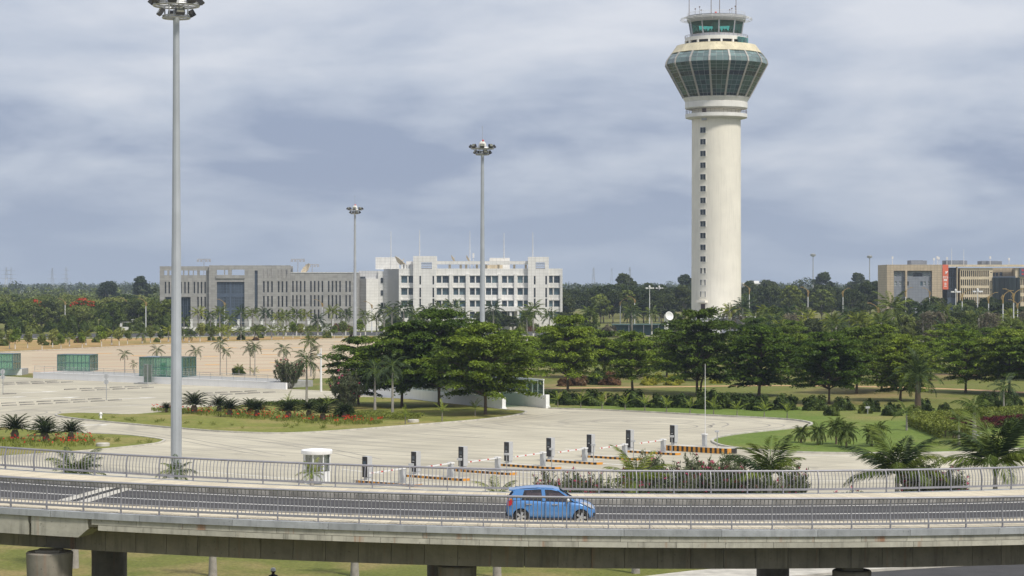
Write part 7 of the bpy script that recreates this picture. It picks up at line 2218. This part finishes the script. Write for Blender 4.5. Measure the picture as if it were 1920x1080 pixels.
# low clipped ground cover on the tree island
def leaf_block(name, m, path, wd, h, dens, size, label, cat, group=None, stems='bark'):
    """clipped hedge along a ground line: leaves over its top and sides, stems inside"""
    V = []; core = MB()
    for a, b in zip(path, path[1:]):
        a, b = Vector((a.x, a.y, 0)), Vector((b.x, b.y, 0)); d = b - a; L = d.length; d.normalize(); q_ = Vector((-d.y, d.x, 0))
        n = int(dens * L * (wd + 2 * h))
        u = RNG.random(n) * L; per = RNG.random(n) * (wd + 2 * h)
        off_ = np.where(per < h, -wd / 2, np.where(per < h + wd, per - h - wd / 2, wd / 2)); zz = np.where(per < h, per, np.where(per < h + wd, h, per - h - wd))
        zz = np.maximum(zz, 0.3 * h * RNG.random(n))
        P = np.array(a)[None] + np.outer(u, np.array(d)) + np.outer(off_, np.array(q_)); P[:, 2] = zz + 0.05
        P += RNG.normal(size=(n, 3)) * np.array([0.12, 0.12, 0.10]) + 0.10 * np.stack([np.zeros(n), np.zeros(n), np.sin(P[:, 0] * 2.1) * np.cos(P[:, 1] * 1.7)], 1)
        V.append(leaf_verts(P, unit(RNG.normal(size=(n, 3)) + np.array([0, 0, 1.0])), size * (0.7 + 0.6 * RNG.random(n)), 0.5))
        for k in range(int(L * 5)):
            s_ = a + d * random.uniform(0, L) + q_ * random.uniform(-wd / 2.2, wd / 2.2)
            core.tube([s_, s_ + Vector((random.uniform(-.1, .1), random.uniform(-.1, .1), h * 0.9))], [0.03, 0.015], 4)
    t = thing(name, label, cat, (0, 0, 0), 0, group)
    obj('leaves', quads_mesh('leaves', [(np.concatenate(V), M[m])]), t); obj('stems', core.mesh('stems', M[stems]), t)
leaf_block('ground_cover', 'lf_hedge', [G(640, 783), G(720, 786), G(785, 787)], 4.5, 0.42, 95, 0.10, 'olive-green clipped ground cover on the tree island', 'hedge')
leaf_block('ground_cover', 'lf_mid', [G(505, 763), G(640, 756)], 5.0, 0.35, 60, 0.12, 'dark clipped ground cover behind the cycads', 'hedge')
leaf_block('hedge', 'lf_hedge', [G(1728, 799), G(1760, 810), G(1795, 824)], 3.0, 1.0, 110, 0.12, 'yellow-green clipped hedge at the corner of the lawn, front arm', 'hedge', 'clipped hedges on the lawn')
leaf_block('hedge', 'lf_hedge', [G(1728, 793), G(1800, 788), G(1890, 782), G(1960, 779)], 3.2, 0.9, 90, 0.12, 'yellow-green clipped hedge behind the burgundy one', 'hedge', 'clipped hedges on the lawn')
leaf_block('hedge', 'lf_red', [G(1772, 803), G(1810, 808), G(1850, 803), G(1920, 799), G(1970, 796)], 1.5, 0.9, 130, 0.12, 'burgundy-leaved clipped hedge on the lawn', 'hedge', 'clipped hedges on the lawn')

# ---- rounded bushes
def bush_mesh(m, n=3000, flat=0.95, size=0.15, lob=0.34):
    d = unit(RNG.normal(size=(n, 3)) * np.array([1, 1, 1])); d[:, 2] = np.abs(d[:, 2]) * 1.0 - 0.12 * RNG.random(n)
    a = np.arctan2(d[:, 1], d[:, 0])
    r = (0.72 + 0.28 * RNG.random(n) ** 0.5) * (1 + lob * np.sin(3 * a + 5 * d[:, 2]) * 0.6 + lob * 0.5 * np.sin(7 * a - 4 * d[:, 2]))
    k_ = RNG.normal(size=(9, 3)); ph = RNG.random(9) * 6.28
    r = r * (1 + 0.10 * np.sum(np.sin(d @ k_.T * 4.5 + ph), axis=1) / 2.0)
    P = d * r[:, None] * np.array([1, 1, flat * 1.2]); P[:, 2] += 0.12
    return quads_mesh('leaves', [(leaf_verts(P, unit(d + RNG.normal(size=(n, 3)) * 0.5 + np.array([0, 0, .3])), size * (0.7 + 0.6 * RNG.random(n))), M[m])])
BU = {m: [bush_mesh(m), bush_mesh(m)] for m in ('lf_bush', 'lf_mid', 'lf_yel', 'lf_rust', 'lf_hedge', 'lf_grey')}
bst = MB()
for k in range(7):
    a = k * 0.9; bst.tube([(0.05 * math.cos(a), 0.05 * math.sin(a), 0), (0.45 * math.cos(a), 0.45 * math.sin(a), 0.8)], [0.04, 0.015], 5)
bst = bst.mesh('stems', M['bark'])
def bush(px, py, m, s, label, group, sz=None, v=None):
    t = place('bush', label, 'bush', G(px, py), random.uniform(0, 6.28), group, [('leaves', BU[m][v if v is not None else random.randint(0, 1)], (0, 0, 0)), ('stems', bst, (0, 0, 0))], s)
    if sz:
        t.scale = (s, s, sz)
row = [(1035, 756, 1.15), (1067, 760, 1.25), (1110, 761, 1.35), (1154, 761, 1.1), (1190, 764, 1.45), (1237, 765, 1.2), (1257, 763, 1.0), (1282, 765, 1.2), (1332, 767, 1.7), (1368, 766, 1.35), (1395, 767, 1.3), (1425, 770, 1.3), (1472, 769, 1.35), (1529, 770, 1.3), (1582, 770, 1.1), (1632, 772, 1.05), (1672, 780, 1.05), (1732, 771, 1.0), (1770, 773, 0.75), (1855, 764, 1.2), (1895, 766, 1.3)]
for i, (px, py, s) in enumerate(row):
    bush(px, py, 'lf_bush', s, 'dark rounded bush in the row along the lawn, %s from the ramp' % ORD[i], 'dark bushes along the lawn')
for px, py, m, s, lb_ in ((1562, 780, 'lf_mid', 0.8, 'small lighter bush in front of the dark bush row'), (1620, 776, 'lf_mid', 0.7, 'small bush left of the garden light on the lawn'), (1717, 783, 'lf_mid', 0.85, 'bush at the foot of the stout date palm'), (1900, 818, 'lf_mid', 1.2, 'leafy reddish-green bush near the right edge of the lawn'),
                        (1215, 722, 'lf_yel', 0.95, 'bright yellow bush in the park, leftmost of four'), (1232, 717, 'lf_yel', 0.95, 'bright yellow bush in the park, second from the left of four'), (1260, 722, 'lf_yel', 0.95, 'bright yellow bush in the park, third from the left of four'), (1270, 718, 'lf_yel', 0.9, 'bright yellow bush in the park, rightmost of four'),
                        (1057, 724, 'lf_rust', 0.9, 'rusty brown bush in the park, nearest to the ramp'), (1084, 723, 'lf_rust', 1.2, 'rusty brown bush in the park, left of the dark one'), (1125, 721, 'lf_bush', 1.7, 'large dark bush in the park between rusty bushes'), (1146, 722, 'lf_rust', 1.4, 'rusty brown bush in the park, right of the dark one'), (1343, 719, 'lf_yel', .8, 'small yellow-green bush under the drooping umbrella tree'),
                        (447, 702, 'lf_bush', 0.9, 'dark bush on the planter slab beside the young palms'), (646, 786, 'lf_mid', 1.0, 'round green bush at the right end of the cycad row')):
    bush(px, py, m, s, lb_, None)
# young palms with stiff leaves planted along the kerb
FRS = [frond_mesh(M['lf_sap'], L=1.0, droop=0.6, n=12, wid=0.03, leaf_len=0.16, stiff=True)]
for i, (px, py) in enumerate(((1046, 763), (1089, 765), (1129, 768), (1172, 769.5), (1209, 771.5), (1250, 774), (1294, 776), (1338, 778.5), (1382, 781), (1433, 783), (1476, 785.5))):
    near_palm(px, G(px, py).y, 0.75, 7, 'young pale palm along the yard kerb, %s from the ramp' % ORD[i], FRS, 1.5, 0.07, 20, 82, 'young_palm', group='young palms along the kerb', tw='bark2')
for i, (px, py, h) in enumerate(((541, 770, 1.1), (616, 774, 1.0), (760, 797, 1.0), (829, 792, 1.2), (891, 782, 1.0))):
    near_palm(px, G(px, py).y, h, 7, 'young pale palm on the tree island, %s from the left' % ORD[i], FRS, 1.3, 0.07, 5, 80, 'young_palm', group='young palms on the tree island', tw='bark2')
# small tufted plants dotted over the island lawns
FRT = palm_crown(M['lf_hedge'], 9, 0.42, 0.8, 9, 7, 15, 80, 0.02, 0.22)
for _ in range(26):
    x = random.uniform(150, 640); y = np.interp(x, [150, 300, 450, 640], [785, 795, 803, 804]) + random.uniform(-4, 2.5)
    tag(obj('tufted_plant', FRT, None, G(x, y) + Vector((0, 0, 0.11)), random.uniform(0, 6.28), scale=random.uniform(0.7, 1.4)), 'small tufted plant on the central island lawn', 'plant', 'tufted plants of the central island')
for _ in range(12):
    x = random.uniform(150, 285); y = random.uniform(822, 833)
    tag(obj('tufted_plant', FRT, None, G(x, y) + Vector((0, 0, 0.11)), random.uniform(0, 6.28), scale=random.uniform(0.8, 1.5)), 'small tufted plant on the left island lawn', 'plant', 'tufted plants of the left island')

# ------------------------------------------------------------------ background planting
def on_road(P):
    px = HX + P.x * F / P.y; py = HY + HC * F / P.y
    lo = np.interp(px, [-600, 200, 520, 900, 1400, 2500], [633, 624.5, 622, 621, 622.5, 627.5]); hi = np.interp(px, [-600, 200, 420, 700, 1000, 1400, 2500], [641, 634.5, 631.5, 630.5, 630.5, 631.5, 637])
    return lo - 0.4 < py < hi + 0.4
def Pd(px, D):
    return Vector(((px - HX) * D / F, D, 0))
TONE = ('mid-green', 'broad mid-green', 'pale olive', 'dark', 'broad dark', 'small pale olive', 'tall mid-green', 'tall dark')
def bg_tree(P, v, s, sz, label, group):
    tm, parts = BT[v]
    label = TONE[v] + ' ' + label.replace('dark tree', 'tree')
    t = place('broadleaf_tree', label, 'tree', P, random.uniform(0, 6.28), group, [('trunk', tm, (0, 0, 0))] + [(n_, m_, (0, 0, 0)) for n_, m_ in parts], s)
    t.scale = (s, s, sz)
def bg_palm(P, hi_, ci_, s, label, group):
    place('roadside_palm', label, 'palm tree', P, random.uniform(0, 6.28), group, [('trunk', PT_FAR[hi_], (0, 0, 0)), ('crown', PALM_FAR[ci_], (0, 0, PT_H[hi_]))], s)
# left wood
for _ in range(46):
    P = Pd(random.uniform(-120, 335), random.uniform(760, 980))
    bg_tree(P, random.choice((2, 5, 2, 5, 2, 0, 1)), random.uniform(0.95, 1.3), random.uniform(0.80, 0.98), 'tree in the wood left of the granite block', 'wood left of the granite block')
for _ in range(30):
    P = Pd(random.uniform(-100, 325), random.uniform(648, 740))
    bg_tree(P, random.choice((0, 1, 3, 5, 2, 0)), random.uniform(0.75, 1.05), random.uniform(0.72, 0.98), 'tree at the near edge of the left wood', 'near edge of the left wood')
for px, D, s, lb_ in ((60, 720, 0.95, 'red-flowering flame tree in the left wood, nearest the left edge'), (152, 735, 1.0, 'red-flowering flame tree in the middle of the left wood'), (205, 745, 0.8, 'red-flowering flame tree in the left wood, nearest the granite block')):
    tm, parts = FLAME
    place('flame_tree', lb_, 'tree', Pd(px, D), random.uniform(0, 6.28), 'flame trees', [('trunk', tm, (0, 0, 0))] + [(n_, m_, (0, 0, 0)) for n_, m_ in parts], s)
tm, parts = FLAME
place('flame_tree', 'red-flowering tree glowing behind the straight-trunked dark umbrella tree', 'tree', G(1567, 722), 1.0, 'flame trees', [('trunk', tm, (0, 0, 0))] + [(n_, m_, (0, 0, 0)) for n_, m_ in parts], 0.34)
for px, D, v in ((118, 560, 0), (135, 566, 0), (157, 572, 1), (195, 574, 1), (202, 580, 0), (30, 560, 1), (20, 552, 0), (312, 588, 0)):
    place('cypress', 'dark conical evergreen on the far side of the verge', 'tree', Pd(px, D), random.uniform(0, 6.28), 'conical evergreens on the verge', [('trunk', CY[v][0], (0, 0, 0)), ('crown', CY[v][1], (0, 0, 0))], random.uniform(0.85, 1.1))
for _ in range(46):
    P = Pd(random.uniform(-110, 330), random.uniform(585, 760))
    if on_road(P):
        continue
    mk = random.choice(('lf_mid', 'lf_bush', 'lf_mid', 'lf_hedge'))
    t = place('bush', '%s shrub under the trees of the left wood' % {'lf_mid': 'green', 'lf_bush': 'dark', 'lf_hedge': 'yellow-green'}[mk], 'bush', P, random.uniform(0, 6.28), 'shrubs of the left wood', [('leaves', BU[mk][0], (0, 0, 0)), ('stems', bst, (0, 0, 0))], random.uniform(1.5, 2.6))
for _ in range(34):
    x = random.uniform(1000, 1990); D = random.uniform(420, 760)
    P = Pd(x, D)
    if on_road(P) or (abs(P.x - TX) < 14 and D > 590):
        continue
    t = place('bush', 'dense shrub in the mixed planting between park and tower', 'bush', P, random.uniform(0, 6.28), 'shrubs between park and tower', [('leaves', BU[random.choice(('lf_mid', 'lf_bush', 'lf_mid', 'lf_hedge', 'lf_grey'))][1], (0, 0, 0)), ('stems', bst, (0, 0, 0))], random.uniform(1.3, 2.6))
# saplings with white-painted trunks on the dry verge
for i in range(40):
    x = -60 + i * 19 + random.uniform(-7, 7)
    yb = np.interp(x, [-100, 0, 170, 300, 450, 700], [664, 656, 648, 643, 637.5, 632.5]) + random.uniform(-2, 4 if x < 300 else 1)
    P = G(x, yb)
    if random.random() < 0.35:
        bg_palm(P, 0, random.choice((0, 1)), random.uniform(0.7, 1.0), 'young palm with a whitewashed trunk on the dry verge', 'young palms on the dry verge')
    else:
        a, b, c = random.choice(SAP)
        place('sapling', 'sapling with a whitewashed trunk on the dry verge', 'tree', P, random.uniform(0, 6.28), 'saplings on the dry verge', [('painted_trunk', a, (0, 0, 0)), ('trunk', b, (0, 0, 0)), ('crown', c, (0, 0, 0))], random.uniform(0.8, 1.25))
for _ in range(14):
    x = random.uniform(0, 680); bush(x, np.interp(x, [0, 300, 700], [650, 641, 632]) + random.uniform(-3, 2), random.choice(('lf_hedge', 'lf_mid', 'lf_rust')), random.uniform(0.6, 1.1), 'small bush on the dry verge', 'bushes on the dry verge')
# palms along the access road
for i, x in enumerate((345, 372, 395, 412, 428, 452, 474, 498, 521, 536, 556, 574, 596, 622, 648, 685, 706)):
    bg_palm(Pd(x, 600 + (i % 3) * 4), 2 if i % 4 else 1, (0, 1, 2, 1, 3)[i % 5], random.uniform(0.95, 1.2), 'tall palm in the row before the granite block', 'palms along the access road')
for _ in range(26):
    x = random.uniform(380, 1050)
    bush(x, 621.0 + random.uniform(-1, 0.6), random.choice(('lf_hedge', 'lf_mid', 'lf_red' if False else 'lf_rust', 'lf_mid')), random.uniform(1.1, 1.9), 'shrub bordering the far side of the access road', 'shrubs along the access road')
for x, D, h_, c in ((757, 560, 2, 2), (735, 590, 2, 0), (775, 585, 1, 0), (800, 590, 2, 2), (822, 600, 2, 0), (850, 595, 2, 3), (868, 600, 1, 0), (925, 590, 2, 2), (988, 540, 2, 3), (1000, 560, 2, 0), (1030, 600, 1, 0), (720, 600, 2, 2)):
    bg_palm(Pd(x, D), h_, c, random.uniform(1.1, 1.45), 'palm before the ground floor of the white office block', 'palms before the white block')
for _ in range(16):
    P = Pd(random.uniform(690, 1080), random.uniform(655, 676))
    bg_tree(P, random.choice((0, 3, 6)), random.uniform(0.4, 0.6), random.uniform(0.4, 0.55), 'low tree along the front of the office blocks', 'trees before the office blocks')
# dark wood behind the tower, and its fringe
for _ in range(64):
    x = random.choice((random.uniform(1040, 1310), random.uniform(1370, 1690)))
    bg_tree(Pd(x, random.uniform(770, 960)), random.choice((3, 4, 7, 3, 4, 0, 6)), random.uniform(1.0, 1.3), random.uniform(1.02, 1.22), 'dark tree in the wood behind the control tower', 'dark wood behind the control tower')
for _ in range(18):
    bg_tree(Pd(random.uniform(1690, 1990), random.uniform(640, 705)), random.choice((3, 4, 0)), random.uniform(0.75, 1.0), random.uniform(0.70, 0.88), 'dark tree before the foot of the sandstone block', 'trees before the sandstone block')
nb = 0
for _ in range(190):
    x = random.uniform(1010, 1990); D = random.uniform(425, 640)
    if x < 1400 and D < 560:
        continue
    P = Pd(x, D)
    if on_road(P) or (abs(P.x - TX) < 13 and D > 600):
        continue
    rr = random.random()
    hmax = 11.2 - (x > 1300) * 0.8
    if rr < 0.36:
        bg_palm(P, random.choice((1, 2, 2)), random.choice((0, 1, 1, 2, 3, 3)), random.uniform(0.9, 1.35), ('%s palm in the planting between park and tower' % ('young' if P.y < 540 else 'leafy')), 'palms between park and tower')
    elif rr < 0.46:
        tm, parts = GREY
        place('sparse_tree', 'sparse grey-brown tree in the mixed planting near the tower', 'tree', P, random.uniform(0, 6.28), 'sparse grey trees', [('trunk', tm, (0, 0, 0))] + [(n_, m_, (0, 0, 0)) for n_, m_ in parts], random.uniform(0.7, 1.0))
    else:
        bg_tree(P, random.choice((0, 1, 2, 3, 6, 5, 2, 5)), random.uniform(0.55, 0.85), random.uniform(0.5, 0.8), 'small tree in the planting between park and tower', 'broadleaf trees between park and tower')
for x, D, s, c in ((1393, 560, 1.55, 2), (1672, 470, 1.75, 3), (1730, 480, 1.6, 2), (1746, 520, 1.4, 2), (1184, 590, 1.3, 0), (1105, 580, 1.3, 0), (1222, 595, 1.2, 0), (1330, 560, 1.2, 0), (1352, 575, 1.0, 2), (1450, 560, 1.3, 2), (1478, 570, 1.3, 2), (1515, 520, 1.2, 1), (1560, 480, 1.2, 1), (1600, 500, 1.2, 0), (1770, 560, 1.4, 0), (1810, 560, 1.3, 2), (1850, 520, 1.2, 0), (1895, 420, 1.2, 0)):
    bg_palm(Pd(x, D), 2, c, s * 0.95, 'tall palm rising from the mixed planting round the tower', 'tall palms round the tower')

# the far wood reads as one mass
def far_wood(name, label, rows, mk='lf_dark'):
    V = []
    for D, x0, x1, h0, h1, _ in rows:
        wpx = F / D
        step = 7.5 * (D / 1000) ** 0.7
        x = (x0 - HX) * D / F; xe = (x1 - HX) * D / F
        while x < xe:
            h = random.uniform(h0, h1) * (1 + 0.16 * math.sin(x * 0.011 + D) + 0.07 * math.sin(x * 0.05 + D))
            if random.random() < 0.05:
                h *= 1.18
            cr_w = step * random.uniform(0.6, 1.0)
            yy = D + random.uniform(-25, 25)
            for k in range(5):
                n = 26
                c = (x + random.uniform(-.6, .6) * cr_w, yy + random.uniform(-3, 3), h * random.uniform(0.35, 0.86))
                V.append(ball_leaves(c, cr_w * random.uniform(0.35, 0.6), n, 0.9 * (D / 1000) ** 0.6, 0.8, 0.4))
            x += step
    o = obj(name, quads_mesh(name, [(np.concatenate(V), M[mk])]))
    tag(struct(o, 'stuff'), label, 'forest')
rows = []
for D in (1010, 1120):
    rows += [(D, 300, 2600, 12.5, 14.5, 0)]
for D in (1350, 1600):
    rows += [(D, 330, 2050, 12.0, 14.2, 0)]
for D, a, b in ((2100, 11.5, 13.2), (2600, 11.5, 13.0), (3300, 11.5, 12.8), (4200, 10.5, 12.5)):
    rows += [(D, -700, 2600, a, b, 0)]
far_wood('distant_wood', 'dark hazy wood along the whole skyline', rows)
far_wood('distant_wood', 'olive-green wood receding towards the skyline at the left', [(1050, -700, 335, 8.2, 9.6, 0), (1200, -700, 335, 8.8, 10.0, 0), (1400, -700, 335, 9.4, 10.4, 0), (1650, -700, 335, 9.8, 10.8, 0)], 'lf_pale')
# tree trunks under the distant canopy are hidden; a few emergent trees stand out
for px, yt, D in ((203, 524.5, 1150), (264, 525.5, 1100), (1169, 522, 1000), (1285, 523, 1080), (1545, 519, 1150), (1608, 520, 1180), (1440, 522, 1050)):
    h = HC + (HY - yt) * D / F
    tm, parts = BT[random.choice((3, 7, 0))]
    t = place('emergent_tree', 'taller tree standing above the distant wood', 'tree', Pd(px, D), random.uniform(0, 6.28), 'emergent trees on the skyline', [('trunk', tm, (0, 0, 0))] + [(n_, m_, (0, 0, 0)) for n_, m_ in parts], h / 11.5)
# lattice pylons on the horizon
pyl = MB()
for sx in (-1, 1):
    for sy in (-1, 1):
        pyl.tube([(sx * 3.2, sy * 3.2, 0), (sx * 0.9, sy * 0.9, 22), (sx * 0.4, sy * 0.4, 34)], 0.16, 4)
for z, w_ in ((20, 7), (25, 6), (30, 5)):
    pyl.box(-w_, w_, -0.15, 0.15, z, z + 0.3)
for k in range(6):
    z = 3.5 * k; r0 = 3.2 - 2.3 * z / 22; r1 = 3.2 - 2.3 * (z + 3.5) / 22
    for s in (-1, 1):
        pyl.tube([(-r0 * s, -r0, z), (r1 * s, -r1, z + 3.5)], 0.1, 3)
pyl = pyl.mesh('power_pylon', M['steel'])
for i, px in enumerate((12, 21, 98, 124, 1113, 1147, 1181)):
    tag(obj('power_pylon', pyl, None, Pd(px, 2600 + 90 * (i % 3)), 0.3 * i), 'faint lattice power pylon on the skyline, %s from the left' % ORD[i], 'pylon', 'power pylons on the skyline')

# ------------------------------------------------------------------ things that share a label: say which one by its place in the row
by = {}
for o in C.objects:
    if o.parent is None and 'label' in o:
        by.setdefault(o['label'], []).append(o)
for lab, L_ in by.items():
    if 1 < len(L_) <= 30 and len(lab.split()) <= 12:
        L_.sort(key=lambda o: o.location.x / max(1.0, o.location.y))
        for i, o in enumerate(L_):
            o['label'] = '%s, %s from the left' % (lab, ORD[i])

# ------------------------------------------------------------------ haze
hz_m = bpy.data.materials.new('air_haze'); hz_m.use_nodes = True
t = hz_m.node_tree
for n_ in list(t.nodes):
    t.nodes.remove(n_)
o_ = t.nodes.new('ShaderNodeOutputMaterial'); v_ = t.nodes.new('ShaderNodeVolumePrincipled')
v_.inputs['Color'].default_value = (0.62, 0.74, 0.92, 1); v_.inputs['Density'].default_value = 0.00012; v_.inputs['Anisotropy'].default_value = 0.1
t.links.new(v_.outputs[0], o_.inputs['Volume'])
hzo = obj('haze', MB().box(-2600, 2600, -120, 5200, -1.5, 135).mesh('haze', hz_m)); struct(hzo, 'stuff')
tag(hzo, 'thin blue haze in the air over the whole scene', 'haze')
